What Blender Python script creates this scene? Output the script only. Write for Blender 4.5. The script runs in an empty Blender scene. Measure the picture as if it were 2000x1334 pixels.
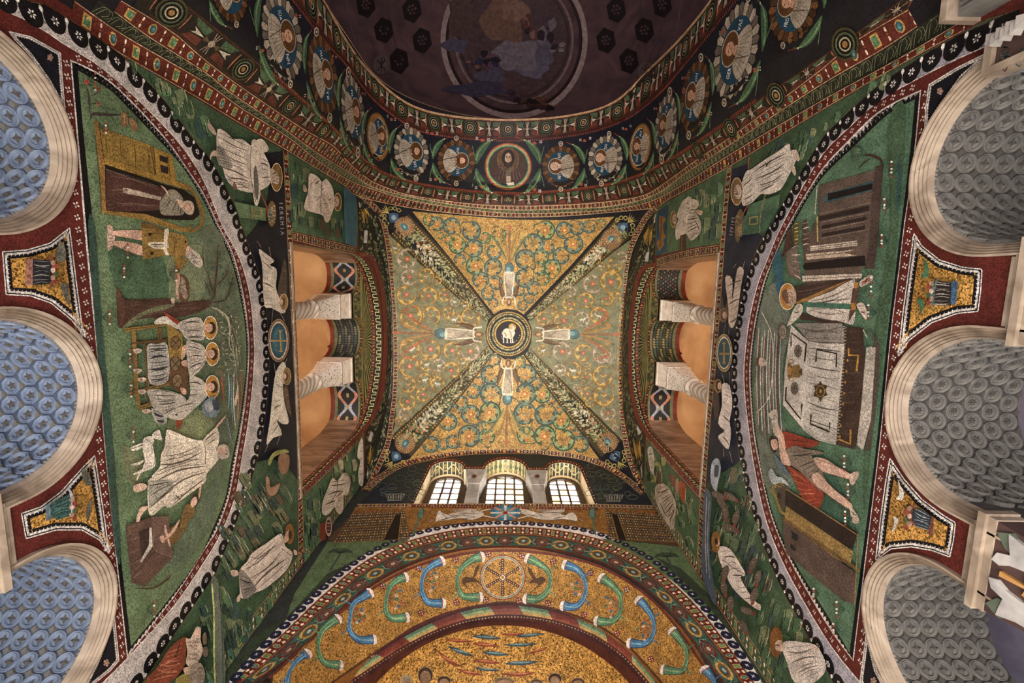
import bpy, bmesh, math, random
from mathutils import Vector, Matrix
from mathutils.geometry import tessellate_polygon, delaunay_2d_cdt
from mathutils.bvhtree import BVHTree
random.seed(7)
SC = bpy.context.scene
COL = SC.collection
PI = math.pi
# ------------------------------------------------------------------ camera (looks almost straight up at the vault)
F = 900.0
CX, CY = 1000.0, 667.0
AZ = Vector((-4, -117, F)).normalized()
AY = Vector((-.0196, .9998, 0)); AY = (AY - AZ * AY.dot(AZ)).normalized()
AX = AY.cross(AZ)
CZ = 1.6
CAM = Vector((0, 0, CZ))
def ray(px, py):
    c = Vector((px - CX, py - CY, F))
    return Vector((c.dot(AX), c.dot(AY), c.dot(AZ))).normalized()
cd = bpy.data.cameras.new('camera'); cam = bpy.data.objects.new('camera', cd); COL.objects.link(cam)
cd.sensor_width = 36.0; cd.lens = 36.0 * F / 2000.0; cd.clip_start = .05; cd.clip_end = 200
# camera axes in world space: right, up, back
r_ = Vector((AX.x, AY.x, AZ.x)); d_ = Vector((AX.y, AY.y, AZ.y)); f_ = Vector((AX.z, AY.z, AZ.z))
u_ = -d_; b_ = -f_
M = Matrix(((r_.x, u_.x, b_.x, 0), (r_.y, u_.y, b_.y, 0), (r_.z, u_.z, b_.z, CZ), (0, 0, 0, 1)))
cam.matrix_world = M
SC.camera = cam
# ------------------------------------------------------------------ world, lamps, exposure
SC.view_settings.view_transform = 'Standard'; SC.view_settings.look = 'None'
SC.view_settings.gamma = 1; SC.view_settings.use_curve_mapping = False
SC.view_settings.exposure = 0.14
W = bpy.data.worlds.new('world'); SC.world = W; W.use_nodes = True
W.node_tree.nodes['Background'].inputs[0].default_value = (.75, .85, 1, 1)
W.node_tree.nodes['Background'].inputs[1].default_value = .6
def lamp(kind, loc, to, energy, col, size=1.0, angle=60, blend=.6, name='added_uplight'):
    l = bpy.data.lights.new(name, kind); o = bpy.data.objects.new(name, l); COL.objects.link(o)
    o.location = loc; l.energy = energy; l.color = col
    o.rotation_euler = (Vector(to) - Vector(loc)).to_track_quat('-Z', 'Y').to_euler()
    if kind == 'AREA': l.shape = 'DISK'; l.size = size
    if kind == 'SPOT': l.spot_size = math.radians(angle); l.spot_blend = blend; l.shadow_soft_size = size
    if kind == 'POINT': l.shadow_soft_size = size
    return o
WARM = (1, .88, .70); NEUT = (1, .93, .84); COOL = (.60, .74, 1)
ORD = ['first', 'second', 'third', 'fourth', 'fifth', 'sixth', 'seventh', 'eighth', 'ninth', 'tenth', 'eleventh', 'twelfth', 'thirteenth', 'fourteenth', 'fifteenth']
lamp('AREA', (0, 1.5, .5), (0, 1.6, 10), 1150, NEUT, 6)                      # broad unseen fill added low down to light the whole room
lamp('SPOT', (-1.6, 1.0, .6), (0, 2.0, 16), 4200, WARM, .5, 52, 1)          # two more added fills to brighten the vault
lamp('SPOT', (1.6, 2.4, .6), (0, 1.6, 16), 4200, WARM, .5, 52, 1)
lamp('SPOT', (0, -1.2, .6), (0, 6.3, 10), 2700, WARM, .5, 64, .8)            # another unseen fill, added for the apse arch
lamp('SPOT', (0, 1.0, .6), (0, -4.2, 13), 1500, WARM, .5, 70, .8)           # fill added to lift the medallion arch
lamp('SPOT', (0, 2.0, .6), (0, 8.6, 8.2), 900, WARM, .4, 44, .8)             # extra fill added to brighten the half dome
for sx in (-1, 1):
    lamp('POINT', (sx * 7.2, 0.6, 12.2), (0, 0, 0), 190, (1, .76, .52), .3, name='gallery_lamp')
    lamp('POINT', (sx * 7.2, 3.8, 12.2), (0, 0, 0), 190, (1, .76, .52), .3, name='gallery_lamp')
lamp('AREA', (-6.6, 1.2, 1.0), (-4.2, 1.2, 6), 95, COOL, 3, name='aisle_daylight')
lamp('AREA', (6.8, 1.2, 1.0), (4.4, 1.2, 6), 60, (.72, .76, 1), 3, name='aisle_daylight')
lamp('AREA', (0, -12, 2), (0, -13, 20), 1700, (.9, .76, .8), 5, name='nave_light')
# ------------------------------------------------------------------ helpers
def lin(c):
    c = c / 255
    return c / 12.92 if c <= .04045 else ((c + .055) / 1.055) ** 2.4
_hx = {}
def H(h):
    if h not in _hx:
        s = h
        if len(s) == 3: s = s[0] * 2 + s[1] * 2 + s[2] * 2
        c = [lin(int(s[i:i + 2], 16)) for i in (0, 2, 4)]; g = .3 * c[0] + .6 * c[1] + .1 * c[2]; k = .14
        if c[1] > c[0] * 1.02 and c[1] > c[2]: k = .34          # weathered, greyed greens
        _hx[h] = tuple(v + (g - v) * k for v in c) + (1,)
    return _hx[h]
def tag(o, label=None, cat=None, group=None, kind=None):
    if label: o['label'] = label
    if cat: o['category'] = cat
    if group: o['group'] = group
    if kind: o['kind'] = kind
    return o
def empty(name, loc, label=None, cat=None, group=None, kind=None):
    o = bpy.data.objects.new(name, None); COL.objects.link(o); o.location = loc; o.empty_display_size = .1
    return tag(o, label, cat, group, kind)
def setparent(o, p):
    if p is not None:
        o.parent = p
        o.matrix_parent_inverse = Matrix.Translation(-p.location) if p.type == 'EMPTY' else Matrix.Identity(4)
def mesh(name, vs, fs, mat, parent=None, smooth=False, mats=None, mi=None, cols=None):
    me = bpy.data.meshes.new(name); me.from_pydata(vs, [], fs); me.update()
    for m in (mats or [mat]): me.materials.append(m)
    if mi: me.polygons.foreach_set('material_index', mi)
    if cols:
        a = me.color_attributes.new('Col', 'FLOAT_COLOR', 'POINT')
        flat = []
        for c in cols: flat.extend(c)
        a.data.foreach_set('color', flat)
    if smooth: me.polygons.foreach_set('use_smooth', [True] * len(me.polygons))
    o = bpy.data.objects.new(name, me); COL.objects.link(o); setparent(o, parent)
    return o
# ------------------------------------------------------------------ materials
def newmat(name):
    m = bpy.data.materials.new(name); m.use_nodes = True
    nt = m.node_tree; return m, nt, nt.nodes['Principled BSDF']
def N(nt, t, **k):
    n = nt.nodes.new(t)
    for a, b in k.items(): setattr(n, a, b)
    return n
def mosaic_mat(name, gold=False, scale=85, var=.55, color=None):
    """glass tesserae: every little cell of the surface has a tone of its own, with darker grout and a slight tilt"""
    m, nt, b = newmat(name); L = nt.links
    tc = N(nt, 'ShaderNodeTexCoord')
    v = N(nt, 'ShaderNodeTexVoronoi'); v.inputs['Scale'].default_value = scale; L.new(tc.outputs['Object'], v.inputs['Vector'])
    sep = N(nt, 'ShaderNodeSeparateColor'); L.new(v.outputs['Color'], sep.inputs[0])
    no = N(nt, 'ShaderNodeTexNoise'); no.inputs['Scale'].default_value = 5; no.inputs['Detail'].default_value = 5; L.new(tc.outputs['Object'], no.inputs['Vector'])
    mr = N(nt, 'ShaderNodeMapRange'); L.new(sep.outputs[0], mr.inputs[0])
    mr.inputs['To Min'].default_value = 1 - var; mr.inputs['To Max'].default_value = 1 + var
    mr2 = N(nt, 'ShaderNodeMapRange'); L.new(no.outputs['Fac'], mr2.inputs[0])
    mr2.inputs['From Min'].default_value = .3; mr2.inputs['From Max'].default_value = .7
    mr2.inputs['To Min'].default_value = .72; mr2.inputs['To Max'].default_value = 1.28
    mu = N(nt, 'ShaderNodeMath', operation='MULTIPLY'); L.new(mr.outputs[0], mu.inputs[0]); L.new(mr2.outputs[0], mu.inputs[1])
    ed = N(nt, 'ShaderNodeTexVoronoi', feature='DISTANCE_TO_EDGE'); ed.inputs['Scale'].default_value = scale; L.new(tc.outputs['Object'], ed.inputs['Vector'])
    gr = N(nt, 'ShaderNodeMapRange'); L.new(ed.outputs['Distance'], gr.inputs[0]); gr.inputs['From Max'].default_value = .12
    gr.inputs['To Min'].default_value = .55
    mu2 = N(nt, 'ShaderNodeMath', operation='MULTIPLY'); L.new(mu.outputs[0], mu2.inputs[0]); L.new(gr.outputs[0], mu2.inputs[1])
    if color: src = N(nt, 'ShaderNodeRGB'); src.outputs[0].default_value = color; so = src.outputs[0]
    else: src = N(nt, 'ShaderNodeAttribute', attribute_name='Col'); so = src.outputs['Color']
    vm = N(nt, 'ShaderNodeVectorMath', operation='SCALE'); L.new(so, vm.inputs[0]); L.new(mu2.outputs[0], vm.inputs['Scale'])
    L.new(vm.outputs[0], b.inputs['Base Color'])
    b.inputs['Roughness'].default_value = .55; b.inputs['Specular IOR Level'].default_value = .25
    if gold:
        b.inputs['Metallic'].default_value = .12; b.inputs['Roughness'].default_value = .42
    bp = N(nt, 'ShaderNodeBump'); bp.inputs['Strength'].default_value = .25 if not gold else .45; bp.inputs['Distance'].default_value = .004
    L.new(sep.outputs[1], bp.inputs['Height']); L.new(bp.outputs[0], b.inputs['Normal'])
    return m
MO = mosaic_mat('mosaic_glass')
MG = mosaic_mat('mosaic_gold', True, 70, .95)
def stone_mat(name, c1, c2, scale=3, vein=True, rough=.55, bump=.2, stretch=(1, 1, 1)):
    m, nt, b = newmat(name); L = nt.links
    tc = N(nt, 'ShaderNodeTexCoord'); mp = N(nt, 'ShaderNodeMapping'); L.new(tc.outputs['Object'], mp.inputs[0]); mp.inputs['Scale'].default_value = stretch
    no = N(nt, 'ShaderNodeTexNoise'); no.inputs['Scale'].default_value = scale; no.inputs['Detail'].default_value = 8; no.inputs['Distortion'].default_value = 1.2 if vein else .2
    L.new(mp.outputs[0], no.inputs[0])
    rp = N(nt, 'ShaderNodeValToRGB'); L.new(no.outputs['Fac'], rp.inputs[0])
    rp.color_ramp.elements[0].position = .35; rp.color_ramp.elements[1].position = .65
    rp.color_ramp.elements[0].color = H(c1); rp.color_ramp.elements[1].color = H(c2)
    L.new(rp.outputs[0], b.inputs['Base Color']); b.inputs['Roughness'].default_value = rough
    bp = N(nt, 'ShaderNodeBump'); bp.inputs['Strength'].default_value = bump; bp.inputs['Distance'].default_value = .01
    L.new(no.outputs['Fac'], bp.inputs['Height']); L.new(bp.outputs[0], b.inputs['Normal'])
    return m
M_MARBLE = stone_mat('veined_moulding_marble', '84715f', 'ad9984', 4)
M_COLUMN = stone_mat('column_marble', 'b59c84', 'e6d7c4', 5)
M_CAPITAL = stone_mat('capital_marble', 'c8b5a4', 'e8dccf', 6)
M_PLASTER = stone_mat('gallery_plaster', 'b58a5c', 'd1a877', 1.2, False, .9, .1)
M_PANEL = stone_mat('brown_marble_panel', '5c4230', '8a6a50', 1.2, True, .4, .05, (1, 1, 3))
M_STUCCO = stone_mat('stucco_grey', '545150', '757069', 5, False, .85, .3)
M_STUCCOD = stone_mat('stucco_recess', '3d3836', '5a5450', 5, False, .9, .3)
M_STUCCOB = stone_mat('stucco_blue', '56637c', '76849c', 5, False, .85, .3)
M_FLOOR = stone_mat('floor_marble', '6a6058', '9a9084', 1.5)
M_BROWN = stone_mat('dark_wood', '3a2a1c', '5a4430', 6, False, .6, .1, (1, 1, 4))
M_GREYM = stone_mat('grey_marble', '8e8782', 'b5aea8', 2.5, True, .5, .1)
# ------------------------------------------------------------------ surfaces that pictures are laid on
class Plane:
    curved = False
    def __init__(s, p, n): s.p = Vector(p); s.n = Vector(n).normalized()
    def at(s, px, py, off=0):
        d = ray(px, py); t = (s.p + s.n * off - CAM).dot(s.n) / d.dot(s.n)
        return CAM + d * t
class Curved:
    curved = True
    def __init__(s, vs, fs, step=16): s.b = BVHTree.FromPolygons([Vector(v) for v in vs], fs); s.last = None; s.step = step
    def at(s, px, py, off=0):
        d = ray(px, py); h = s.b.ray_cast(CAM, d)
        if h[0] is None:
            n = None
            for k in (6, 14, 28, 50):                      # a point just past an edge: the closest spot of the surface
                for a in range(8):
                    q = s.b.ray_cast(CAM, ray(px + k * math.cos(a * PI / 4), py + k * math.sin(a * PI / 4)))
                    if q[0] is not None: n = q; break
                if n: break
            if not n: return CAM + d * (s.last or 12)
            nn = n[1]; t = (n[0] - CAM).dot(nn) / d.dot(nn) if abs(d.dot(nn)) > .15 else (n[0] - CAM).length
            s.last = t; return CAM + d * (t - off)
        n = h[1]
        if n.dot(d) > 0: n = -n
        s.last = h[3]
        return h[0] + n * off
A_, B_ = -4.1, 3.9        # planes of the left and right wall
YW, YE = -2.25, 5.8       # west end and east wall
def z_(z): return z + CZ
S_LW = Plane((A_, 0, 0), (1, 0, 0)); S_RW = Plane((B_, 0, 0), (-1, 0, 0)); S_EW = Plane((0, YE, 0), (0, -1, 0))
# vault: domical groin vault
XC = (A_ + B_) / 2; XH = (B_ - A_) / 2; YVW = -2.1; YC = (YVW + YE) / 2; YH = (YE - YVW) / 2
def vault_z(x, y):
    u = min(1, abs((x - XC) / XH)); v = min(1, abs((y - YC) / YH))
    m = max(u, v); w = u * u / (u * u + v * v + 1e-9); w = max(0, min(1, (w - .15) / .7)); w = w * w * (3 - 2 * w)
    h = 4.4 - m * m * (1.1 * (1 - w) + .35 * w)
    if y < YC: h += .35 * (1 - w) * m * m
    return z_(11.9 + h * math.sqrt(max(0, 1 - min(u, v) ** 2)))
def grid(nx, ny, fn, flip=False):
    vs = [fn(i / nx, j / ny) for j in range(ny + 1) for i in range(nx + 1)]; fs = []
    for j in range(ny):
        for i in range(nx):
            a = j * (nx + 1) + i; q = (a, a + 1, a + nx + 2, a + nx + 1)
            fs.append(q if not flip else q[::-1])
    return vs, fs
vv, vf = grid(96, 96, lambda s, t: (A_ + (B_ - A_) * s, YVW + (YE - YVW) * t, vault_z(A_ + (B_ - A_) * s, YVW + (YE - YVW) * t)))
S_VA = Curved(vv, vf, 11)
# west arch: loft of profile arches (y, half widths, spring height, crown height)
def arch_pts(y, xl, xr, zs, zc, n=48, zb=-CZ):
    """jamb up the left, half ellipse, jamb down the right"""
    p = [(xl, y, z_(zb + (zs - zb) * i / 16)) for i in range(16)]
    cx = (xl + xr) / 2; rx = (xr - xl) / 2
    for i in range(n + 1):
        a = PI - PI * i / n
        p.append((cx + rx * math.cos(a), y, z_(zs + (zc - zs) * math.sin(a))))
    p += [(xr, y, z_(zs - (zs - zb) * (i + 1) / 16)) for i in range(16)]
    return p
def loft(profs, sub=1):
    rows = []
    for k in range(len(profs) - 1):
        for s in range(sub):
            t = s / sub
            rows.append([tuple(Vector(a).lerp(Vector(b), t)) for a, b in zip(profs[k], profs[k + 1])])
    rows.append(profs[-1]); n = len(rows[0])
    vs = [p for r in rows for p in r]; fs = [(j * n + i, j * n + i + 1, (j + 1) * n + i + 1, (j + 1) * n + i) for j in range(len(rows) - 1) for i in range(n - 1)]
    return vs, fs
def tilt(p, k):
    return [(x, y - (k * max(0, 8.7 - (z - CZ))), z) for x, y, z in p]
def veil():
    p = arch_pts(YVW, A_ - .01, B_ + .01, 11.9, 15.4); return [(x, y, vault_z(x, YVW) + .02 if z > z_(11.9) else z) for x, y, z in p]
WP = [veil(), tilt(arch_pts(YW, A_, B_, 11.3, 15.5), .04), tilt(arch_pts(-2.62, A_ + .22, B_ - .22, 11.4, 15.35), .03), arch_pts(-3.05, -3.5, 3.45, 11.5, 15.0),
      arch_pts(-5.0, -3.5, 3.5, 11.6, 15.15)]
wv, wf = loft(WP, 4)
S_WA = Curved(wv, wf, 16)
# apse: gold soffit, roll moulding, conch
AR = Vector((.05, 0, 6.4))
def apse_arch(y, r, n=64, zb=-CZ):
    p = [(AR.x - r, y, z_(zb + (AR.z - zb) * i / 8)) for i in range(8)]
    p += [(AR.x - r * math.cos(PI * i / n), y, z_(AR.z + r * math.sin(PI * i / n))) for i in range(n + 1)]
    p += [(AR.x + r, y, z_(AR.z - (AR.z - zb) * (i + 1) / 8)) for i in range(8)]
    return p
R_AP = 3.08
av, af = loft([apse_arch(YE, R_AP), apse_arch(6.9, 2.76)], 4); S_AS = Curved(av, af, 16)
bv, bf = loft([apse_arch(6.9, 2.76), apse_arch(6.98, 2.66), apse_arch(7.12, 2.6), apse_arch(7.3, 2.6)], 2); S_RB = Curved(bv, bf, 16)
def conch(s, t):
    a = PI * s; e = PI / 2 * t
    return (AR.x - 2.6 * math.cos(a) * math.cos(e), 7.3 + 2.6 * math.sin(e), z_(AR.z + 2.6 * math.sin(a) * math.cos(e)))
cv, cf = grid(64, 32, conch); S_CO = Curved(cv, cf, 16)
# dome far above the nave
DC = Vector((.1, -13.9, 15.0)); DR = 11.0
def dome(s, t):
    a = 2 * PI * s; e = PI / 2 * t
    return (DC.x + DR * math.cos(a) * math.cos(e), DC.y + DR * math.sin(a) * math.cos(e), z_(DC.z + DR * math.sin(e)))
dv, df = grid(96, 24, dome); S_DO = Curved(dv, df, 20)
# ------------------------------------------------------------------ tracing
TL = {'T1': (0, 0, 2.965), 'T2': (0, 440, 2.965), 'T3': (0, 884, 2.965), 'T4': (380, 0, 2.965), 'T5': (380, 440, 2.965), 'T6': (380, 884, 2.965),
      'C1': (760, 0, 2.965), 'C2': (760, 400, 2.723), 'C3': (700, 870, 2.876), 'R4': (1220, 0, 2.965), 'R5': (1220, 440, 2.965), 'R6': (1220, 884, 2.965),
      'R7': (1600, 0, 2.965), 'R8': (1600, 440, 2.965), 'R9': (1600, 884, 2.965), 'X1': (380, 0, 4.447), 'G1': (560, 250, 4.942), 'G2': (1200, 250, 4.942),
      'G3': (560, 800, 4.942), 'G4': (1190, 800, 4.942), 'W5': (750, 200, 4.0816), 'A1': (560, 440, 5.132), 'A2': (560, 640, 5.132), 'B1': (1200, 440, 5.132),
      'B2': (1200, 640, 5.132), 'V1': (760, 400, 5.13), 'V2': (990, 400, 5.13), 'V3': (760, 640, 5.13), 'V4': (990, 640, 5.13), 'E1': (800, 880, 5.263), 'P': (0, 0, 1)}
def tr(tile, p):
    x0, y0, s = TL[tile]; return (x0 + p[0] / s, y0 + p[1] / s)
def P(s, tile='P'):
    """'x,y x,y' or 'x y x y' in the coordinates of a close-up -> points"""
    a = [float(v) for v in s.replace(',', ' ').split()]
    return [tr(tile, (a[i], a[i + 1])) for i in range(0, len(a) - 1, 2)]
def spline(p, n=6, closed=False):
    if len(p) < 3: return list(p)
    out = []; m = len(p)
    for i in range(m if closed else m - 1):
        a = p[(i - 1) % m] if closed or i > 0 else p[0]; b = p[i]; c = p[(i + 1) % m]; d = p[(i + 2) % m] if closed or i + 2 < m else p[-1]
        for k in range(n):
            t = k / n
            out.append(tuple(.5 * (2 * b[j] + (c[j] - a[j]) * t + (2 * a[j] - 5 * b[j] + 4 * c[j] - d[j]) * t * t + (-a[j] + 3 * b[j] - 3 * c[j] + d[j]) * t ** 3) for j in (0, 1)))
    if not closed: out.append(tuple(p[-1]))
    return out
def resample(p, n):
    L = [0]
    for a, b in zip(p, p[1:]): L.append(L[-1] + math.hypot(b[0] - a[0], b[1] - a[1]))
    out = []; j = 0
    for i in range(n):
        t = L[-1] * i / (n - 1)
        while j < len(L) - 2 and L[j + 1] < t: j += 1
        u = (t - L[j]) / max(1e-9, L[j + 1] - L[j]); u = min(1, u)
        out.append((p[j][0] + (p[j + 1][0] - p[j][0]) * u, p[j][1] + (p[j + 1][1] - p[j][1]) * u))
    return out
def ell(cx, cy, rx, ry=None, rot=0, n=20, a0=0, a1=360):
    ry = ry or rx; c, s = math.cos(math.radians(rot)), math.sin(math.radians(rot)); o = []
    full = abs(a1 - a0) >= 360
    for i in range(n if full else n + 1):
        a = math.radians(a0 + (a1 - a0) * i / n)
        x, y = rx * math.cos(a), ry * math.sin(a); o.append((cx + x * c - y * s, cy + x * s + y * c))
    return o
LH = .0045
class D:
    """collects coloured shapes laid on one surface; build() links them as ONE mesh"""
    def __init__(s, surf, tile='P', fn=None): s.S = surf; s.t = tile; s.fn = fn; s.v = []; s.f = []; s.c = []; s.m = []
    def px(s, p): return s.fn(p) if s.fn else tr(s.t, p)
    def _pts(s, p): return P(p, 'P') if isinstance(p, str) else p
    def _add(s, pv, fs, col, gold, rim, off):
        b = len(s.v); c = H(col) if isinstance(col, str) else col
        s.v += pv; s.c += [c] * len(pv)
        for f in fs: s.f.append(tuple(b + i for i in f)); s.m.append(1 if gold else 0)
        if rim:
            b2 = len(s.v); rv = [CAM + (pv[i] - CAM) * (1 + (off + .004) / max(.5, (pv[i] - CAM).length)) for i in rim]
            s.v += rv; s.c += [c] * len(rv); n = len(rim)
            for k in range(n):
                k2 = (k + 1) % n
                s.f.append((b + rim[k], b + rim[k2], b2 + k2, b2 + k)); s.m.append(1 if gold else 0)
    def poly(s, p, col, L=1, gold=False, sm=0, raw=False):
        q = s._pts(p)
        if sm: q = spline(q, sm, True)
        q = [a if raw else s.px(a) for a in q]
        off = LH * L
        if s.S.curved:
            xs = [a[0] for a in q]; ys = [a[1] for a in q]; st = s.S.step
            big = max(max(xs) - min(xs), max(ys) - min(ys)) > st * 1.3
        else: big = False
        if big:
            e = []
            for a, b in zip(q, q[1:] + q[:1]):
                k = max(1, int(math.hypot(b[0] - a[0], b[1] - a[1]) / st)); e += [(a[0] + (b[0] - a[0]) * i / k, a[1] + (b[1] - a[1]) * i / k) for i in range(k)]
            q = e; n = len(q); pts = [Vector(a) for a in q]
            y = min(ys) + st * .5
            while y < max(ys):
                x = min(xs) + st * .5
                while x < max(xs): pts.append(Vector((x, y))); x += st
                y += st
            r = delaunay_2d_cdt(pts, [(i, (i + 1) % n) for i in range(n)], [list(range(n))], 1, 1e-4)
            pv = [s.S.at(a.x, a.y, off) for a in r[0]]
            s._add(pv, r[2], col, gold, None, off)
        else:
            pv = [s.S.at(a[0], a[1], off) for a in q]
            if len(q) <= 3: fs = [tuple(range(len(q)))]
            else: fs = [tuple(t) for t in tessellate_polygon([[Vector((a[0], a[1], 0)) for a in q]])]
            s._add(pv, fs, col, gold, list(range(len(q))), off)
        return s
    def line(s, p, w, col, L=2, w2=None, sm=4, closed=False, gold=False, taper=False, raw=False):
        """stroke; w in picture pixels"""
        q = s._pts(p)
        if sm and len(q) > 2: q = spline(q, sm, closed)
        q = [a if raw else s.px(a) for a in q]
        if closed: q = q + [q[0]]
        if s.S.curved: 
            L_ = sum(math.hypot(b[0] - a[0], b[1] - a[1]) for a, b in zip(q, q[1:])); k = max(len(q), int(L_ / s.S.step) + 2)
            if k > len(q): q = resample(q, k)
        w2 = w if w2 is None else w2; n = len(q); l = []; r = []
        for i, a in enumerate(q):
            b = q[max(0, i - 1)]; c = q[min(n - 1, i + 1)]
            if closed and i in (0, n - 1): b = q[-2]; c = q[1]
            dx, dy = c[0] - b[0], c[1] - b[1]; h = math.hypot(dx, dy) or 1; t = i / max(1, n - 1)
            ww = (w + (w2 - w) * t) / 2
            if taper: ww *= max(.12, math.sin(PI * min(1, max(0, t))) ** .6)
            l.append((a[0] - dy / h * ww, a[1] + dx / h * ww)); r.append((a[0] + dy / h * ww, a[1] - dx / h * ww))
        off = LH * L
        pv = [s.S.at(x, y, off) for x, y in l] + [s.S.at(x, y, off) for x, y in r]
        s._add(pv, [(i, i + 1, n + i + 1, n + i) for i in range(n - 1)], col, gold, None, off)
        return s
    def disc(s, cx, cy, rx, ry=None, col='fff', L=1, rot=0, n=14, gold=False): return s.poly(ell(cx, cy, rx, ry, rot, n), col, L, gold)
    def ring(s, cx, cy, rx, ry, w, col, L=2, rot=0, n=20, gold=False): return s.line(ell(cx, cy, rx, ry, rot, n), w, col, L, sm=0, closed=True, gold=gold)
    def ann(s, cx, cy, r0, r1, col, L=1, n=24, ky=1.0, gold=False, rx=1.0):
        """flat ring in the drawing's own coordinates"""
        pv = []
        for k in range(n + 1):
            a = 2 * PI * k / n
            for r in (r0, r1):
                q = s.px((cx + r * rx * math.cos(a), cy + r * ky * math.sin(a))); pv.append(s.S.at(q[0], q[1], LH * L))
        s._add(pv, [(2 * k, 2 * k + 1, 2 * k + 3, 2 * k + 2) for k in range(n)], col, gold, None, 0); return s
    def build(s, name, parent=None, label=None, cat=None, group=None, kind=None):
        if not s.f: return None
        o = mesh(name, s.v, s.f, None, parent, mats=[MO, MG], mi=s.m, cols=s.c)
        return tag(o, label, cat, group, kind)
    def mpoly(s, fr, p, col, L=1):
        """polygon in metres in the plane touching the surface"""
        w, a, c, n = fr; s._add([w + a * u + c * v + n * (LH * L) for u, v in p], [tuple(range(len(p)))], col, False, None, 0)
    def mann(s, fr, r0, r1, col, L=1, n=20):
        w, a, c, nn = fr; pv = [w + a * (r * math.cos(2 * PI * k / n)) + c * (r * math.sin(2 * PI * k / n)) + nn * (LH * L) for k in range(n + 1) for r in (r0, r1)]
        s._add(pv, [(2 * k, 2 * k + 1, 2 * k + 3, 2 * k + 2) for k in range(n)], col, False, None, 0)
class Band:
    """strip between two traced lines, measured in metres along and 0..1 across"""
    def __init__(s, surf, a, b, n=90, match=True):
        s.S = surf; s.n = n; s.a = resample(spline(a, 8), n); s.b = resample(spline(b, 8), n)
        if match:                                   # across the band at right angles
            bb = resample(spline(b, 8), n * 4); wb_ = [surf.at(*q) for q in bb]; out = []; lo = 0
            for q in s.a:
                w = surf.at(*q); best = min(range(lo, len(bb)), key=lambda i: (wb_[i] - w).length_squared); lo = best; out.append(bb[best])
            s.b = out
        s.L = [0]; last = None
        for p, q in zip(s.a, s.b):
            w = surf.at((p[0] + q[0]) / 2, (p[1] + q[1]) / 2)
            if last is not None: s.L.append(s.L[-1] + (w - last).length)
            last = w
        s.len = s.L[-1]
        i = n // 2
        s.wid = (surf.at(*s.a[i]) - surf.at(*s.b[i])).length
    def px(s, p):
        x, t = p; x = max(0, min(s.len - 1e-6, x)); lo, hi = 0, s.n - 1
        while hi - lo > 1:
            m = (lo + hi) // 2
            if s.L[m] <= x: lo = m
            else: hi = m
        u = (x - s.L[lo]) / max(1e-9, s.L[lo + 1] - s.L[lo])
        A = [s.a[lo][k] + (s.a[lo + 1][k] - s.a[lo][k]) * u for k in (0, 1)]; B = [s.b[lo][k] + (s.b[lo + 1][k] - s.b[lo][k]) * u for k in (0, 1)]
        return (A[0] + (B[0] - A[0]) * t, A[1] + (B[1] - A[1]) * t)
    def D(s): return D(s.S, fn=s.px)
    def fill(s, d, col, L=.5, t0=0, t1=1, gold=False, x0=0, x1=None, m=4):
        x1 = s.len if x1 is None else x1; k = max(2, int((x1 - x0) / .12)); pv = []
        m = m if s.S.curved else 1
        for j in range(m + 1):
            for i in range(k + 1): pv.append(s.S.at(*s.px((x0 + (x1 - x0) * i / k, t0 + (t1 - t0) * j / m)), LH * L))
        d._add(pv, [(j * (k + 1) + i, j * (k + 1) + i + 1, (j + 1) * (k + 1) + i + 1, (j + 1) * (k + 1) + i) for j in range(m) for i in range(k)], col, gold, None, 0)
    def rail(s, d, t, w, col, L=1.5, gold=False):
        k = max(8, int(s.len / .15)); d.line([(s.len * i / k, t) for i in range(k + 1)], w, col, L, sm=0, gold=gold)
    def mul(s, r): return r / s.wid      # metres -> across units
    def frame(s, x, t):
        w = s.S.at(*s.px((x, t))); a = s.S.at(*s.px((min(s.len, x + .03), t))) - s.S.at(*s.px((max(0, x - .03), t))); a.normalize()
        c = s.S.at(*s.px((x, t + .12))) - s.S.at(*s.px((x, t - .12))); c = (c - a * c.dot(a)).normalized(); n = a.cross(c)
        if n.dot(CAM - w) < 0: n = -n
        return w, a, c, n

def proj(x, y, z):
    q = Vector((x, y, z)); w = q.dot(Vector((AX.z, AY.z, AZ.z))); return (CX + F * q.dot(Vector((AX.x, AY.x, AZ.x))) / w, CY + F * q.dot(Vector((AX.y, AY.y, AZ.y))) / w)
def multi(*ms):
    v = []; f = []
    for a, b in ms:
        k = len(v); v += a; f += [tuple(k + i for i in q) for q in b]
    return v, f
_wl = ([(A_, YW - .4, -2), (A_, YE, -2), (A_, YE, 19), (A_, YW - .4, 19)], [(0, 1, 2, 3)])
_wr = ([(B_, YW - .4, -2), (B_, YE, -2), (B_, YE, 19), (B_, YW - .4, 19)], [(0, 1, 2, 3)])
_we = ([(A_, YE, z_(9.5)), (B_, YE, z_(9.5)), (B_, YE, 19), (A_, YE, 19), (A_, YE, 0), (B_, YE, 0)], [(0, 1, 2, 3)])
S_ALL = Curved(*multi((vv, vf), (wv, wf), _wl, _wr, _we), step=14)
def proj_ok(p):
    q = p - CAM; z = q.dot(Vector((AX.z, AY.z, AZ.z)))
    if z <= .05: return False
    x = CX + F * q.dot(Vector((AX.x, AY.x, AZ.x))) / z; y = CY + F * q.dot(Vector((AX.y, AY.y, AZ.y))) / z
    return -60 < x < 2060 and -60 < y < 1400
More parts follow.
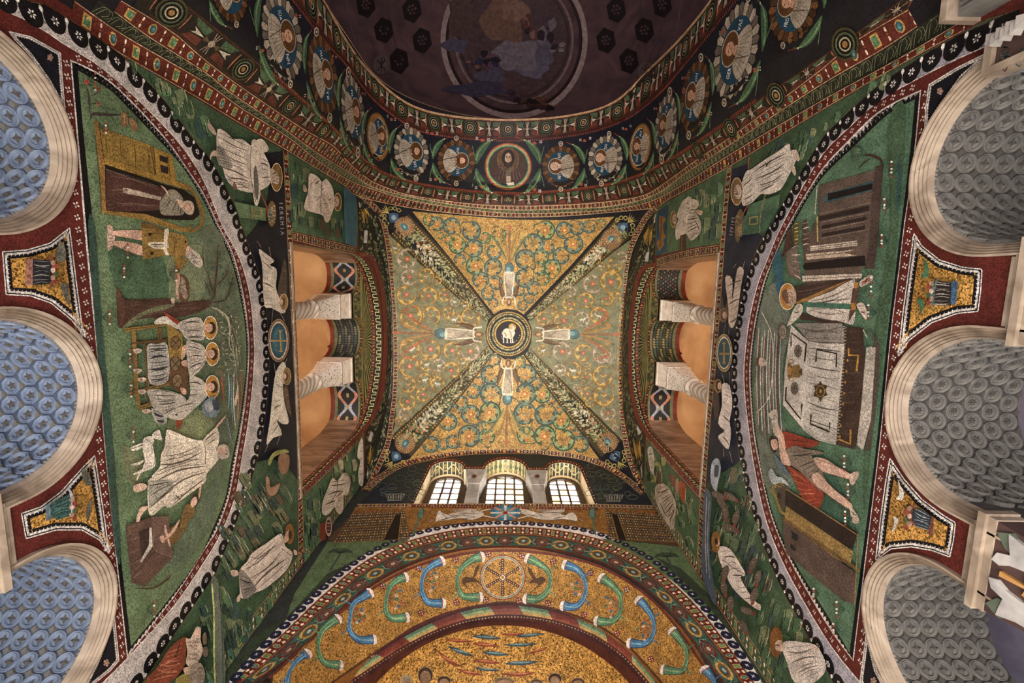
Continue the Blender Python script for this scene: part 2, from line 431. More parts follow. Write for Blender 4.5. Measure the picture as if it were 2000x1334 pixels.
def shaft_mat():
    m, nt, b = newmat('spiral_veined_marble'); L = nt.links
    tc = N(nt, 'ShaderNodeTexCoord')
    w = N(nt, 'ShaderNodeTexWave', bands_direction='DIAGONAL'); w.inputs['Scale'].default_value = 2.6; w.inputs['Distortion'].default_value = 2.2; w.inputs['Detail'].default_value = 3
    L.new(tc.outputs['Object'], w.inputs[0])
    rp = N(nt, 'ShaderNodeValToRGB'); L.new(w.outputs['Fac'], rp.inputs[0])
    rp.color_ramp.elements[0].color = H('a8937e'); rp.color_ramp.elements[1].color = H('dccfc0'); rp.color_ramp.elements[1].position = .6
    L.new(rp.outputs[0], b.inputs['Base Color']); b.inputs['Roughness'].default_value = .45
    bp = N(nt, 'ShaderNodeBump'); bp.inputs['Strength'].default_value = .4; bp.inputs['Distance'].default_value = .03; L.new(w.outputs['Fac'], bp.inputs['Height']); L.new(bp.outputs[0], b.inputs['Normal'])
    return m
def pierced_mat():
    m, nt, b = newmat('pierced_marble'); L = nt.links
    tc = N(nt, 'ShaderNodeTexCoord'); v = N(nt, 'ShaderNodeTexVoronoi'); v.inputs['Scale'].default_value = 17; L.new(tc.outputs['Object'], v.inputs['Vector'])
    rp = N(nt, 'ShaderNodeValToRGB'); L.new(v.outputs['Distance'], rp.inputs[0])
    rp.color_ramp.elements[0].position = .2; rp.color_ramp.elements[1].position = .3
    rp.color_ramp.elements[0].color = H('4a3c32'); rp.color_ramp.elements[1].color = H('dccfc3')
    L.new(rp.outputs[0], b.inputs['Base Color']); b.inputs['Roughness'].default_value = .6
    bp = N(nt, 'ShaderNodeBump'); bp.inputs['Strength'].default_value = .8; bp.inputs['Distance'].default_value = .04; L.new(rp.outputs[0], bp.inputs['Height']); L.new(bp.outputs[0], b.inputs['Normal'])
    return m
M_SHAFT = shaft_mat(); M_PIERCED = pierced_mat()
GOLDG = mosaic_mat('mosaic_gold_ground', True, 45, .95, H('b0802e'))
M_DOME = stone_mat('dome_fresco', '3a2628', '54383a', .8, True, .9, .05)
def pane_mat(name, col, s):
    m, nt, b = newmat(name); b.inputs['Base Color'].default_value = H(col); b.inputs['Emission Color'].default_value = H(col); b.inputs['Emission Strength'].default_value = s; return m
PANES = [pane_mat('alabaster_pane', 'fffaf0', 5), pane_mat('alabaster_pane_warm', 'ffd890', 2.2), pane_mat('alabaster_pane_bluish', 'c9c6e6', 1.0)]
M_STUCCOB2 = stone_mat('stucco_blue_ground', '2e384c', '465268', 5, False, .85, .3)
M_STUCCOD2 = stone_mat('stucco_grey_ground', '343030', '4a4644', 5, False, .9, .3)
M_IMP = stone_mat('painted_impost', '35201c', '4a302a', 4, False, .8, .2)
M_LAMB = stone_mat('relief_lamb_stone', '8a8684', 'b0aaa6', 6, False, .8, .2)
M_LEAF = stone_mat('painted_leaf', '3a4634', '4e5c44', 6, False, .8, .2)
M_GOLDL = stone_mat('painted_gold', '9a6a2a', 'c08a40', 6, False, .5, .1)
# ------------------------------------------------------------------ geometry helpers
class MB:
    def __init__(s): s.v = []; s.f = []
    def add(s, vs, fs):
        b = len(s.v); s.v += [tuple(v) for v in vs]; s.f += [tuple(b + i for i in f) for f in fs]; return s
    def box(s, x0, x1, y0, y1, z0, z1):
        v = [(x, y, z) for z in (z0, z1) for y in (y0, y1) for x in (x0, x1)]
        return s.add(v, [(0, 2, 3, 1), (4, 5, 7, 6), (0, 1, 5, 4), (2, 6, 7, 3), (0, 4, 6, 2), (1, 3, 7, 5)])
    def frust(s, c0, h0, c1, h1):
        """box tapering from centre c0 with half sizes h0 to centre c1 with half sizes h1"""
        v = [(c[0] + sx * h[0], c[1] + sy * h[1], c[2]) for c, h in ((c0, h0), (c1, h1)) for sy in (-1, 1) for sx in (-1, 1)]
        return s.add(v, [(0, 2, 3, 1), (4, 5, 7, 6), (0, 1, 5, 4), (2, 6, 7, 3), (0, 4, 6, 2), (1, 3, 7, 5)])
    def lathe(s, cx, cy, prof, n=20):
        vs = [(cx + r * math.cos(2 * PI * k / n), cy + r * math.sin(2 * PI * k / n), z) for r, z in prof for k in range(n)]
        fs = [(j * n + k, j * n + (k + 1) % n, (j + 1) * n + (k + 1) % n, (j + 1) * n + k) for j in range(len(prof) - 1) for k in range(n)]
        return s.add(vs, fs)
    def loft(s, profs, sub=1): v, f = loft(profs, sub); return s.add(v, f)
    def build(s, name, mat, parent=None, smooth=False, **k):
        o = mesh(name, s.v, s.f, mat, parent, smooth); return tag(o, **k) if k else o
def flat_holes(loops, conv):
    vs = [conv(*p) for l in loops for p in l]
    fs = tessellate_polygon([[Vector((p[0], p[1], 0)) for p in l] for l in loops])
    return vs, [tuple(t) for t in fs]
PLAINM = {}
def plainmosaic(h, scale=85):
    if h not in PLAINM: PLAINM[h] = mosaic_mat('mosaic_ground_' + h, False, scale, .5, H(h))
    return PLAINM[h]
AY_ = (-1.1, 1.1, 3.23); AZc = (3.68, 3.71, 3.66); AZr = (3.80, 3.75, 3.73); AR_o, AR_i = .81, .71
def side_wall(side):
    x = A_ if side == 'left' else B_; sg = 1 if side == 'left' else -1     # sg: direction into the room
    zc = AZc if side == 'left' else AZr
    g0, g1 = (-.64, 4.38) if side == 'left' else (-.62, 4.2)
    gz0, gz1, gt = 8.78, 12.45, 14.78
    go = [(g0, gz0), (g1, gz0)] + [((g0 + g1) / 2 + (g1 - g0) / 2 * math.cos(PI * i / 28), gz1 + (gt - gz1) * math.sin(PI * i / 28)) for i in range(29)]
    outer = [(YW - .3, -CZ), (YE, -CZ), (YE, 16.4), (YW - .3, 16.4)]
    arcs = []
    for yc, zz in zip(AY_, zc):
        arcs.append([(yc - AR_o, -CZ + .01), (yc + AR_o, -CZ + .01)] + [(yc + AR_o * math.cos(PI * i / 20), zz + AR_o * math.sin(PI * i / 20)) for i in range(21)])
    v, f = flat_holes([outer, go] + arcs, lambda y, z: (x, y, z_(z)))
    o = mesh('wall_' + side, v, f, plainmosaic('5b1f18')); tag(o, kind='structure', label=None)
    return x, sg, go, arcs, zc, (g0, g1, gz0, gz1, gt)
WALLS = {}
for side in ('left', 'right'):
    x, sg, go, arcs, zc, G = side_wall(side); WALLS[side] = (x, sg, go, arcs, zc, G)
    # ---- lower arcade: marble archivolt in steps, coffered soffit, stone impost pilasters
    for k, (yc, zz) in enumerate(zip(AY_, zc)):
        def arc(r, xx, n=32):
            p = [(xx, yc - r, z_(-CZ + (zz + CZ) * i / 3)) for i in range(3)]
            p += [(xx, yc - r * math.cos(PI * i / n), z_(zz + r * math.sin(PI * i / n))) for i in range(n + 1)]
            return p + [(xx, yc + r, z_(zz - (zz + CZ) * (i + 1) / 3)) for i in range(3)]
        st = [(AR_o + .01, -.02), (AR_o + .01, .05), (AR_o - .008, .05), (AR_o - .012, .015), (AR_o - .03, .03), (AR_o - .036, -.01), (AR_o - .052, .008), (AR_o - .058, -.03), (AR_o - .072, -.015), (AR_o - .078, -.055), (AR_o - .088, -.04), (AR_i + .004, -.08), (AR_i, -.1)]
        m = MB().loft([arc(r, x + sg * d) for r, d in st])
        m.build('trim_%d' % (1 + k + (3 if side == 'right' else 0)), M_MARBLE, None, False, kind='structure', label='%s veined marble archivolt of the lower arcade' % side)
        bl = side == 'left'
        m = MB().loft([arc(AR_i, x - sg * (.1 + .1 * i)) for i in range(12)])
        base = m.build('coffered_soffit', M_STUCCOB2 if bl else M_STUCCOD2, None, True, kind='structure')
        # rosettes in rows round the soffit: each ring with its boss is a piece of its own
        proto = {}
        kind = k if bl else (1 if k == 1 else 2)
        for style in range(1):
            r = .089; mb = MB(); n = 8 if (bl and k == 1) else 16
            def ringat(rr, h, nn=n, a0=0): return [(rr * math.cos(2 * PI * i / nn + a0), rr * math.sin(2 * PI * i / nn + a0), h) for i in range(nn)]
            prof = [(r, 0), (r, .02), (r * .93, .028), (r * .82, .02), (r * .78, .03), (r * .66, .026), (r * .6, .006), (r * .36, .003)]
            vs = []; a0 = PI / 8 if n == 8 else 0
            for rr, h in prof: vs += ringat(rr, h, n, a0)
            fs = [(j * n + i, j * n + (i + 1) % n, (j + 1) * n + (i + 1) % n, (j + 1) * n + i) for j in range(len(prof) - 1) for i in range(n)]
            fs.append(tuple(range((len(prof) - 1) * n, len(prof) * n)))
            mb.add(vs, fs)
            pet = MB(); q = 5 if (bl and k == 1) else (8 if k == 1 else 4)     # star / wheel / diamond boss
            pv = [(0, 0, .034)]
            for i in range(q * 2):
                a = PI * i / q; rr = (.05 if i % 2 == 0 else .022); pv.append((rr * math.cos(a), rr * math.sin(a), .008))
            pet.add(pv, [(0, 1 + i, 1 + (i + 1) % (q * 2)) for i in range(q * 2)])
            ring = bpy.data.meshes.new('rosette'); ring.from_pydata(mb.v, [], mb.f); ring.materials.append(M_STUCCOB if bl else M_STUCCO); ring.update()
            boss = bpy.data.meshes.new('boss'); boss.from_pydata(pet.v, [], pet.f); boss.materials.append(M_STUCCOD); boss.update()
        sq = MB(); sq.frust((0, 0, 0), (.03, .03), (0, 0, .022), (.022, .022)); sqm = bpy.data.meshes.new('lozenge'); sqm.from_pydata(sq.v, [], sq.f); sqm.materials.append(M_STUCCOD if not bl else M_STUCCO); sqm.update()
        rows = 6; cols = 12
        for j in range(rows):
            d = .19 + j * .178
            for i in range(cols):
                a = PI * (i + .5 + (.0)) / cols
                if k == 1 and j % 2: a += PI * .5 / cols
                nrm = Vector((0, math.cos(a), -math.sin(a)))
                ax = Vector((-sg, 0, 0)); ay = nrm.cross(ax); R3 = Matrix((ax, ay, nrm)).transposed()
                pos = Vector((x - sg * d, yc - AR_i * math.cos(a), z_(zz + AR_i * math.sin(a))))
                if not (proj_ok(pos)): continue
                o = bpy.data.objects.new('rosette', ring); COL.objects.link(o); o.parent = base
                o.matrix_local = Matrix.Translation(pos) @ R3.to_4x4()
                b = bpy.data.objects.new('boss', boss); COL.objects.link(b); b.parent = o
                a2 = a + PI * .5 / cols
                nrm = Vector((0, math.cos(a2), -math.sin(a2))); ay = nrm.cross(ax); R4 = Matrix((ax, ay, nrm)).transposed()
                pos = Vector((x - sg * (d + .089), yc - AR_i * math.cos(a2), z_(zz + AR_i * math.sin(a2))))
                if proj_ok(pos):
                    o = bpy.data.objects.new('lozenge', sqm); COL.objects.link(o); o.parent = base; o.matrix_local = Matrix.Translation(pos) @ R4.to_4x4() @ Matrix.Rotation(PI / 4, 4, 'Z')
        # rope edge in front of the coffers
        rp = MB(); nn = 60
        for i in range(nn):
            a = PI * i / nn; a2 = a + PI / nn * .8; rr = AR_i - .008
            for (s0, s1) in ((.1, .125),):
                rp.add([(x - sg * s0, yc - AR_i * math.cos(a), z_(zz + AR_i * math.sin(a))), (x - sg * s0, yc - AR_i * math.cos(a2), z_(zz + AR_i * math.sin(a2))),
                        (x - sg * s1, yc - AR_i * math.cos(a2), z_(zz + AR_i * math.sin(a2))), (x - sg * s1, yc - AR_i * math.cos(a), z_(zz + AR_i * math.sin(a))),
                        (x - sg * (s0 + s1) / 2, yc - (AR_i - .02) * math.cos((a + a2) / 2), z_(zz + (AR_i - .02) * math.sin((a + a2) / 2)))], [(0, 1, 4), (1, 2, 4), (2, 3, 4), (3, 0, 4)])
        rp.build('bead_moulding', M_STUCCO, base, kind='stuff')
    # ---- aisle wall behind the arcade, seen through the arches
    MB().box(*sorted((x - sg * 3.2, x - sg * 3.3)), YW, YE + .4, 0, z_(6.5)).build('wall_%s_aisle' % side, stone_mat('aisle_' + side, '8f8aa8', 'b9b2cf', 1) , kind='structure')
    MB().box(*sorted((x - sg * .02, x - sg * 3.3)), YW, YE + .4, z_(6.2), z_(6.3)).build('ceiling_%s_aisle' % side, M_PLASTER, kind='structure')
    # ---- gallery: reveal, screen wall with three arches, room behind
    g0, g1, gz0, gz1, gt = G; x1 = x - sg * .3; x2 = x - sg * 1.2
    def oloop(xx): return [(xx, p[0], z_(p[1])) for p in go]
    rv = MB(); a, b = oloop(x), oloop(x2); n = len(a)
    rv.add(a + b, [(i, (i + 1) % n, n + (i + 1) % n, n + i) for i in range(n) if i != 0]); rv.build('trim_%d' % (7 if side == 'left' else 8), M_PANEL, None, False, kind='structure', label='brown marble reveal of the %s gallery opening' % side)
    MB().box(*sorted((x + sg * .02, x2)), g0, g1, z_(gz0) - .06, z_(gz0)).build('sill', M_MARBLE, None, kind='structure')
    ga = [(-.6, .42, 13.5), (1.12, 2.24, 13.62), (2.94, 4.36, 13.5)] if side == 'left' else [(-.58, .42, 13.5), (1.0, 2.2, 13.66), (2.86, 4.18, 13.5)]
    zsp = 13.02; holes = []
    for (y0, y1, ct) in ga:
        holes.append([(y0 + (y1 - y0) / 2 - (y1 - y0) / 2 * math.cos(PI * i / 18), zsp + (ct - zsp) * math.sin(PI * i / 18)) for i in range(19)])
    def otop(y):
        c = (g0 + g1) / 2; return gz1 + (gt - gz1) * math.sqrt(max(0, 1 - ((y - c) / ((g1 - g0) / 2)) ** 2))
    top = [(g0 + (g1 - g0) * (1 - math.cos(PI * i / 30)) / 2, 0) for i in range(31)]; top = [(y, otop(y) + .02) for y, _ in top]
    low = []
    for h in holes: low += h
    loop = [p for p in top] + [(g1, zsp)] + [p for p in reversed(low)] + [(g0, zsp)]
    loop = [p for i, p in enumerate(loop) if i == 0 or (abs(p[0] - loop[i - 1][0]) + abs(p[1] - loop[i - 1][1])) > 1e-4]
    sc = MB(); v, f = flat_holes([loop], lambda y, z: (x1, y, z_(z))); sc.add(v, f); v, f = flat_holes([loop], lambda y, z: (x2, y, z_(z))); sc.add(v, f)
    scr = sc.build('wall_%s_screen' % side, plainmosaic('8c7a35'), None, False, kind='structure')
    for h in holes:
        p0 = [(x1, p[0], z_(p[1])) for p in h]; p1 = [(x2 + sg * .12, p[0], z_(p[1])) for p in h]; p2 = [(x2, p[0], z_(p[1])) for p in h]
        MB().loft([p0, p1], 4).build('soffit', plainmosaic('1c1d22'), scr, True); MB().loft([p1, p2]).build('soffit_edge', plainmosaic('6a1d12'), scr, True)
    # columns with impost capitals
    for ci, (ya, yb) in enumerate(((ga[0][1], ga[1][0]), (ga[1][1], ga[2][0]))):
        yc = (ya + yb) / 2; xc = (x1 + x2) / 2
        side_w = 'left' if side == 'left' else 'right'
        e = empty('column', (xc, yc, z_(gz0)), 'veined marble column with pierced white capital, %s gallery, nearer the %s' % (side_w, 'medallion arch' if ci == 0 else 'three windows'), 'column', 'gallery columns')
        def sh(xc, yc):
            pr = [(.30, z_(gz0)), (.30, z_(gz0) + .12), (.25, z_(gz0) + .18), (.24, z_(gz0) + .3)]
            pr += [(.235 - .03 * i / 10, z_(gz0) + .3 + (11.15 - gz0 - .3) * i / 10) for i in range(11)]
            return pr + [(.24, z_(11.17)), (.24, z_(11.25)), (.2, z_(11.28))]
        MB().lathe(xc, yc, sh(xc, yc), 28).build('shaft', M_SHAFT, e, True)
        c = MB(); hw = (yb - ya) / 2
        zs_ = [11.25, 11.5, 11.9, 12.3]; 
        pr = []
        for i in range(9):
            t = i / 8; pr.append((.21 + (hw - .03 - .21) * t ** 1.25, z_(11.25 + 1.05 * t)))
        n = 32; vs = []
        for i, (r, zz) in enumerate(pr):
            t = i / 8
            for k in range(n):
                a = 2 * PI * k / n; sq = 1 / max(abs(math.cos(a)), abs(math.sin(a))); rr = r * (1 + (sq - 1) * t ** .8)
                vs.append((xc + rr * math.cos(a), yc + rr * math.sin(a), zz))
        c.add(vs, [(j * n + k, j * n + (k + 1) % n, (j + 1) * n + (k + 1) % n, (j + 1) * n + k) for j in range(8) for k in range(n)])
        c.box(xc - hw + .02, xc + hw - .02, ya + .02, yb - .02, z_(12.3), z_(12.38))
        c.build('capital', M_PIERCED, e, True)
        c = MB(); c.frust((xc, yc, z_(12.38)), (hw - .04, hw - .04), (xc, yc, z_(12.92)), (.38, hw)); c.box(xc - .40, xc + .40, ya, yb, z_(12.92), z_(13.03)); c.build('impost_block', M_CAPITAL, e)
    # gallery room behind: plastered walls and a domed plaster vault
    xr = x - sg * 6.5
    room = MB(); room.box(*sorted((xr, xr - sg * .2)), -2.2, 6.2, z_(8.2), z_(17))
    room.build('wall_%s_gallery' % side, M_PLASTER, kind='structure')
    MB().box(*sorted((x2, xr)), -2.4, -2.2, z_(8.2), z_(17)).build('wall_%s_gallery_end' % side, M_PLASTER, kind='structure')
    MB().box(*sorted((x2, xr)), 6.2, 6.4, z_(8.2), z_(17)).build('wall_%s_gallery_end' % side, M_PLASTER, kind='structure')
    MB().box(*sorted((x - sg * .03, xr)), -2.3, 6.3, z_(8.3), z_(8.62)).build('floor_%s_gallery' % side, M_FLOOR, kind='structure')
    def gv(s, t):
        xx = x2 + (xr - x2) * s; yy = -2.2 + 8.4 * t; u = abs(s * 2 - 1); v = abs(((t * 2.0) % 1) * 2 - 1)
        return (xx, yy, z_(13.3 + 2.0 * max(math.sqrt(1 - u * u), math.sqrt(max(0, 1 - v * v)))))
    v, f = grid(48, 64, gv); mesh('ceiling_%s_gallery' % side, v, f, M_PLASTER, None, True)['kind'] = 'structure'
    # back face of the screen side beside the opening is closed by the gallery's front wall
    v, f = flat_holes([[(-2.2, 8.3), (6.2, 8.3), (6.2, 17), (-2.2, 17)], [(g0, gz0 - .3), (g1, gz0 - .3), (g1, 15.2), (g0, 15.2)]], lambda y, z: (x2 - sg * .01, y, z_(z)))
    mesh('wall_%s_gallery_front' % side, v, f, M_PLASTER)['kind'] = 'structure'
# floor, vault, arches, dome
MB().box(-11, 11, -25, 10, -.1, 0).build('floor', M_FLOOR, kind='structure')
tag(mesh('ceiling', vv, vf, plainmosaic('17171f'), None, True), kind='structure', label='groin vault of the presbytery')
tag(mesh('trim_9', wv, wf, plainmosaic('15141a'), None, True), kind='structure', label='deep soffit of the great medallion arch')
tag(mesh('trim_10', av, af, plainmosaic('7a4a12'), None, True), kind='structure', label='soffit of the apse arch')
tag(mesh('trim_11', bv, bf, plainmosaic('4a2018'), None, True), kind='structure', label='roll moulding inside the apse arch')
tag(mesh('ceiling_apse', cv, cf, GOLDG, None, True), kind='structure', label='gold mosaic half dome of the apse')
tag(mesh('ceiling_dome', dv, df, M_DOME, None, True), kind='structure', label='dark painted dome beyond the medallion arch')
# apse wall below the conch, nave walls that carry the dome
v, f = grid(32, 2, lambda s, t: (AR.x - 2.6 * math.cos(PI * s), 7.3 + 2.6 * math.sin(PI * s), t * z_(AR.z))); mesh('wall_apse', v, f, M_PANEL)['kind'] = 'structure'
v, f = grid(64, 4, lambda s, t: (DC.x + DR * math.cos(2 * PI * s), DC.y + DR * math.sin(2 * PI * s), t * z_(DC.z)))
f = [q for q in f if not all(abs(v[i][0]) < 6.5 and v[i][1] > -8 for i in q)]
mesh('wall_nave', v, f, M_PANEL)['kind'] = 'structure'
# the wall over the medallion arch towards the nave
nv = arch_pts(-5.0, -3.5, 3.5, 11.6, 15.15); ol = [(-3.5, -CZ)] + [(p[0], p[2] - CZ) for p in nv][16:-16] + [(3.5, -CZ), (6.6, -CZ), (6.6, 20), (-6.6, 20), (-6.6, -CZ)]
v, f = flat_holes([ol], lambda a, b: (a, -5.02, z_(b))); mesh('wall_west', v, f, M_PLASTER)['kind'] = 'structure'
# ---- east wall with the apse arch and the three-light window
SW = 11.38
LIGHTS = ((1.805, .525, 13.68, .66), (-.02, .66, 13.68, .84), (-1.835, .525, 13.68, .6))
def topcurve():   # crown line of the three lights, from right to left, on the wall plane
    o = []
    for c, r, z0, h in LIGHTS:
        o += [(c + r * math.cos(PI * i / 12), z0 + h * math.sin(PI * i / 12)) for i in range(13)]
    return o
wloop = [(-2.4, SW), (2.37, SW)] + topcurve()
ap = [(AR.x + R_AP, -CZ + .01)] + [(AR.x + R_AP * math.cos(PI * i / 48), AR.z + R_AP * math.sin(PI * i / 48)) for i in range(49)] + [(AR.x - R_AP, -CZ + .01)]
v, f = flat_holes([[(A_, -CZ), (B_, -CZ), (B_, 15.6), (A_, 15.6)], wloop, ap], lambda a, b: (a, YE, z_(b)))
mesh('wall_east', v, f, plainmosaic('2c3130'))['kind'] = 'structure'
# ------------------------------------------------------------------ three-light window of the east wall
REV = stone_mat('reveal_plaster', 'd8b884', 'ecd2a4', 2, False, .8, .05)
n = len(wloop)
f_ = [(x, YE, z_(z)) for x, z in wloop]; g_ = [(x, 6.3, z_(z)) for x, z in wloop]
rv = mesh('trim_12', f_ + g_, [(i, (i + 1) % n, n + (i + 1) % n, n + i) for i in range(n)], REV); tag(rv, kind='structure', label='pale reveal of the three-light window')
WB = [(-1.795, .415, 13.75, .36), (-.025, .575, 13.75, .6), (1.755, .425, 13.75, .4)]
wl = [[(c - r, 11.6), (c + r, 11.6)] + [(c + r * math.cos(PI * i / 14), z0 + h * math.sin(PI * i / 14)) for i in range(15)] for c, r, z0, h in WB]
v, f = flat_holes([[(-2.42, 11.3), (2.42, 11.3), (2.42, 14.6), (-2.42, 14.6)]] + wl, lambda a, b: (a, 6.301, z_(b))); mesh('wall_window_back', v, f, M_BROWN)['kind'] = 'structure'
for wi, (c, r, z0, h) in enumerate(WB):
    nm = ('left', 'middle', 'right')[wi]
    win = empty('window_%d' % (wi + 1), (c, 6.35, z_(11.6)), 'glowing round-headed window of pale alabaster panes, %s of the three in the east wall' % nm, kind='structure')
    nc = 4 if wi == 1 else 3; zz = [11.6 + .37 * i for i in range(int((z0 + h - 11.6) / .37) + 1)] + [z0 + h]
    def wtop(x): u = (x - c) / r; return z0 + h * math.sqrt(max(0, 1 - u * u))
    fr = MB(); bw = .028
    xs = [c - r + 2 * r * i / nc for i in range(nc + 1)]
    for x in xs[1:-1]: fr.box(x - bw, x + bw, 6.3, 6.36, z_(11.6), z_(wtop(x)))
    for z in zz[1:-1]:
        w = r if z < z0 else r * math.sqrt(max(0, 1 - ((z - z0) / h) ** 2)); fr.box(c - w, c + w, 6.305, 6.35, z_(z) - .014, z_(z) + .014)
    o0 = [(c + (r + .03) * math.cos(PI * i / 16), z0 + (h + .03) * math.sin(PI * i / 16)) for i in range(17)]; o1 = [(c + (r - .03) * math.cos(PI * i / 16), z0 + (h - .03) * math.sin(PI * i / 16)) for i in range(17)]
    o0 = [(c + r + .03, 11.6)] + o0 + [(c - r - .03, 11.6)]; o1 = [(c + r - .03, 11.6)] + o1 + [(c - r + .03, 11.6)]
    fr.loft([[(x, 6.33, z_(z)) for x, z in o0], [(x, 6.27, z_(z)) for x, z in o0], [(x, 6.27, z_(z)) for x, z in o1], [(x, 6.36, z_(z)) for x, z in o1]])
    fr.build('window_frame', M_BROWN, win)
    rr = random.Random(wi)
    for i in range(nc):
        for j in range(len(zz) - 1):
            xa, xb = xs[i] + bw, xs[i + 1] - bw; za, zb = zz[j] + .014, zz[j + 1] - .014
            if wtop((xa + xb) / 2) < za + .04: continue
            k = 5; tp = [(xa + (xb - xa) * q / k) for q in range(k + 1)]
            pv = [(x, 6.34, z_(za)) for x in (xa, xb)] + [(x, 6.34, z_(max(za, min(zb, wtop(x) - .01)))) for x in reversed(tp)]
            m = PANES[0] if rr.random() > .25 else PANES[1]
            if wi == 0 and i == 1 and j == len(zz) - 4: m = PANES[2]
            mesh('pane', pv, [tuple(range(len(pv)))], m, win)
for i, (xc, nm) in enumerate(((-.935, 'left'), (.935, 'right'))):
    p = empty('pillar', (xc, 6.0, z_(SW)), 'grey marble pillar with star-carved capital between the windows, %s one' % nm, 'pillar', 'window pillars')
    MB().box(xc - .17, xc + .17, 5.84, 6.24, z_(SW), z_(12.75)).build('shaft', M_GREYM, p)
    m = MB(); m.frust((xc, 6.04, z_(12.75)), (.18, .22), (xc, 6.04, z_(13.6)), (.31, .25)); m.box(xc - .32, xc + .32, 5.79, 6.3, z_(13.6), z_(13.69)); m.build('capital', M_GREYM, p)
    d = D(Plane((0, 5.79, 0), (0, -1, 0)))
    cx, cy = (926, 930) if i == 0 else (1049, 930)
    for a in range(4):
        s_, c_ = math.sin(a * PI / 4), math.cos(a * PI / 4); d.line([(cx - 6 * c_, cy - 5 * s_), (cx + 6 * c_, cy + 5 * s_)], 1.6, '7a4a2c', 1, sm=0)
    d.build('star_cross', p)
# ------------------------------------------------------------------ ornament builders
def flower(d, b, x, t, r, col='e8dcd0', n=4, L=2, w=1.0):
    """small cross of petals: r in metres"""
    for k in range(n):
        a = 2 * PI * k / n + PI / 4
        cx, ct = x + r * .62 * math.cos(a), t + b.mul(r * .62 * math.sin(a))
        d.poly([(cx + r * m * math.cos(a + q), ct + b.mul(r * m * math.sin(a + q))) for q, m in ((0, .42), (PI / 2, .42 * w * .6), (PI, .42), (-PI / 2, .42 * w * .6))], col, L)
def bdisc(d, b, x, t, rx, ry, col, L=1, n=14, gold=False, rot=0):
    d.poly([(x + p[0], t + b.mul(p[1])) for p in ell(0, 0, rx, ry, rot, n)], col, L, gold)
def bring(d, b, x, t, rx, ry, w, col, L=2, n=18):
    d.line([(x + p[0], t + b.mul(p[1])) for p in ell(0, 0, rx, ry, 0, n)], w, col, L, sm=0, closed=True)
def gem_band(name, b, pitch, px_w=1.2, root=None, base='5a1e12', pearl='e6c9ae', gold='c2903f', edge=None, label=None, size=.32, pieces=True):
    d = b.D(); b.fill(d, base, .5)
    if edge: b.rail(d, .04, px_w * 1.4, edge); b.rail(d, .96, px_w * 1.4, edge)
    n = max(1, int(b.len / pitch)); pitch = b.len / n; w = b.wid; gems = []
    for i in range(n):
        x = (i + .5) * pitch
        a, c = tr_ok(b.px((x, .5)))
        if not a: continue
        g = b.D() if pieces else d; rx = min(pitch * .2, w * size * 1.1); ry = w * size
        if i % 2 == 0:
            g.poly([(x - rx, .5 - b.mul(ry)), (x + rx, .5 - b.mul(ry)), (x + rx, .5 + b.mul(ry)), (x - rx, .5 + b.mul(ry))], gold, 1.2)
            q = .72; g.poly([(x - rx * q, .5 - b.mul(ry * q)), (x + rx * q, .5 - b.mul(ry * q)), (x + rx * q, .5 + b.mul(ry * q)), (x - rx * q, .5 + b.mul(ry * q))], '3f7a45', 2.2)
            g.poly([(x - rx * .3, .5 - b.mul(ry * .4)), (x + rx * .4, .5 - b.mul(ry * .3)), (x + rx * .2, .5 + b.mul(ry * .3))], '6aa35c', 3)
        else:
            bdisc(g, b, x, .5, rx, ry * 1.05, gold, 1.2); bdisc(g, b, x, .5, rx * .74, ry * .78, '2a5d63', 2.2)
            bdisc(g, b, x, .5, rx * .35, ry * .35, '5a8f93', 3)
        if pieces: gems.append(g)
        for t in (.27, .73): bdisc(d, b, x + pitch * .5, t, w * .1 * .9, w * .13, pearl, 1.5, 8)
        d.line([(x + pitch * .5 - rx * .2, .5), (x + pitch * .5 + rx * .2, .5)], px_w, gold, 1.2, sm=0)
    if root is None: root = d.build(name, None, label=label, kind='structure')
    else: d.build('ground', root)
    for g in gems: g.build('gem', root)
    return root
def tr_ok(p, m=40): return (-m < p[0] < 2000 + m and -m < p[1] < 1334 + m), p
def step_band(b, pitch, base='0f0e10', col='cfc4bc', d=None, flip=False, L=.5):
    """black ground with white stepped triangles along one edge"""
    d = d or b.D(); b.fill(d, base, L); n = max(1, round(b.len / pitch)); p = b.len / n
    f = (lambda t: 1 - t) if flip else (lambda t: t)
    k = max(2, int(b.len / .1))
    b.fill(d, col, L + .5, *( (0, .22) if not flip else (.78, 1)))
    for i in range(n):
        x = (i + .5) * p
        if not tr_ok(b.px((x, .5)))[0]: continue
        d.poly([(x - p * .42, f(.2)), (x + p * .42, f(.2)), (x + p * .22, f(.5)), (x + p * .06, f(.5)), (x, f(.78)), (x - p * .06, f(.5)), (x - p * .22, f(.5))], col, L + 1)
    return d
def white_line(S, pts, w=1.6, col='d8ccc2', L=2, d=None):
    d = d or D(S); d.line(pts, w, col, L, sm=6); return d
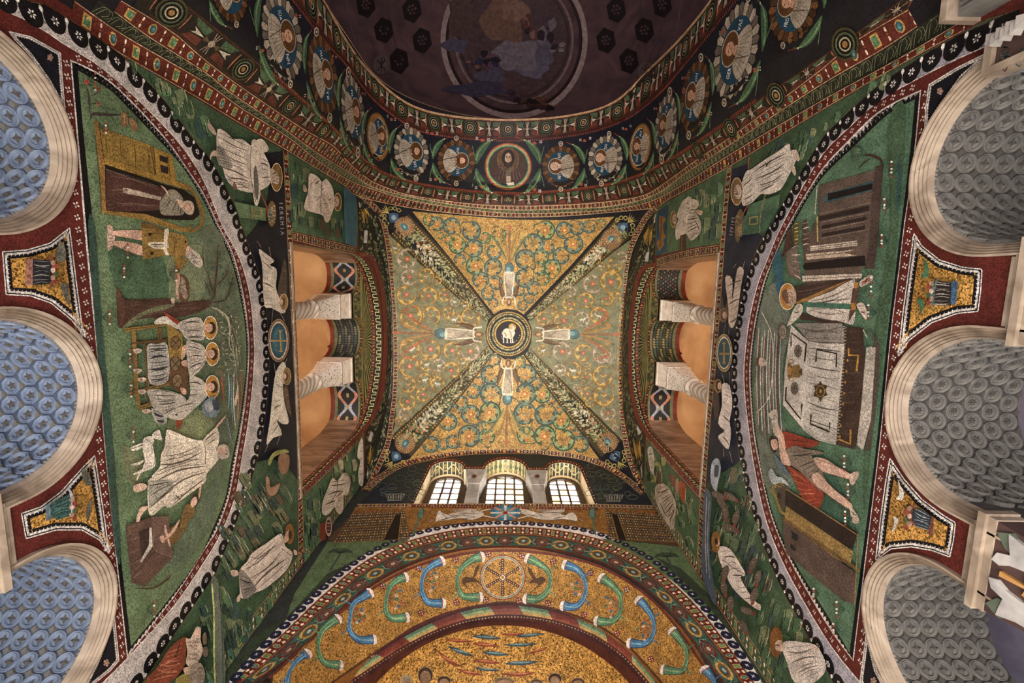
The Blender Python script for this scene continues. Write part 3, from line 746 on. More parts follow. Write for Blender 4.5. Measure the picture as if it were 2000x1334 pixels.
# ------------------------------------------------------------------ side walls: lunette archivolts, frames
TR = {}
TR['left'] = dict(S=S_LW,
 zi=P('152,137 209,172 236,196 303,266 357,327 400,398 424,450 451,507 468,575 479,642 481,710 474,777 464,845 452,901 441,968 417,1029 388,1090 337,1161 256,1262'),
 zo=P('137,116 202,148 256,196 324,270 371,337 400,381 427,440 456,497 476,575 485,642 487,693 481,777 471,845 461,901 447,972 424,1036 400,1073 347,1157 248,1284'),
 ri=P('-30,0 0,17 67,47 128,88 189,125 256,182 324,250 364,297 400,357 434,440 468,504 488,575 495,642 497,693 493,760 483,838 473,894 459,972 431,1043 400,1096 337,1187 236,1299 199,1334 165,1368'),
 ro=P('-20,-42 51,0 88,10 150,48 233,105 263,135 320,196 381,277 414,317 451,388 474,450 491,497 512,558 522,642 525,703 522,770 510,862 491,935 464,1012 420,1120 400,1150 327,1258 277,1334 250,1370'),
 ei=P('152,137 165,280 182,440 190,540 204,720 218,890 236,1086 256,1262'), eo=P('137,116 152,290 165,450 180,600 190,700 206,890 226,1086 248,1284'),
 so=P('120,105 128,219 140,440 163,640 187,890 215,1090 235,1299'))
TR['right'] = dict(S=S_RW,
 zi=P('1787,194 1735,223 1667,287 1600,354 1544,447 1517,497 1497,551 1480,622 1471,683 1469,727 1470,777 1476,845 1486,901 1507,995 1534,1063 1571,1130 1620,1208 1659,1275'),
 zo=P('1799,175 1718,216 1651,280 1600,337 1539,440 1510,504 1490,555 1475,622 1466,683 1463,727 1465,777 1471,845 1481,901 1502,995 1527,1063 1564,1134 1620,1228 1667,1292'),
 ri=P('1995,60 1941,84 1870,115 1796,152 1718,196 1651,256 1600,310 1527,440 1500,504 1480,555 1464,622 1456,683 1453,727 1455,777 1463,845 1471,901 1490,995 1513,1063 1550,1140 1620,1258 1690,1345 1720,1380'),
 ro=P('1985,20 1927,44 1843,84 1758,138 1701,179 1640,236 1600,280 1505,440 1476,494 1456,551 1441,622 1432,683 1430,727 1432,787 1441,862 1456,951 1480,1032 1510,1113 1544,1181 1581,1248 1608,1295 1635,1345 1655,1380'),
 ei=P('1787,194 1775,320 1760,440 1748,540 1735,642 1722,770 1710,884 1684,1086 1659,1275'), eo=P('1799,175 1786,310 1767,440 1755,540 1742,642 1729,770 1717,884 1692,1086 1667,1292'),
 so=P('1818,165 1803,320 1787,440 1772,560 1757,680 1744,790 1733,890 1714,1070 1690,1310'))
for side in ('left', 'right'):
    t = TR[side]; S = t['S']; lf = side == 'left'
    # red ground of the spandrel zone is the wall itself; picture field first
    d = D(S); q = spline(t['zi'], 4) + spline(t['ei'], 4)[::-1]
    d.poly(q, '5c7644' if lf else '4a7450', .6, raw=True)
    t['field'] = d
    zb = Band(S, t['zo'], t['zi']); z = step_band(zb, .055); zb2 = Band(S, t['eo'], t['ei']); step_band(zb2, .055, d=z)
    white_line(S, t['zo'], 2.2, d=z, L=2); white_line(S, t['eo'], 2.2, d=z, L=2)
    tag(z.build('trim_%d' % (13 if lf else 14)), kind='structure', label='black and white stepped border of the %s lunette' % side)
    # red band with little crosses between the white arch and the stepped border
    # white arch with black roundels
    wb = Band(S, t['ri'], t['ro']); d = wb.D(); wb.fill(d, 'b5aaa4' if lf else '9d97a0', .6)
    wb.rail(d, 0, 1.6, 'e0d5cc'); root = d.build('trim_%d' % (15 if lf else 16)); tag(root, kind='structure', label='white arch with black flower roundels over the %s lunette' % side)
    pitch = .212; n = int(wb.len / pitch)
    for i in range(n):
        x = (i + .5) * wb.len / n
        if not tr_ok(wb.px((x, .5)), 30)[0]: continue
        g = wb.D(); w = wb.wid; r = .102
        fr = wb.frame(x, 1); r *= 1.02; g.mpoly(fr, [(r * math.cos(a), -r * 1.02 + r * math.sin(a)) for a in [PI * 2 * k / 20 for k in range(20)]] if 0 else [(r * .93, -.004), (-r * .93, -.004)] + [(-r * math.cos(a), -r * .85 - r * 1.02 * math.sin(a)) for a in [PI * k / 12 for k in range(13)]], '151214', 1.6)
        for k in range(6):
            a = k * PI / 3; g.mpoly(fr, [(u * math.cos(a) - v * math.sin(a), -r * .92 + u * math.sin(a) + v * math.cos(a)) for u, v in ((.008, 0), (.026, .009), (.040, 0), (.026, -.009))], 'd8cec6', 2.4)
        fr = wb.frame(x + wb.len / n / 2, 1); g.mpoly(fr, [(.019 * math.cos(a), -.035 + .027 * math.sin(a)) for a in [PI * k / 4 for k in range(8)]], 'e2d8d0', 2.4)
        g.build('roundel', root)
    e = D(S); e.line([p for p in t['ro']], 2.2, '7a5a34' if lf else '6b5a48', 1.6, sm=4); e.line([(p[0] + (-3 if lf else 3) * 0, p[1]) for p in t['ro']], .8, '2a2018', 2.4, sm=4); e.build('edge_line', root)
# red bands with crosses: built as bands between the white arch edge and the stepped border
def cross_path(S, pts, pitch, col, d, r=.034):
    b = Band(S, [(p[0] - 2, p[1] - 2) for p in pts], [(p[0] + 2, p[1] + 2) for p in pts]); b.wid = 1; n = max(1, round(b.len / pitch))
    base = []
    for i in range(n):
        x = (i + .5) * b.len / n; c = b.px((x, .5))
        if not tr_ok(c)[0]: continue
        w = S.at(c[0], c[1], LH * 2.2); nrm = S.n; a = Vector((0, 1, 0)) if abs(nrm.x) > .5 else Vector((1, 0, 0)); u = Vector((0, 0, 1))
        for k in range(4):
            an = PI / 4 + k * PI / 2 + .4; cc = w + (a * math.cos(an) + u * math.sin(an)) * r * .62
            vs = [cc + (a * math.cos(an + q) + u * math.sin(an + q)) * r * s_ for q, s_ in ((0, .42), (PI / 2, .3), (PI, .42), (PI * 1.5, .3))]
            d._add(vs, [(0, 1, 2, 3)], col, False, None, 0)
for side in ('left', 'right'):
    t = TR[side]; S = t['S']; lf = side == 'left'; d = D(S)
    def mid(a, b): 
        A = resample(spline(a, 6), 60); B = resample(spline(b, 6), 60); return [((p[0] + q[0]) / 2, (p[1] + q[1]) / 2) for p, q in zip(A, B)]
    zz = t['zo']; ri = [p for p in t['ri'] if (p[1] > 60 and p[1] < 1290)]
    q = []
    A = resample(spline(zz, 6), 60); B = resample(spline(t['ri'], 6), 160)
    for p in A:
        nb = min(B, key=lambda s_: (s_[0] - p[0]) ** 2 + (s_[1] - p[1]) ** 2); q.append(((p[0] + nb[0]) / 2, (p[1] + nb[1]) / 2))
    cross_path(S, q, .115, 'd8c6b8', d)
    cross_path(S, mid(t['eo'], t['so']), .115, 'd8c6b8', d)
    WALLX = d
    t['x'] = d
# spandrel frames and fields: (gold basket fields, dark triangles)
def inset(pts, k):
    """move a closed outline inwards by k pixels"""
    n = len(pts); ar = sum(pts[i][0] * pts[(i + 1) % n][1] - pts[(i + 1) % n][0] * pts[i][1] for i in range(n)); sg = 1 if ar > 0 else -1; out = []
    for i in range(n):
        a, b, c = pts[i - 1], pts[i], pts[(i + 1) % n]
        def nv(p, q):
            dx, dy = q[0] - p[0], q[1] - p[1]; h = math.hypot(dx, dy) or 1; return (-dy / h * sg, dx / h * sg)
        n1, n2 = nv(a, b), nv(b, c); mx, my = n1[0] + n2[0], n1[1] + n2[1]; h = math.hypot(mx, my) or 1; mx /= h; my /= h
        co = max(.35, mx * n1[0] + my * n1[1]); out.append((b[0] + mx * k / co, b[1] + my * k / co))
    return out
SPAN = {
 'left': [('basket', P('5,492 54,488 98,475 136,445 139,470 150,560 160,635 168,660 140,625 100,592 60,578 12,575')),
          ('basket', P('42,1003 80,990 120,960 160,915 185,890 196,960 205,1020 213,1082 195,1055 160,1035 110,1035 51,1052')),
          ('field', P('18,62 60,72 118,104 122,160 127,217 95,160 60,110 30,78')),
          ('field', P('222,1190 232,1290 215,1310 185,1334 150,1370 190,1290 208,1240'))],
 'right': [('basket', P('1785,456 1800,480 1835,508 1880,522 1918,526 1915,570 1910,608 1870,612 1820,630 1775,665 1754,697 1765,600 1776,520')),
           ('basket', P('1738,895 1765,935 1800,975 1840,1005 1866,1021 1862,1055 1855,1088 1820,1075 1780,1068 1740,1072 1710,1095 1720,1010 1730,940')),
           ('field', P('1815,165 1870,132 1938,98 1880,150 1840,205 1806,262 1808,210')),
           ('field', P('1694,1220 1700,1260 1712,1310 1745,1370 1700,1370 1680,1330 1688,1270'))]}
for side in ('left', 'right'):
    S = TR[side]['S']; d = TR[side]['x']
    for kind, pts in SPAN[side]:
        q = resample(pts + [pts[0]], 160)[:-1]
        big = kind == 'basket'
        d.poly(q, '121014', .8, raw=True); d.line(q, 2.4, 'd3c8c0', 2, sm=0, closed=True, raw=True)
        w = 10 if big else 6
        i1 = inset(q, w * .55); i2 = inset(q, w); 
        d.line(i1, w * .42, 'cfc4bc', 1.6, sm=0, closed=True, raw=True)
        for k in range(0, len(q) - 1, 2):       # stepped teeth
            a, b = i1[k], i2[k]; c = i1[(k + 1) % len(i1)]
            d.poly([(a[0], a[1]), (c[0], c[1]), (b[0] + (b[0] - a[0]) * .2, b[1] + (b[1] - a[1]) * .2)], 'cfc4bc', 1.9, raw=True)
        i3 = inset(q, w * 1.45)
        d.poly(i3, 'b8842c' if big else '161620', 1.2, raw=True, gold=big)
    o = d.build('trim_%d' % (17 if side == 'left' else 18)); tag(o, kind='structure', label='red borders with white crosses round the %s spandrels' % side)
# ------------------------------------------------------------------ medallion arch (west)
b0 = P('560,-90 630,0 672,75 720,140 790,200 870,226 990,235 1110,227 1200,200 1270,135 1330,75 1390,0 1450,-90')
b1 = P('520,-70 582,7 627,67 680,126 725,185 775,226 837,257 990,271 1130,259 1222,229 1287,179 1331,128 1382,64 1422,13 1480,-60')
b2 = P('300,-40 380,20 481,101 582,189 643,243 700,303 755,341 860,367 995,378 1118,371 1220,353 1301,317 1382,266 1490,189 1620,101 1700,45 1800,-30')
b3 = P('236,0 337,61 380,99 436,144 519,202 594,252 650,283 681,317 722,351 762,369 800,381 900,396 995,402 1100,400 1200,392 1261,380 1301,355 1362,311 1440,258 1600,138 1667,81 1775,17')
b4 = P('192,0 287,71 400,142 447,180 537,240 618,299 681,337 722,363 762,376 830,390 900,402 995,410 1100,408 1200,402 1281,380 1342,337 1440,274 1600,169 1735,91 1863,3')
b5 = P('145,0 236,64 400,159 470,209 560,265 621,313 681,351 722,367 800,390 900,407 995,416 1100,415 1200,408 1277,390 1342,355 1440,292 1600,199 1762,111 1887,37')
b6 = P('84,10 233,105 380,189 470,243 553,290 621,331 673,363 700,384 800,406 900,418 995,424 1100,422 1200,414 1285,406 1297,395 1362,360 1440,317 1600,219 1769,121 1927,37')
WA = bpy.data.objects['trim_9']
n_ = 140
B01 = Band(S_WA, b0, b1, n_); B12 = Band(S_WA, b1, b2, n_); B23 = Band(S_WA, b2, b3, n_); B34 = Band(S_ALL, b3, b4, n_); B45 = Band(S_ALL, b4, b5, n_); B56 = Band(S_ALL, b5, b6, n_)
def s_of(b, x=992.5, t=.5):
    lo, hi = 0, b.len
    for _ in range(40):
        m = (lo + hi) / 2
        if b.px((m, t))[0] < x: lo = m
        else: hi = m
    return lo
d = B12.D(); B12.fill(d, '14161f', .5, m=6)
for i in range(330):
    s = i * B12.len / 330
    for t in (.02, .97): d.line([(s, t), (s + .03, t + .035)], 1.3, '8a3f24', 1.5, sm=0)
B12.rail(d, .0, 3.4, '3a1710', 1); B12.rail(d, .985, 4, '4a1c12', 1)
d.build('ground', WA)
for b, t_in in ((B01, 0), (B23, 1)):
    d = b.D(); b.fill(d, '221c14', .6)
    b.rail(d, .06, 3, '4a2214', 1); b.rail(d, .94, 3, '4a2214', 1)
    if b is B01: b.rail(d, -.02, 4.2, 'b08a5c', 2.5)
    d.build('ground', WA)
    c = s_of(b); pitch = 1.33 if b is B23 else 1.2; k0 = -int(c / pitch) - 1
    for k in range(k0, -k0 + 2):
        for h in (0, .5):
            s = c + (k + h) * pitch
            if not (0 < s < b.len): continue
            if not tr_ok(b.px((s, .5)), 60)[0]: continue
            g = b.D(); w = b.wid; r = w * .36
            if h == 0:
                for q in (-1, 1): g.line([(s + q * r * (1.28 + .12 * math.cos(a)), .5 + b.mul(r * 1.05 * math.sin(a))) for a in (-1.1, -.6, 0, .6, 1.1)], 2.4, 'a5603c', 1.4, taper=True)
                fr = b.frame(s, .5); r = min(.2, r); g.mann(fr, 0, r * 1.2, '0e0d0d', 1.8)
                for ra, rb_, col in ((1.02, 1.2, '3f3a20'), (.72, .86, '4f5d35'), (.4, .52, 'a99a78'), (0, .24, '94672c')): g.mann(fr, r * ra, r * rb_, col, 3)
                g.build('roundel', WA)
            else:
                for q in (-1, 1):
                    g.poly([(s + q * .12, .14), (s + q * .40, .10), (s + q * .32, .34), (s + q * .14, .42)], '3d5a30', 1.2); g.poly([(s + q * .12, .86), (s + q * .40, .9), (s + q * .32, .66), (s + q * .14, .58)], '5d2a1b', 1.2)
                    g.poly([(s + q * .14, .5), (s + q * .34, .38), (s + q * .28, .5), (s + q * .34, .62)], 'b9ad98', 1.8); g.poly([(s + q * .02, .5), (s + q * .13, .40), (s + q * .13, .60)], '5a4630', 1.6)
                for v in (.12, .88):
                    for q in (-.05, 0, .05): g.line([(s + q, v), (s, .5)], 1.3, 'a58f78', 1.7, sm=0)
                bdisc(g, b, s, .5, .05, .05, 'a58f78', 2.4, 8); g.build('star_flower', WA)
gem_band('gem_border', B34, .29, 1.0, mesh('gem_border', [(0, 0, 0)] * 3, [], MO, WA), '5a2014', edge='b89a74')
gem_band('gem_border', B56, .29, 1.0, mesh('gem_border', [(0, 0, 0)] * 3, [], MO, WA), '5a2014', edge='b89a74')
d = B45.D(); B45.fill(d, '1f2116', .8); k = int(B45.len / .16)
for i in range(k):
    s = (i + .5) * B45.len / k
    if not tr_ok(B45.px((s, .5)))[0]: continue
    for q in (.0, .035): d.line([(s - .07 + q, .9), (s - .02 + q, .2), (s + .05 + q, .12), (s + .07 + q, .5), (s + .02 + q, .8)], .9, '7c7c52', 1.8, sm=2)
d.build('wave_border', WA)
# medallions: centre, semi axes, tilt, look
def aff(cx, cy, U, R): return lambda p: (cx + p[0] * R[0] + p[1] * U[0], cy + p[0] * R[1] + p[1] * U[1])
MED = [  # cx cy rx ry tilt rim hair beard dark text
 (447, -16, 31, 56, -12, 'gold', '', 0), (550, 72, 35, 80, -10, 'white', 'IOANN', 0), (630, 146, 25, 73, -9, 'gold', 'MATTE', 0), (689, 219, 20, 68, -7, 'white', 'FILIP', 0),
 (738, 267, 22, 47, -6, 'ring', 'BARTO', 0), (803, 297, 31, 45, -10, 'white', 'IACO BVS', 1), (891, 314, 34, 38, 0, 'gold', 'PAV LVS', 1), (992.5, 325, 46, 46, 0, 'rainbow', '', 2),
 (1095.5, 325, 34, 38, 0, 'gold', 'PET RVS', 3), (1182.5, 310, 31, 42, 9, 'white', 'ANDR EAS', 3), (1250.5, 287, 21, 46, 8, 'ring', 'TOMAS', 0), (1301, 245, 19, 57, 7, 'white', 'IACO', 0),
 (1358, 188, 25, 66, 9, 'gold', 'SIMON', 0), (1439, 98, 37, 90, 13, 'white', 'GERVAS', 0), (1552, 8, 43, 72, 15, 'gold', 'PROTAS', 0)]
def text_mesh(s):
    c = bpy.data.curves.new('lettering', 'FONT'); c.body = s; c.size = 1; c.resolution_u = 2; o = bpy.data.objects.new('lettering', c); COL.objects.link(o)
    dg = bpy.context.evaluated_depsgraph_get(); me = bpy.data.meshes.new_from_object(o.evaluated_get(dg)); v = [(a.co.x, a.co.y) for a in me.vertices]; f = [tuple(p.vertices) for p in me.polygons]
    bpy.data.objects.remove(o); bpy.data.curves.remove(c); bpy.data.meshes.remove(me)
    w = max(a[0] for a in v) if v else 1; return v, f, w
def letter(d, s, fn, col='d9cfc4', L=3, gold=False):
    """fn maps (0..1 along, 0..1 up) to picture coordinates"""
    v, f, w = text_mesh(s); x0 = 0
    if len(s) == 1 and w < .5: x0 = (.5 - w) / 2; w = .5
    pv = [d.S.at(*fn(((a[0] + x0) / w, a[1] / .72)), LH * L) for a in v]; d._add(pv, f, col, gold, None, 0)
names = ['seventh', 'sixth', 'fifth', 'fourth', 'third', 'second', 'first']
for i, (cx, cy, rx, ry, tl, rim, txt, kd) in enumerate(MED):
    a = math.radians(tl); c, s = math.cos(a), math.sin(a)
    if i < 7: U = (rx * c, rx * s); R = (-ry * s, ry * c); where = '%s left of the central bearded bust' % names[i]
    elif i > 7: U = (-rx * c, -rx * s); R = (ry * s, -ry * c); where = '%s right of the central bearded bust' % names[14 - i]
    else: U = (0, -ry); R = (rx, 0)
    fn = aff(cx, cy, U, R)
    c0 = S_WA.at(cx, max(cy, 2))
    rimn = {'gold': 'brown petalled border', 'white': 'white feathered border', 'ring': 'plain golden ring', 'rainbow': 'rainbow ring'}[rim]
    lab = 'round portrait medallion with %s, %s' % (rimn, where) if i != 7 else 'central round medallion, dark-robed bearded bust in a rainbow ring on the great arch'
    e = empty('portrait_medallion', c0, lab, 'medallion', 'portrait medallions of the great arch')
    d = D(S_WA, fn=fn)
    if rim in ('gold', 'white'):
        n = 26; ca, cb = ('452c12', '6a431c') if rim == 'gold' else ('5e5446', 'a0917a'); d.disc(0, 0, 1, 1, '1b1712', 1, n=30)
        for k in range(n):
            a0 = 2 * PI * k / n; d.poly([(.76 * math.cos(a0 - .1), .76 * math.sin(a0 - .1)), (1.03 * math.cos(a0 - .11), 1.03 * math.sin(a0 - .11)), (1.1 * math.cos(a0), 1.1 * math.sin(a0)), (1.03 * math.cos(a0 + .11), 1.03 * math.sin(a0 + .11)), (.76 * math.cos(a0 + .1), .76 * math.sin(a0 + .1))], cb if k % 2 == 0 else ca, 1.6)
    elif rim == 'ring': d.disc(0, 0, 1, 1, '8b5f1f', 1, n=32); d.ring(0, 0, .97, .97, 1, '3a2410', 1.8); d.ring(0, 0, .8, .8, 1.2, 'c9b48a', 1.8)
    else:
        for r0_, r1_, col in ((.95, 1, '8a3d1c'), (.91, .95, 'b87a34'), (.87, .91, '93a258'), (.82, .87, '3f7a50'), (.78, .82, '15130f')): d.ann(0, 0, r0_, r1_, col, 2, 48)
    d.build('border', e)
    d = D(S_WA, fn=fn); f = D(S_WA, fn=fn); h = D(S_WA, fn=fn)
    if i != 7:
        d.disc(0, 0, .78, .78, '173c4e', 2.2, n=30); d.build('blue_ground', e)
        f.poly(spline([(-.62, -.42), (-.42, -.05), (-.15, .06), (.15, .06), (.42, -.05), (.62, -.42), (.4, -.66), (0, -.77), (-.4, -.66)], 3, True), '9c8e78' if kd != 1 else 'a09480', 3)
        for q in range(9): x = -.5 + q * .125; f.line([(x, -.62 + .1 * abs(x)), (x * .45, .02)], 1, '6b5f50', 3.8, sm=0)
        f.line([(-.05, -.75), (-.2, .04)], 1.6, '4a382c', 4, sm=0); f.build('robe', e)
        h.disc(0, .3, .42, .42, 'a89a80', 3.4, n=24); h.disc(0, .3, .385, .385, '55330f', 4, n=24); h.build('halo', e)
        hd = D(S_WA, fn=fn); hair = {0: '5a3a22', 1: '3a2416', 2: '2a1a10', 3: 'a89a88'}[kd]
        hd.poly([(-.1, .1), (.1, .1), (.12, -.06), (-.12, -.06)], 'a47a5a', 4.4); hd.disc(0, .34, .22, .27, hair, 4.8, n=16); hd.disc(0, .29, .165, .22, 'b88a68', 5.4, n=16)
        hd.disc(-.07, .33, .03, .02, '2a1a12', 6, n=8); hd.disc(.07, .33, .03, .02, '2a1a12', 6, n=8); hd.line([(0, .34), (.01, .24)], .8, '7a4f38', 6, sm=0); hd.line([(-.06, .18), (.06, .18)], .9, '6a2f20', 6, sm=0)
        if kd in (1, 3): hd.poly([(-.15, .22), (0, .17), (.15, .22), (.1, .04), (0, -.02), (-.1, .04)], hair, 5.8)
        hd.build('face', e)
        t = D(S_WA, fn=fn); w = txt.split(' ') if ' ' in txt else ([txt[:3], txt[3:]] if txt else [])
        for q, wd in enumerate(w):
            if not wd: continue
            x0 = -.66 if q == 0 else .42
            letter(t, wd, lambda p, x0=x0: fn((x0 + p[0] * .26, .0 + p[1] * .17)), 'd9cfc4', 3.6)
        t.build('lettering', e)
    else:
        d.disc(0, 0, .8, .8, '3b2c1c', 2.2, n=36, gold=False); d.build('gold_ground', e)
        for sx in (-1, 1): f.poly([(sx * .78, -.16), (sx * .62, -.05), (sx * .3, .06), (sx * .1, -.05), (0, -.2), (0, -.8), (sx * .35, -.71), (sx * .62, -.5)], '3b241c', 3)
        for x in (-.55, -.4, -.25, .25, .4, .55): f.line([(x, -.55), (x * .7, .0)], 1.2, '6a4a38', 3.6, sm=0)
        f.poly([(-.16, -.05), (.16, -.05), (.12, -.4), (-.12, -.4)], '5a4a3a', 3.3); f.build('robe', e)
        h.disc(0, .28, .46, .5, '5a3f1c', 3, n=26); h.ring(0, .28, .46, .5, 1, '7c5c2c', 3.5); h.build('halo', e)
        hd = D(S_WA, fn=fn); hd.poly(spline([(-.2, .1), (-.28, .35), (-.18, .62), (0, .7), (.18, .62), (.28, .35), (.2, .1), (.12, -.02), (-.12, -.02)], 3, True), '1c120c', 4)
        hd.disc(0, .32, .145, .25, 'a88a6c', 5, n=18); hd.poly([(-.14, .22), (0, .14), (.14, .22), (.09, -.02), (0, -.1), (-.09, -.02)], '2c1c12', 5.6)
        for sx in (-1, 1): hd.disc(sx * .06, .36, .035, .02, '1a100a', 6, n=8); hd.line([(sx * .02, .41), (sx * .11, .41)], 1, '2a1a10', 6, sm=0)
        hd.line([(0, .38), (0, .24)], .9, '7a583c', 6, sm=0); hd.line([(-.04, .15), (.04, .15)], 1, '7a3a28', 6.2, sm=0); hd.build('face', e)
        t = D(S_WA, fn=fn); t.poly([(-.08, -.42), (.1, -.42), (.1, -.66), (-.08, -.66)], 'c0ac90', 4); t.poly([(-.1, -.7), (.24, -.68), (.26, -.78), (.0, -.8)], 'c9bda8', 4.2); t.disc(.02, -.56, .1, .07, 'b08a68', 4.6, n=10); t.build('hand_with_book', e)
    # dolphins: tails meet on the outer side
    for sd in ((1,) if i > 7 else ((-1,) if i < 7 else (-1, 1))):
        for up in (-1, 1):
            g = D(S_WA, fn=(lambda p, cx=cx, cy=cy, rx=rx, ry=ry, a=a: (cx + p[0] * rx * math.cos(a) - p[1] * ry * math.sin(a), cy + p[0] * rx * math.sin(a) + p[1] * ry * math.cos(a))))
            pts = []; inn = []
            for k in range(11):
                an = math.radians(4 + 58 * k / 10); r0 = 1.36 - .06 * k / 10; w = .05 + .27 * math.sin(PI * min(1, k / 9)) ** .8
                pts.append((sd * (r0 + w * .5) * math.cos(an), up * (r0 + w * .5) * math.sin(an))); inn.append((sd * (r0 - w * .5) * math.cos(an), up * (r0 - w * .5) * math.sin(an)))
            an = math.radians(68); pts.append((sd * 1.2 * math.cos(an), up * 1.2 * math.sin(an)))
            g.poly(pts + inn[::-1], '2f5a30', 1.7); mid_ = [((p[0] * 2 + q[0]) / 3, (p[1] * 2 + q[1]) / 3) for p, q in zip(pts, inn)]
            g.line(mid_[1:-1], 2.8, '5f8444', 2.4, sm=2); an = math.radians(58); g.disc(sd * 1.31 * math.cos(an), up * 1.31 * math.sin(an), .04, .03, 'c9c2a0', 3, n=8)
            g.line([pts[2], (pts[2][0] + sd * .12, pts[2][1] * 2.2), (pts[2][0] + sd * .08, up * .75)], 1.3, '4f7040', 2, sm=3)
            g.line([(sd * 1.28 * math.cos(1.1), up * 1.28 * math.sin(1.1)), (sd * 1.05 * math.cos(1.28), up * 1.3 * math.sin(1.28))], 1.2, '8a3a28', 2.6, sm=0)
            o = g.build('dolphin'); side_ = 'upper' if up < 0 else 'lower'
            tag(o, '%s green dolphin hugging the %s' % (side_, ('%s edge of the dark central bust medallion' % ('right' if sd > 0 else 'left') if i == 7 else 'portrait medallion ' + where)), 'dolphin', 'green dolphins of the great arch')
# little flowers, shells and pearls on the dark ground of the arch
rr = random.Random(3); d = D(S_WA)
for i in range(len(MED) - 1):
    m0, m1 = MED[i], MED[i + 1]
    for q, up in ((.5, -1), (.5, 1), (.62, -1), (.38, 1), (.4, -1), (.6, 1)):
        x = m0[0] + (m1[0] - m0[0]) * q; y = m0[1] + (m1[1] - m0[1]) * q; h = (m0[3] + m1[3]) / 2 * (1.02 if q == .5 else 1.14) * up; a = math.radians((m0[4] + m1[4]) / 2)
        px_, py_ = x - h * math.sin(a), y + h * math.cos(a); sc = (m0[2] + m1[2]) / 130
        if q == .5:
            for k in range(5): d.line([(px_, py_), (px_ + 7 * sc * math.cos(PI * (k + .5) / 5), py_ + up * 9 * sc * math.sin(PI * (k + .5) / 5) * (m0[3] / m0[2]) ** .5)], 2.0, 'a3472c', 2, sm=0)
        else:
            for k in range(4): an = PI / 4 + k * PI / 2; d.disc(px_ + 3.4 * sc * math.cos(an), py_ + 3.6 * sc * math.sin(an) * (m0[3] / m0[2]) ** .6, 2.0 * sc, 2.4 * sc, 'b9a8a0', 2, n=6)
for m in MED:
    if m[5] != 'rainbow' and m[5] != 'ring':
        a = math.radians(m[4])
        for up in (-1, 1):
            x, y = m[0] - up * m[3] * 1.16 * math.sin(a), m[1] + up * m[3] * 1.16 * math.cos(a); k = (m[3] / m[2]) ** .7
            d.disc(x, y, 4.6, 4.6 * k, 'b5a48a', 2.2, n=12); d.disc(x, y, 3, 3 * k, '3a2c20', 2.8, n=12); d.disc(x, y, 1.4, 1.4 * k, 'b5a48a', 3.4, n=8)
d.build('scattered_flowers', WA)['kind'] = 'stuff'
# ------------------------------------------------------------------ east wall borders
EWO = bpy.data.objects['wall_east']
# smoother, traced again in picture coordinates
e0 = P('440,1334 500,1268 560,1208 620,1150 700,1088 770,1052 840,1032 910,1021 988,1018 1066,1022 1140,1032 1205,1052 1280,1092 1350,1150 1400,1205 1450,1270 1490,1334')
e1 = P('452,1334 510,1278 568,1222 628,1164 703,1102 773,1065 842,1044 911,1032 988,1028 1065,1032 1138,1044 1202,1064 1274,1105 1340,1162 1388,1215 1436,1280 1474,1334')
e2 = P('468,1334 522,1292 580,1236 640,1180 708,1120 777,1082 845,1060 913,1047 988,1043 1063,1047 1134,1060 1198,1081 1267,1122 1328,1178 1374,1230 1420,1290 1450,1334')
e3 = P('496,1334 545,1300 600,1258 655,1203 714,1150 782,1110 850,1086 916,1073 988,1069 1060,1073 1130,1086 1192,1108 1260,1150 1312,1200 1352,1252 1394,1310 1412,1334')
Bw = Band(S_EW, e1, e0); d = Bw.D(); Bw.fill(d, 'd9cfcb', .6); et = d.build('trim_19'); tag(et, kind='structure', label='white arch with dark roundels over the apse')
n = int(Bw.len / .205)
for i in range(n):
    s = (i + .5) * Bw.len / n
    if not tr_ok(Bw.px((s, .5)), 20)[0]: continue
    g = Bw.D(); fr = Bw.frame(s, 1); g.mpoly(fr, [(.09 * math.cos(a), -.088 + .09 * math.sin(a)) for a in [PI * k / 8 for k in range(16)]], '1b1c34', 1.6); g.mpoly(fr, [(q * math.cos(a), -.088 + q * math.sin(a)) for a, q in [(PI * k / 4, .04 if k % 2 else .014) for k in range(8)]], 'b8b0bc', 2.4); g.build('roundel', et)
gem_band('trim_20', Band(S_EW, e2, e1), .2, 1.0, None, '5c1c16', edge='8a5a34', label='red gem border over the apse')
Bg = Band(S_EW, e3, e2); d = Bg.D(); Bg.fill(d, '2c5a48', .6); Bg.rail(d, .06, 4, '5a241a', 1.4); Bg.rail(d, .94, 2, '5a241a', 1.4); gt_ = d.build('trim_21'); tag(gt_, kind='structure', label='green border of leaves and coloured rings over the apse')
n = int(Bg.len / .43); n += 1 - n % 2
for i in range(n):
    s = (i + .5) * Bg.len / n
    if not tr_ok(Bg.px((s, .5)), 20)[0]: continue
    g = Bg.D(); gold = (i + n // 2) % 2 == 1; r = Bg.wid * .33
    for q, col in ((1, 'b58a3a' if gold else '6a1f1a'), (.72, '6b4a1c' if gold else '3c5a4a'), (.5, '2a4a5a' if gold else '7a2a22'), (.25, 'a8a48c')): bdisc(g, Bg, s, .52, r * q, r * q, col, 1.2 + (1 - q) * 2, 16)
    g.build('ring_flower', gt_)
    g = Bg.D(); x = s + Bg.len / n / 2
    for k in range(6): a = k * PI / 3; g.line([(x, .5), (x + .05 * math.cos(a), .5 + Bg.mul(.08 * math.sin(a))), (x + .1 * math.cos(a + .35), .5 + Bg.mul(.13 * math.sin(a + .35)))], 1.3, '7d9a80' if k % 2 else '17352c', 1.5, sm=2)
    g.build('leaf_sprig', gt_)
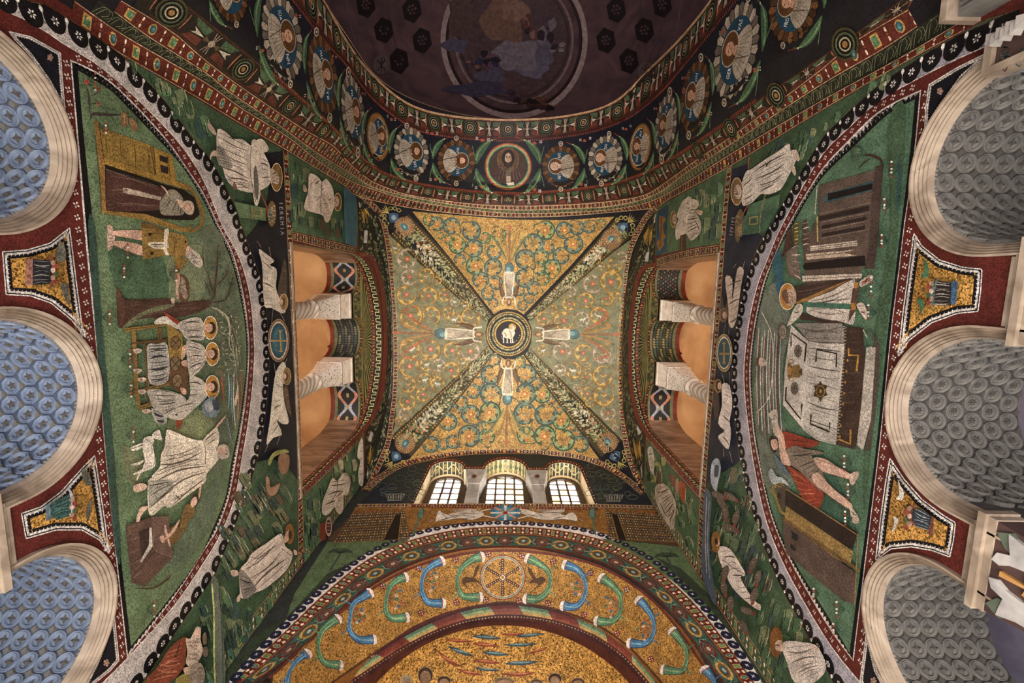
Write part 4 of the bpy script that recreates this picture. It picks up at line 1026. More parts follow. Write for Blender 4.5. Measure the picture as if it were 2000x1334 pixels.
# corner and lunette gem borders of the east wall
def gb(pa, pb, nm, lab, S=S_ALL, pitch=.25, base='551a12'):
    return gem_band(nm, Band(S, pa, pb, 60), pitch, .9, None, base, edge='a8865e', label=lab, size=.3)
L_o = [proj(A_, YE - .30, z) for z in (4.9, 6, 7, 8, 9, 10, 11, 11.7)]; L_i = [proj(A_, YE - .03, z) for z in (4.9, 6, 7, 8, 9, 10, 11, 11.8)]
R_o = [proj(B_, YE - .30, z) for z in (4.9, 6, 7, 8, 9, 10, 11, 11.7)]; R_i = [proj(B_, YE - .03, z) for z in (4.9, 6, 7, 8, 9, 10, 11, 11.8)]
gb(L_o, L_i, 'trim_22', 'red gem border down the left corner beside the apse arch'); gb(R_o, R_i, 'trim_23', 'red gem border down the right corner beside the apse arch')
lu_o = P('706,957 740,928 780,903 840,889 900,881 988,877 1070,880 1130,887 1180,903 1225,930 1262,962'); lu_i = P('714,966 746,938 785,914 843,899 902,890 988,886 1069,889 1127,896 1175,912 1218,938 1254,970')
gb(lu_o, lu_i, 'trim_24', 'red gem border arching over the three windows', S_ALL, .24)
sl_o = P('698,985 800,984 988,984 1170,985 1278,988'); sl_i = P('694,991 800,990 988,989 1170,991 1284,994')
gb(sl_o, sl_i, 'trim_25', 'red gem string course under the three windows', S_EW, .2)
# side frames: sill strips, panel frames, vault edge borders
gb(P('553,293 560,440 571,660 581,890 583,1105'), P('562,293 570,440 580,660 589,890 594,1100'), 'trim_26', 'red gem strip under the left gallery opening', S_LW, .22)
gb(P('1430,318 1418,440 1399,700 1381,900 1371,1110'), P('1421,322 1410,440 1392,700 1372,900 1361,1105'), 'trim_27', 'red gem strip under the right gallery opening', S_RW, .22)
gb(P('567,452 630,467 696,483'), P('570,468 640,486 700,499'), 'trim_28', 'gem border above the left gallery opening, beside the medallion arch', S_LW)
gb(P('590,958 650,900 712,838'), P('590,970 650,914 711,853'), 'trim_29', 'gem border of the left gallery opening, towards the windows', S_LW)
gb(P('1281,506 1350,487 1408,478'), P('1281,520 1340,503 1404,495'), 'trim_30', 'gem border above the right gallery opening, beside the medallion arch', S_RW)
gb(P('1260,842 1310,898 1367,960'), P('1262,856 1310,910 1368,975'), 'trim_31', 'gem border of the right gallery opening, towards the windows', S_RW)
gb(P('697,381 722,402 742,430 752,470 759,520 765,580 768,640 769,700 767,765 761,815 754,861 736,905 716,946'), P('707,378 730,396 751,424 761,466 768,516 773,576 776,640 777,700 775,770 769,822 762,868 744,912 722,954'), 'trim_32', 'gem border along the left edge of the vault', S_ALL, .26)
gb(P('1289,408 1269,424 1253,450 1237,484 1228,520 1222,567 1218,615 1215,674 1215,708 1216,757 1218,806 1224,845 1232,885 1246,921 1262,954'), P('1280,402 1260,418 1244,444 1228,480 1219,518 1214,567 1210,615 1207,674 1206,708 1207,757 1210,808 1215,850 1222,890 1236,927 1252,962'), 'trim_33', 'gem border along the right edge of the vault', S_ALL, .26)
# ------------------------------------------------------------------ leaf garlands round the gallery arches
def leaves(d, b, n, cols, ln=.09, wd=.03, L=1.5, seed=1, t0=.08, t1=.92, along=True):
    r = random.Random(seed)
    for i in range(n):
        s = r.random() * b.len; t = t0 + (t1 - t0) * r.random()
        if not tr_ok(b.px((s, t)), 5)[0]: continue
        a = (r.random() - .5) * 1.2 + (0 if along else PI / 2); l = ln * (.7 + .6 * r.random()); w = wd
        ca, sa = math.cos(a), math.sin(a)
        d.poly([(s - l / 2 * ca, t - b.mul(l / 2 * sa)), (s - w * sa, t + b.mul(w * ca)), (s + l / 2 * ca, t + b.mul(l / 2 * sa)), (s + w * sa, t - b.mul(w * ca))], r.choice(cols), L + r.random() * .8)
for side, pa, pb in (('left', P('698,384 700,440 703,495 722,499 736,520 748,565 754,615 757,660 757,700 748,765 737,800 716,835 714,900 716,940'), P('699,384 722,404 740,432 751,472 758,520 764,580 767,640 767,700 765,765 759,815 752,861 734,905 718,944')),
                     ('right', P('1283,408 1281,450 1277,510 1256,520 1240,550 1232,600 1228,660 1226,700 1229,757 1240,810 1256,838 1258,880 1256,940'), P('1284,407 1269,426 1254,452 1238,486 1230,520 1224,567 1219,615 1216,674 1216,757 1219,806 1226,850 1234,890 1254,948'))):
    b = Band(S_ALL, pa, pb, 80, False); b.wid = max(.6, b.wid); d = b.D(); b.fill(d, '23241a', .7)
    leaves(d, b, 900, ['4a4a2c', '6b6a45', '8c8966', '3a4228', '7d7a58'], .13, .028, 1.3, 5, .04, .96)
    for (s, sc) in ((.9, 1), (b.len - 1.0, 1)):
        for k, col in ((0, 'c2922c'), (1, '8a6a20'), (2, 'c2922c')): d.poly([(s - .3, .3 + k * .16), (s, .22 + k * .16), (s + .34, .3 + k * .16), (s, .42 + k * .16)], col, 2.6)
        d.poly([(s - .75, .2), (s - .45, .12), (s - .4, .3), (s - .7, .34)], 'c9c4c0', 2.8); d.poly([(s + .5, .25), (s + .85, .18), (s + .9, .32), (s + .55, .4)], 'c9c4c0', 2.8)
    tag(d.build('trim_%d' % (36 if side == 'left' else 37)), kind='structure', label='dark leafy garland with white ducks and yellow vases round the %s gallery arch' % side)
    d = D(S_LW if side == 'left' else S_RW)
    q = P('699,497 720,500 735,522 746,565 751,615 753,660 752,700 746,765 734,802 714,835 650,902 592,962') if side == 'left' else P('1281,516 1257,524 1243,552 1236,600 1231,660 1230,700 1233,757 1243,806 1260,842 1310,900 1366,965')
    d.line(q, 8, '74281c', 1.9, sm=6); tag(d.build('trim_%d' % (34 if side == 'left' else 35)), kind='structure', label='plain red edge of the %s gallery opening' % side)
# reveal: greek key and gem line; rayed lunette behind
for side in ('left', 'right'):
    x, sg, go, arcs, zc, G = WALLS[side]; g0, g1, gz0, gz1, gt = G; x1 = x - sg * .3
    cyy = (g0 + g1) / 2; hy = (g1 - g0) / 2
    def loop(xx): return [(xx, g0, z_(gz0 + (gz1 - gz0) * i / 8)) for i in range(8)] + [(xx, cyy - hy * math.cos(PI * i / 40), z_(gz1 + (gt - gz1) * math.sin(PI * i / 40))) for i in range(41)] + [(xx, g1, z_(gz1 - (gz1 - gz0) * (i + 1) / 8)) for i in range(8)]
    A1, A2 = loop(x), loop(x1)
    Ls = [0]
    for p, q in zip(A1, A1[1:]): Ls.append(Ls[-1] + (Vector(q) - Vector(p)).length)
    def at3(s, t, off=.004):
        s = max(0, min(Ls[-1] - 1e-4, s)); k = 0
        while Ls[k + 1] < s: k += 1
        u = (s - Ls[k]) / (Ls[k + 1] - Ls[k]); a = Vector(A1[k]).lerp(Vector(A1[k + 1]), u); b = Vector(A2[k]).lerp(Vector(A2[k + 1]), u); p = a.lerp(b, t)
        c = Vector((p.x, cyy, z_(12.2))); n = (c - p); n.x = 0; n.normalize(); return p + n * off
    vs = []; fs = []; cs = []
    def q3(s0, s1, t0, t1, col, off):
        k = len(vs); vs.extend([tuple(at3(s0, t0, off)), tuple(at3(s1, t0, off)), tuple(at3(s1, t1, off)), tuple(at3(s0, t1, off))]); fs.append((k, k + 1, k + 2, k + 3)); cs.extend([H(col)] * 4)
    m = int(Ls[-1] / .1)
    for i in range(m): q3(i * Ls[-1] / m, (i + 1) * Ls[-1] / m, .02, .66, '14140f', .004); q3(i * Ls[-1] / m, (i + 1) * Ls[-1] / m, .66, 1, '5a2216', .004)
    m = int(Ls[-1] / .21); p = Ls[-1] / m; w = .028
    for i in range(m):
        s = i * p; g = 'b9b06a'
        q3(s, s + p * .6, .08, .16, g, .008); q3(s, s + w, .08, .56, g, .008); q3(s + p * .6 - w, s + p * .6, .08, .56, g, .008); q3(s + p * .6 - w, s + p, .48, .56, g, .008)
        q3(s + p * .2, s + p * .4, .26, .46, '4a5a6a', .009)
        q3(s + p * .3, s + p * .5, .76, .92, 'c08a3c' if i % 2 else '46724a', .008); q3(s + p * .8, s + p * .85, .74, .94, 'd8b898', .008)
    tag(mesh('greek_key_border', vs, fs, None, None, mats=[MO], cols=cs), 'gold greek key border on the reveal of the %s gallery arch' % side, 'border', 'greek key borders')
    # rayed lunette on the screen wall
    SB = Plane((x1, 0, 0), (sg, 0, 0)); d = D(SB)
    def yz(y, z): return proj(x1, y, z)
    y0 = cyy - .05; zc0 = 13.78
    for k in range(46):
        a0 = PI * (k + .08) / 46; a1 = PI * (k + .92) / 46; R0 = .12
        def edge(a):
            dy, dz = -math.cos(a), math.sin(a); best = 3.0
            for st in range(60):
                r = .1 + st * .045; yy = y0 + dy * r; zz = zc0 + dz * r
                lim = gz1 + (gt - gz1) * math.sqrt(max(0, 1 - ((yy - cyy) / hy) ** 2)) - .06
                if zz > lim or abs(yy - cyy) > hy - .3: best = r; break
            return best
        r1 = min(edge(a0), edge(a1)); ps = [(y0 - R0 * math.cos(a0), zc0 + R0 * math.sin(a0)), (y0 - r1 * math.cos(a0), zc0 + r1 * math.sin(a0)), (y0 - r1 * math.cos(a1), zc0 + r1 * math.sin(a1)), (y0 - R0 * math.cos(a1), zc0 + R0 * math.sin(a1))]
        d.poly([yz(*p) for p in ps], ('2a3526' if k % 2 else 'a8a058'), 1.2)
    d.poly([yz(g0 + .1, 13.66), yz(g1 - .1, 13.66), yz(g1 - .1, 13.76), yz(g0 + .1, 13.76)], '9a8a4a', 1.6)
    rr = random.Random(9)
    for (ya, yb) in (((.42, 1.12) if side == 'left' else (.42, 1.0)), ((2.24, 2.94) if side == 'left' else (2.2, 2.86))):
        d.poly([yz(ya - .05, 13.1), yz(yb + .05, 13.1), yz(yb + .02, 13.62), yz(ya - .02, 13.62)], '3a4a30', 1.4)
        for q in range(16): yy, zz = ya + rr.random() * (yb - ya), 13.15 + rr.random() * .42; d.ring(*yz(yy, zz), 2.4, 1.6, .8, 'a09a5c', 2.2, n=8)
    ga = [(-.6, .42, 13.5), (1.12, 2.24, 13.62), (2.94, 4.36, 13.5)] if side == 'left' else [(-.58, .42, 13.5), (1.0, 2.2, 13.66), (2.86, 4.18, 13.5)]
    for ya, yb, ct in ga:
        c_, r_2 = (ya + yb) / 2, (yb - ya) / 2
        pts = [yz(c_ - (r_2 + .06) * math.cos(PI * i / 20), 13.02 + (ct - 13.02 + .06) * math.sin(PI * i / 20)) for i in range(21)]
        d.line(pts, 4.4, '6a2416', 1.8, sm=0)
        for i in range(1, 20, 1): p_ = pts[i]; d.disc(p_[0], p_[1], 1.3, 1.3, ['d8a050', '4a7a50', 'e0c8a8'][i % 3], 2.6, n=6)
    tag(d.build('rayed_lunette'), 'gold lunette of green rays above the arches in the %s gallery opening' % side, 'lunette', 'rayed lunettes')
    # ribbon and scale patterns on the undersides of the three arches
    for ai, (ya, yb, ct) in enumerate(ga):
        c_, r_2 = (ya + yb) / 2, (yb - ya) / 2; x2b = x - sg * 1.08
        def sf(u, t, off): a = PI * u; return (x1 + (x2b - x1) * t, c_ - (r_2 - off) * math.cos(a), z_(13.02 + (ct - 13.02 - off) * math.sin(a)))
        vs = []; fs = []; cs = []
        def sq(u0, u1, t0, t1, col, off=.006, sk=0):
            k = len(vs); vs.extend([sf(u0, t0, off), sf(u1, t0 + sk, off), sf(u1, t1 + sk, off), sf(u0, t1, off)]); fs.append((k, k + 1, k + 2, k + 3)); cs.extend([H(col)] * 4)
        for j in range(20): sq(j / 20, (j + 1) / 20, .01, .1, '5d6232'); sq(j / 20, (j + 1) / 20, .88, .99, '5d6232')
        sty = ('ribbon', 'leaf', 'ribbon') if side == 'left' else ('scale', 'leaf', 'ribbon')
        if sty[ai] == 'ribbon':
            for j in range(28):
                u0, u1 = j / 28, (j + 1) / 28; a0, a1 = math.sin(u0 * 6 * PI), math.sin(u1 * 6 * PI)
                for sgn in (-1, 1):
                    t0, t1 = .49 + sgn * (.2 + .13 * a0), .49 + sgn * (.2 + .13 * a1)
                    col = '8a90a0' if (j // 5) % 2 else 'b0705a'; k = len(vs); w = .06
                    vs.extend([sf(u0, t0 - w, .008), sf(u1, t1 - w, .008), sf(u1, t1 + w, .008), sf(u0, t0 + w, .008)]); fs.append((k, k + 1, k + 2, k + 3)); cs.extend([H(col)] * 4)
            for j in range(6): u = (j + .5) / 6; sq(u - .03, u + .03, .44, .54, '8a7a4a', .01)
        elif sty[ai] == 'scale':
            for j in range(14):
                for t in range(8): u = (j + (t % 2) * .5) / 14; k = len(vs); vs.extend([sf(u, .15 + t * .09, .008), sf(u + .025, .19 + t * .09, .008), sf(u + .05, .15 + t * .09, .008), sf(u + .025, .11 + t * .09, .008)]); fs.append((k, k + 1, k + 2, k + 3)); cs.extend([H(['7a6a54', '3a4a3a', '6a3a2a'][(j + t) % 3])] * 4)
        else:
            for j in range(24):
                for t in range(6): u = j / 24; sq(u, u + .03, .13 + t * .12, .21 + t * .12, (['4a4a44', '2c3a34', '6a6450'] if side == 'left' else ['8a7430', '4a5a30', '3a3a24'])[(j // 4 + t) % 3], .008, .03)
        o = mesh('ribbon_band', vs, fs, None, None, mats=[MO], cols=cs); tag(o, '%s patterned arch underside in the %s gallery, %s' % ({'ribbon': 'blue and pink ribbon', 'leaf': 'striped leaf', 'scale': 'fish scale'}[sty[ai]], side, ('nearest the medallion arch', 'the middle one', 'nearest the windows')[ai]), 'band', 'arch undersides in the galleries')
# ------------------------------------------------------------------ vault
VO = bpy.data.objects['ceiling']
def pan(S, name, pts, col, L=.6, gold=False, parent=None, kind=None, label=None, sm=0, cat=None):
    d = D(S); d.poly(pts, col, L, gold, sm=sm, raw=True); o = d.build(name, parent); tag(o, label, cat, None, kind); return o
gW = P('805,413 877,419 1000,429 1107,430 1200,423 1110,524 1023,614 1010,606 990,603 976,606 965,614 880,505'); gE = P('799,897 877,884 940,878 1000,877 1068,880 1120,885 1171,897 1100,800 1022,693 1005,702 985,702 967,688 880,800')
gN = P('760,457 766,500 770,575 775,644 776,700 775,757 772,825 764,857 860,766 957,681 950,665 948,650 953,626 860,545'); gS = P('1231,468 1223,500 1219,556 1213,634 1210,700 1209,757 1211,835 1217,862 1130,775 1032,683 1038,668 1038,640 1032,627 1130,542')
for nm, q, col, g in (('gold_field', gW, 'a8823a', True), ('gold_field', gE, 'a8823a', True), ('green_field', gN, '787a4e', False), ('green_field', gS, '787a4e', False)): pan(S_VA, nm, q, col, 1.4, g, VO)
rr = random.Random(12)
def scroll(cx, cy, r, gold, flip, parent):
    d = D(S_VA); a0 = rr.random() * 360; sg = -1 if flip else 1
    dk, hi, ac = ('364e4a', '6a8468', 'b0602e') if gold else ('8a6a34', 'c4a04c', 'b05a34')
    if rr.random() < .3 and gold: dk, hi = '31502f', '7a9a5c'
    if rr.random() < .25 and not gold: dk, hi = '8a7a60', 'bca890'
    sp = [(cx + r * (1 - .12 * t) * math.cos(math.radians(a0 + sg * 320 * t)), cy + r * (1 - .12 * t) * math.sin(math.radians(a0 + sg * 320 * t))) for t in [i / 16 for i in range(17)]]
    d.line(sp, r * .36 if gold else r * .22, dk, 2.2, sm=0, taper=True, raw=True)
    sp2 = [(cx + r * (.93 - .12 * t) * math.cos(math.radians(a0 + sg * 300 * t)), cy + r * (.93 - .12 * t) * math.sin(math.radians(a0 + sg * 300 * t))) for t in [i / 14 for i in range(15)]]
    d.line(sp2, r * .15, hi, 3, sm=0, taper=True, raw=True)
    for k in range(9):                                   # leaf lobes curling inwards
        a = math.radians(a0 + sg * (25 + 32 * k)); b = a + sg * .45
        d.poly([(cx + r * .92 * math.cos(a), cy + r * .92 * math.sin(a)), (cx + r * .52 * math.cos(b), cy + r * .52 * math.sin(b)), (cx + r * .86 * math.cos(b + sg * .1), cy + r * .86 * math.sin(b + sg * .1))], hi if k % 2 else dk, 3.2, raw=True)
    k = rr.random()
    if k < .45 or r < 8:
        for q in range(6): a = q * PI / 3 + a0; d.disc(cx + r * .2 * math.cos(a), cy + r * .2 * math.sin(a), r * .13, r * .1, ac, 3.2, n=6)
        d.disc(cx, cy, r * .14, r * .14, 'd8b060' if gold else 'd09070', 4, n=8)
    elif k < .75:                                         # a small bird or beast in the middle of the curl
        c = 'd0c4ac' if not gold else '8a6a3c'; f = 1 if rr.random() < .5 else -1
        d.poly([(cx - f * r * .42, cy + r * .05), (cx - f * r * .1, cy - r * .14), (cx + f * r * .25, cy - r * .12), (cx + f * r * .4, cy - r * .3), (cx + f * r * .48, cy - r * .18), (cx + f * r * .3, cy + r * .08), (cx, cy + r * .16)], c, 3.2, raw=True)
        for q in (-.2, .15): d.line([(cx + f * r * q, cy + r * .1), (cx + f * r * q, cy + r * .36)], 1, c, 3.3, sm=0, raw=True)
    else:
        d.line([(cx, cy + r * .5), (cx + r * .1, cy), (cx - r * .05, cy - r * .35)], r * .12, ac, 3, raw=True, taper=True); 
        for q in (-1, 1): d.line([(cx, cy + r * .1), (cx + q * r * .3, cy - r * .1)], r * .1, hi, 3.3, raw=True, sm=0)
    # tail leading on
    a = math.radians(a0); d.line([(cx + r * math.cos(a), cy + r * math.sin(a)), (cx + r * 1.3 * math.cos(a - sg * .4), cy + r * 1.3 * math.sin(a - sg * .4)), (cx + r * 1.25 * math.cos(a - sg * .8), cy + r * 1.25 * math.sin(a - sg * .8))], r * .14, dk, 2.3, raw=True, taper=True)
    d.build('scroll', parent)
SCR = {('V1', 1): '475,195,62 625,215,72 820,260,80 585,345,40 680,400,72 845,435,75 1050,470,62 865,610,78 1045,630,76 915,755,70 1065,780,60 990,890,55 1045,985,42 705,550,50 510,310,30 960,330,50 1100,300,60 400,150,50',
 ('V2', 1): '385,255,80 260,390,85 580,255,72 410,425,60 665,390,82 185,550,85 345,525,62 550,510,72 315,635,52 455,635,72 180,730,80 360,740,55 120,855,48 275,840,60 220,935,45 160,1010,42 700,230,60 825,220,55 945,190,40',
 ('V3', 1): '1020,465,85 900,545,50 1060,325,50 1020,670,92 840,640,60 720,750,60 820,870,80 1005,850,92 650,835,60 590,940,75 800,1090,95 415,1165,72 640,1140,60 545,1170,45 980,1100,70 930,1000,50',
 ('V4', 1): '190,470,85 130,340,48 300,555,48 180,665,90 350,670,70 185,865,95 390,865,95 440,735,40 545,930,75 380,1090,92 195,1080,75 570,1120,95 735,1170,70 525,820,35 655,1000,32 700,1060,35',
 ('V1', 0): '60,430,50 180,540,90 205,720,75 370,715,72 175,900,90 395,910,78 215,1110,105 420,1110,85 560,900,60 650,1150,70 600,1080,55 820,1130,90 660,970,45 755,1010,42 480,760,40',
 ('V3', 0): '210,220,95 415,215,92 635,230,80 815,235,85 205,390,95 375,370,62 500,380,60 740,355,48 625,430,75 355,525,65 470,460,38 190,570,75 490,565,65 185,740,75 340,670,65 155,870,55 100,940,40',
 ('V2', 0): '860,790,85 1040,770,100 790,960,72 1080,930,60 640,870,50 625,990,62 755,1150,70 370,1140,65 570,1160,90 920,1110,80 1080,600,70 1150,520,50 460,1050,45 935,610,40 1000,940,60',
 ('V4', 0): '555,240,85 765,255,80 950,260,85 1015,300,50 665,430,75 965,485,95 530,430,60 800,500,50 800,390,38 805,665,62 970,680,95 1015,855,70 705,605,38 830,755,40 1060,950,30 360,230,50 1085,1010,30'}
for (tile, g), txt in SCR.items():
    for k, q in enumerate(txt.split()):
        x, y, r = map(float, q.split(',')); cx, cy = tr(tile, (x, y)); scroll(cx, cy, r / 5.13 * 1.14, bool(g), k % 2, VO)
# fine tendrils between the scrolls
def inpoly(p, q):
    c = False; j = len(q) - 1
    for i in range(len(q)):
        if (q[i][1] > p[1]) != (q[j][1] > p[1]) and p[0] < (q[j][0] - q[i][0]) * (p[1] - q[i][1]) / (q[j][1] - q[i][1]) + q[i][0]: c = not c
        j = i
    return c
td = D(S_VA)
for q, cols, n in ((gW, ['8a6a24', '5a6a44', '9a5a2a', '6a4c1c'], 620), (gE, ['8a6a24', '5a6a44', '9a5a2a', '6a4c1c'], 620), (gN, ['9a8450', '8a6a48', 'a85a38', '4a5a3c'], 560), (gS, ['9a8450', '8a6a48', 'a85a38', '4a5a3c'], 560)):
    xs = [p[0] for p in q]; ys = [p[1] for p in q]; k = 0
    while k < n:
        x, y = rr.uniform(min(xs), max(xs)), rr.uniform(min(ys), max(ys))
        if not inpoly((x, y), inset(q, 3)): k += .2; continue
        k += 1; a = rr.random() * 6.28; r = rr.uniform(2, 5)
        td.line([(x + r * math.cos(a), y + r * math.sin(a)), (x + r * .5 * math.cos(a + 1.6), y + r * .5 * math.sin(a + 1.6)), (x + r * .7 * math.cos(a + 3), y + r * .7 * math.sin(a + 3))], 1.1, rr.choice(cols), 2, sm=3, raw=True, taper=True)
td.build('tendrils', VO, kind='stuff')
# diagonal garlands
GAR = [(P('797,418 880,508 962,618'), P('762,460 860,553 949,628'), 'top left'), (P('1205,424 1110,532 1027,618'), P('1230,464 1130,550 1036,626'), 'top right'),
       (P('763,852 860,764 953,676'), P('803,893 880,802 965,690'), 'bottom left'), (P('1213,860 1130,775 1036,682'), P('1175,893 1100,802 1024,692'), 'bottom right')]
for pa, pb, nm in GAR:
    b = Band(S_VA, pa, pb, 50, False); d = b.D(); b.fill(d, '3e3720', 1.5)
    for t, c in ((.04, '3a3022'), (.96, '3a3022')): b.rail(d, t, 1.5, c, 2)
    for t in (.12, .88):
        n = int(b.len / .09)
        for i in range(n): d.poly([(i * b.len / n, t - .03), (i * b.len / n + .05, t - .03), (i * b.len / n + .05, t + .03), (i * b.len / n, t + .03)], 'a8843c', 2)
    r = random.Random(hash(nm) % 7 if False else len(nm)); m = b.wid
    for i in range(520):
        s = r.random() * b.len; t = .2 + .6 * r.random(); sec = int(s / b.len * 5); col = r.choice([['8a8a58', '6a7a48', 'a8a070'], ['c8bfa4', '8a8466', 'a8a080'], ['9a9a68', '5a6440', 'b0a478'], ['b8ac88', '8a805c', '6a6a48'], ['8a8c5c', 'b4ab80', '747c50']][sec])
        a = .7 * (1 if t > .5 else -1) + (r.random() - .5) * .5; l = .12; w = .03; ca, sa = math.cos(a), math.sin(a)
        d.poly([(s - l * ca / 2, t - l * sa / 2 / m), (s - w * sa, t + w * ca / m), (s + l * ca / 2, t + l * sa / 2 / m), (s + w * sa, t - w * ca / m)], col, 2.1 + r.random() * .7)
    for i in range(14): s = b.len * (.05 + .25 * r.random()) ; d.poly([(s + .04 * math.cos(q), .3 + .4 * r.random() * 0 + .2 * (i % 3) + .04 * math.sin(q) / m) for q in (0, 1, 2, 3, 4, 5)], r.choice(['b0683c', 'c08a4a']), 3)
    tag(d.build('diagonal_garland'), 'leaf and fruit garland along the %s diagonal rib of the vault' % nm, 'garland', 'diagonal garlands of the vault')
for (x, y), (hx, hy), nm in (((789, 443), (768, 425), 'top left'), ((1195, 467), (1218, 444), 'top right'), ((791, 866), (773, 891), 'bottom left'), ((1187, 864), (1202, 891), 'bottom right')):
    e = empty('shell_ornament', S_VA.at(x, y), 'round ribbed shell with blue stone in the %s corner of the vault' % nm, 'shell', 'corner shells of the vault'); d = D(S_VA)
    d.disc(x, y, 20, 20, '7a5a3a', 3, n=22)
    for k in range(22): a = 2 * PI * k / 22; d.line([(x + 6 * math.cos(a), y + 6 * math.sin(a)), (x + 18.5 * math.cos(a), y + 18.5 * math.sin(a))], 1.3, 'b08a5c', 3.8, sm=0)
    d.build('shell', e)
    d = D(S_VA); dx, dy = hx - x, hy - y; h = math.hypot(dx, dy); dx /= h; dy /= h
    d.disc(x, y, 9, 6, '3a6a74', 4.6, rot=math.degrees(math.atan2(dy, dx)), n=12); d.disc(x, y, 4, 2.6, '7aa4a4', 5.4, rot=math.degrees(math.atan2(dy, dx)), n=10); d.build('blue_stone', e)
    d = D(S_ALL); d.poly([(hx + dx * 12, hy + dy * 12), (hx + dy * 11, hy - dx * 11), (hx - dx * 5 + dy * 9, hy - dy * 5 - dx * 9), (hx - dx * 9, hy - dy * 9), (hx - dx * 5 - dy * 9, hy - dy * 5 + dx * 9), (hx - dy * 11, hy + dx * 11)], '3a5470', 4, raw=True, sm=2)
    d.disc(hx, hy, 5, 5, '7a94a0', 4.8, n=10); d.build('blue_heart', e)
    d = D(S_ALL)
    for sg in (-1, 1):
        for k, (f, g) in enumerate(((16, 10), (24, 8), (30, 2))):
            cx, cy = hx + dx * (f - 14) - sg * dy * (g + 8), hy + dy * (f - 14) + sg * dx * (g + 8)
            d.line([(cx + 4.5 * (1 - .2 * q / 3) * math.cos(q * 1.2 * sg + k), cy + 4.5 * (1 - .2 * q / 3) * math.sin(q * 1.2 * sg + k)) for q in range(6)], 1.5, 'a89a50', 4, raw=True, sm=2)
    for q in range(5): d.line([(hx + dx * 12, hy + dy * 12), (hx + dx * 30 + (q - 2) * 5 * dy, hy + dy * 30 - (q - 2) * 5 * dx)], 1.8, 'b09a48', 3.6, raw=True, sm=0, taper=True)
    d.build('gold_curls', e)
# central medallion with the lamb
mc = (993.5, 652)
e = empty('lamb_medallion', S_VA.at(*mc), 'round medallion with haloed white lamb on starry ground at the vault crown', 'medallion')
d = D(S_VA, fn=lambda p: (mc[0] + p[0], mc[1] + p[1])); d.disc(0, 0, 45, 45, '16140f', 5, n=40); d.build('dark_ring', e)
d = D(S_VA, fn=lambda p: (mc[0] + p[0], mc[1] + p[1])); d.ann(0, 0, 41, 43.5, 'a8843c', 7, 40); d.ann(0, 0, 25, 28, 'c09a38', 7, 36); d.build('gold_rings', e)
d = D(S_VA)
for i in range(54):
    a = 2 * PI * i / 54
    for r0, k in ((31, 0), (38, .5)): a_ = a + k * PI / 27; d.disc(mc[0] + r0 * math.cos(a_), mc[1] + r0 * math.sin(a_), 3.2, 1.2, ['a8a070', '8a8a58', 'c0b088'][i % 3], 7, rot=math.degrees(a_) + 55, n=6)
d.build('wreath', e)
d = D(S_VA, fn=lambda p: (mc[0] + p[0], mc[1] + p[1])); d.disc(0, 0, 24.5, 24.5, '1e1a26', 7, n=30)
for i in range(26): a = i * 2.4; r = 5 + 17 * ((i * .618) % 1); d.disc(r * math.cos(a), r * math.sin(a), 1, 1, 'a09ab0', 8.5, n=6)
d.build('starry_ground', e)
d = D(S_VA); d.disc(*tr('C2', (655, 650)), 7.4, 7.4, 'b8923a', 9, n=18); d.build('halo', e)
d = D(S_VA, 'C2'); d.poly(spline([(604, 672), (622, 656), (645, 660), (648, 645), (658, 640), (668, 650), (664, 664), (670, 680), (662, 700), (650, 712), (612, 706), (604, 692)], 3, True), 'd8ccb4', 10)
for x in (608, 628, 646, 656): d.line([(x, 700), (x + 1, 734)], 2.2, 'd8ccb4', 10, sm=0)
for pp in ('612,680 622,690 620,700', '640,668 650,690 648,704', '650,652 654,656'): d.line(pp if False else [tuple(map(float, q.split(','))) for q in pp.split()], 1.7, '8a7a60', 12, sm=2)
d.build('lamb', e)
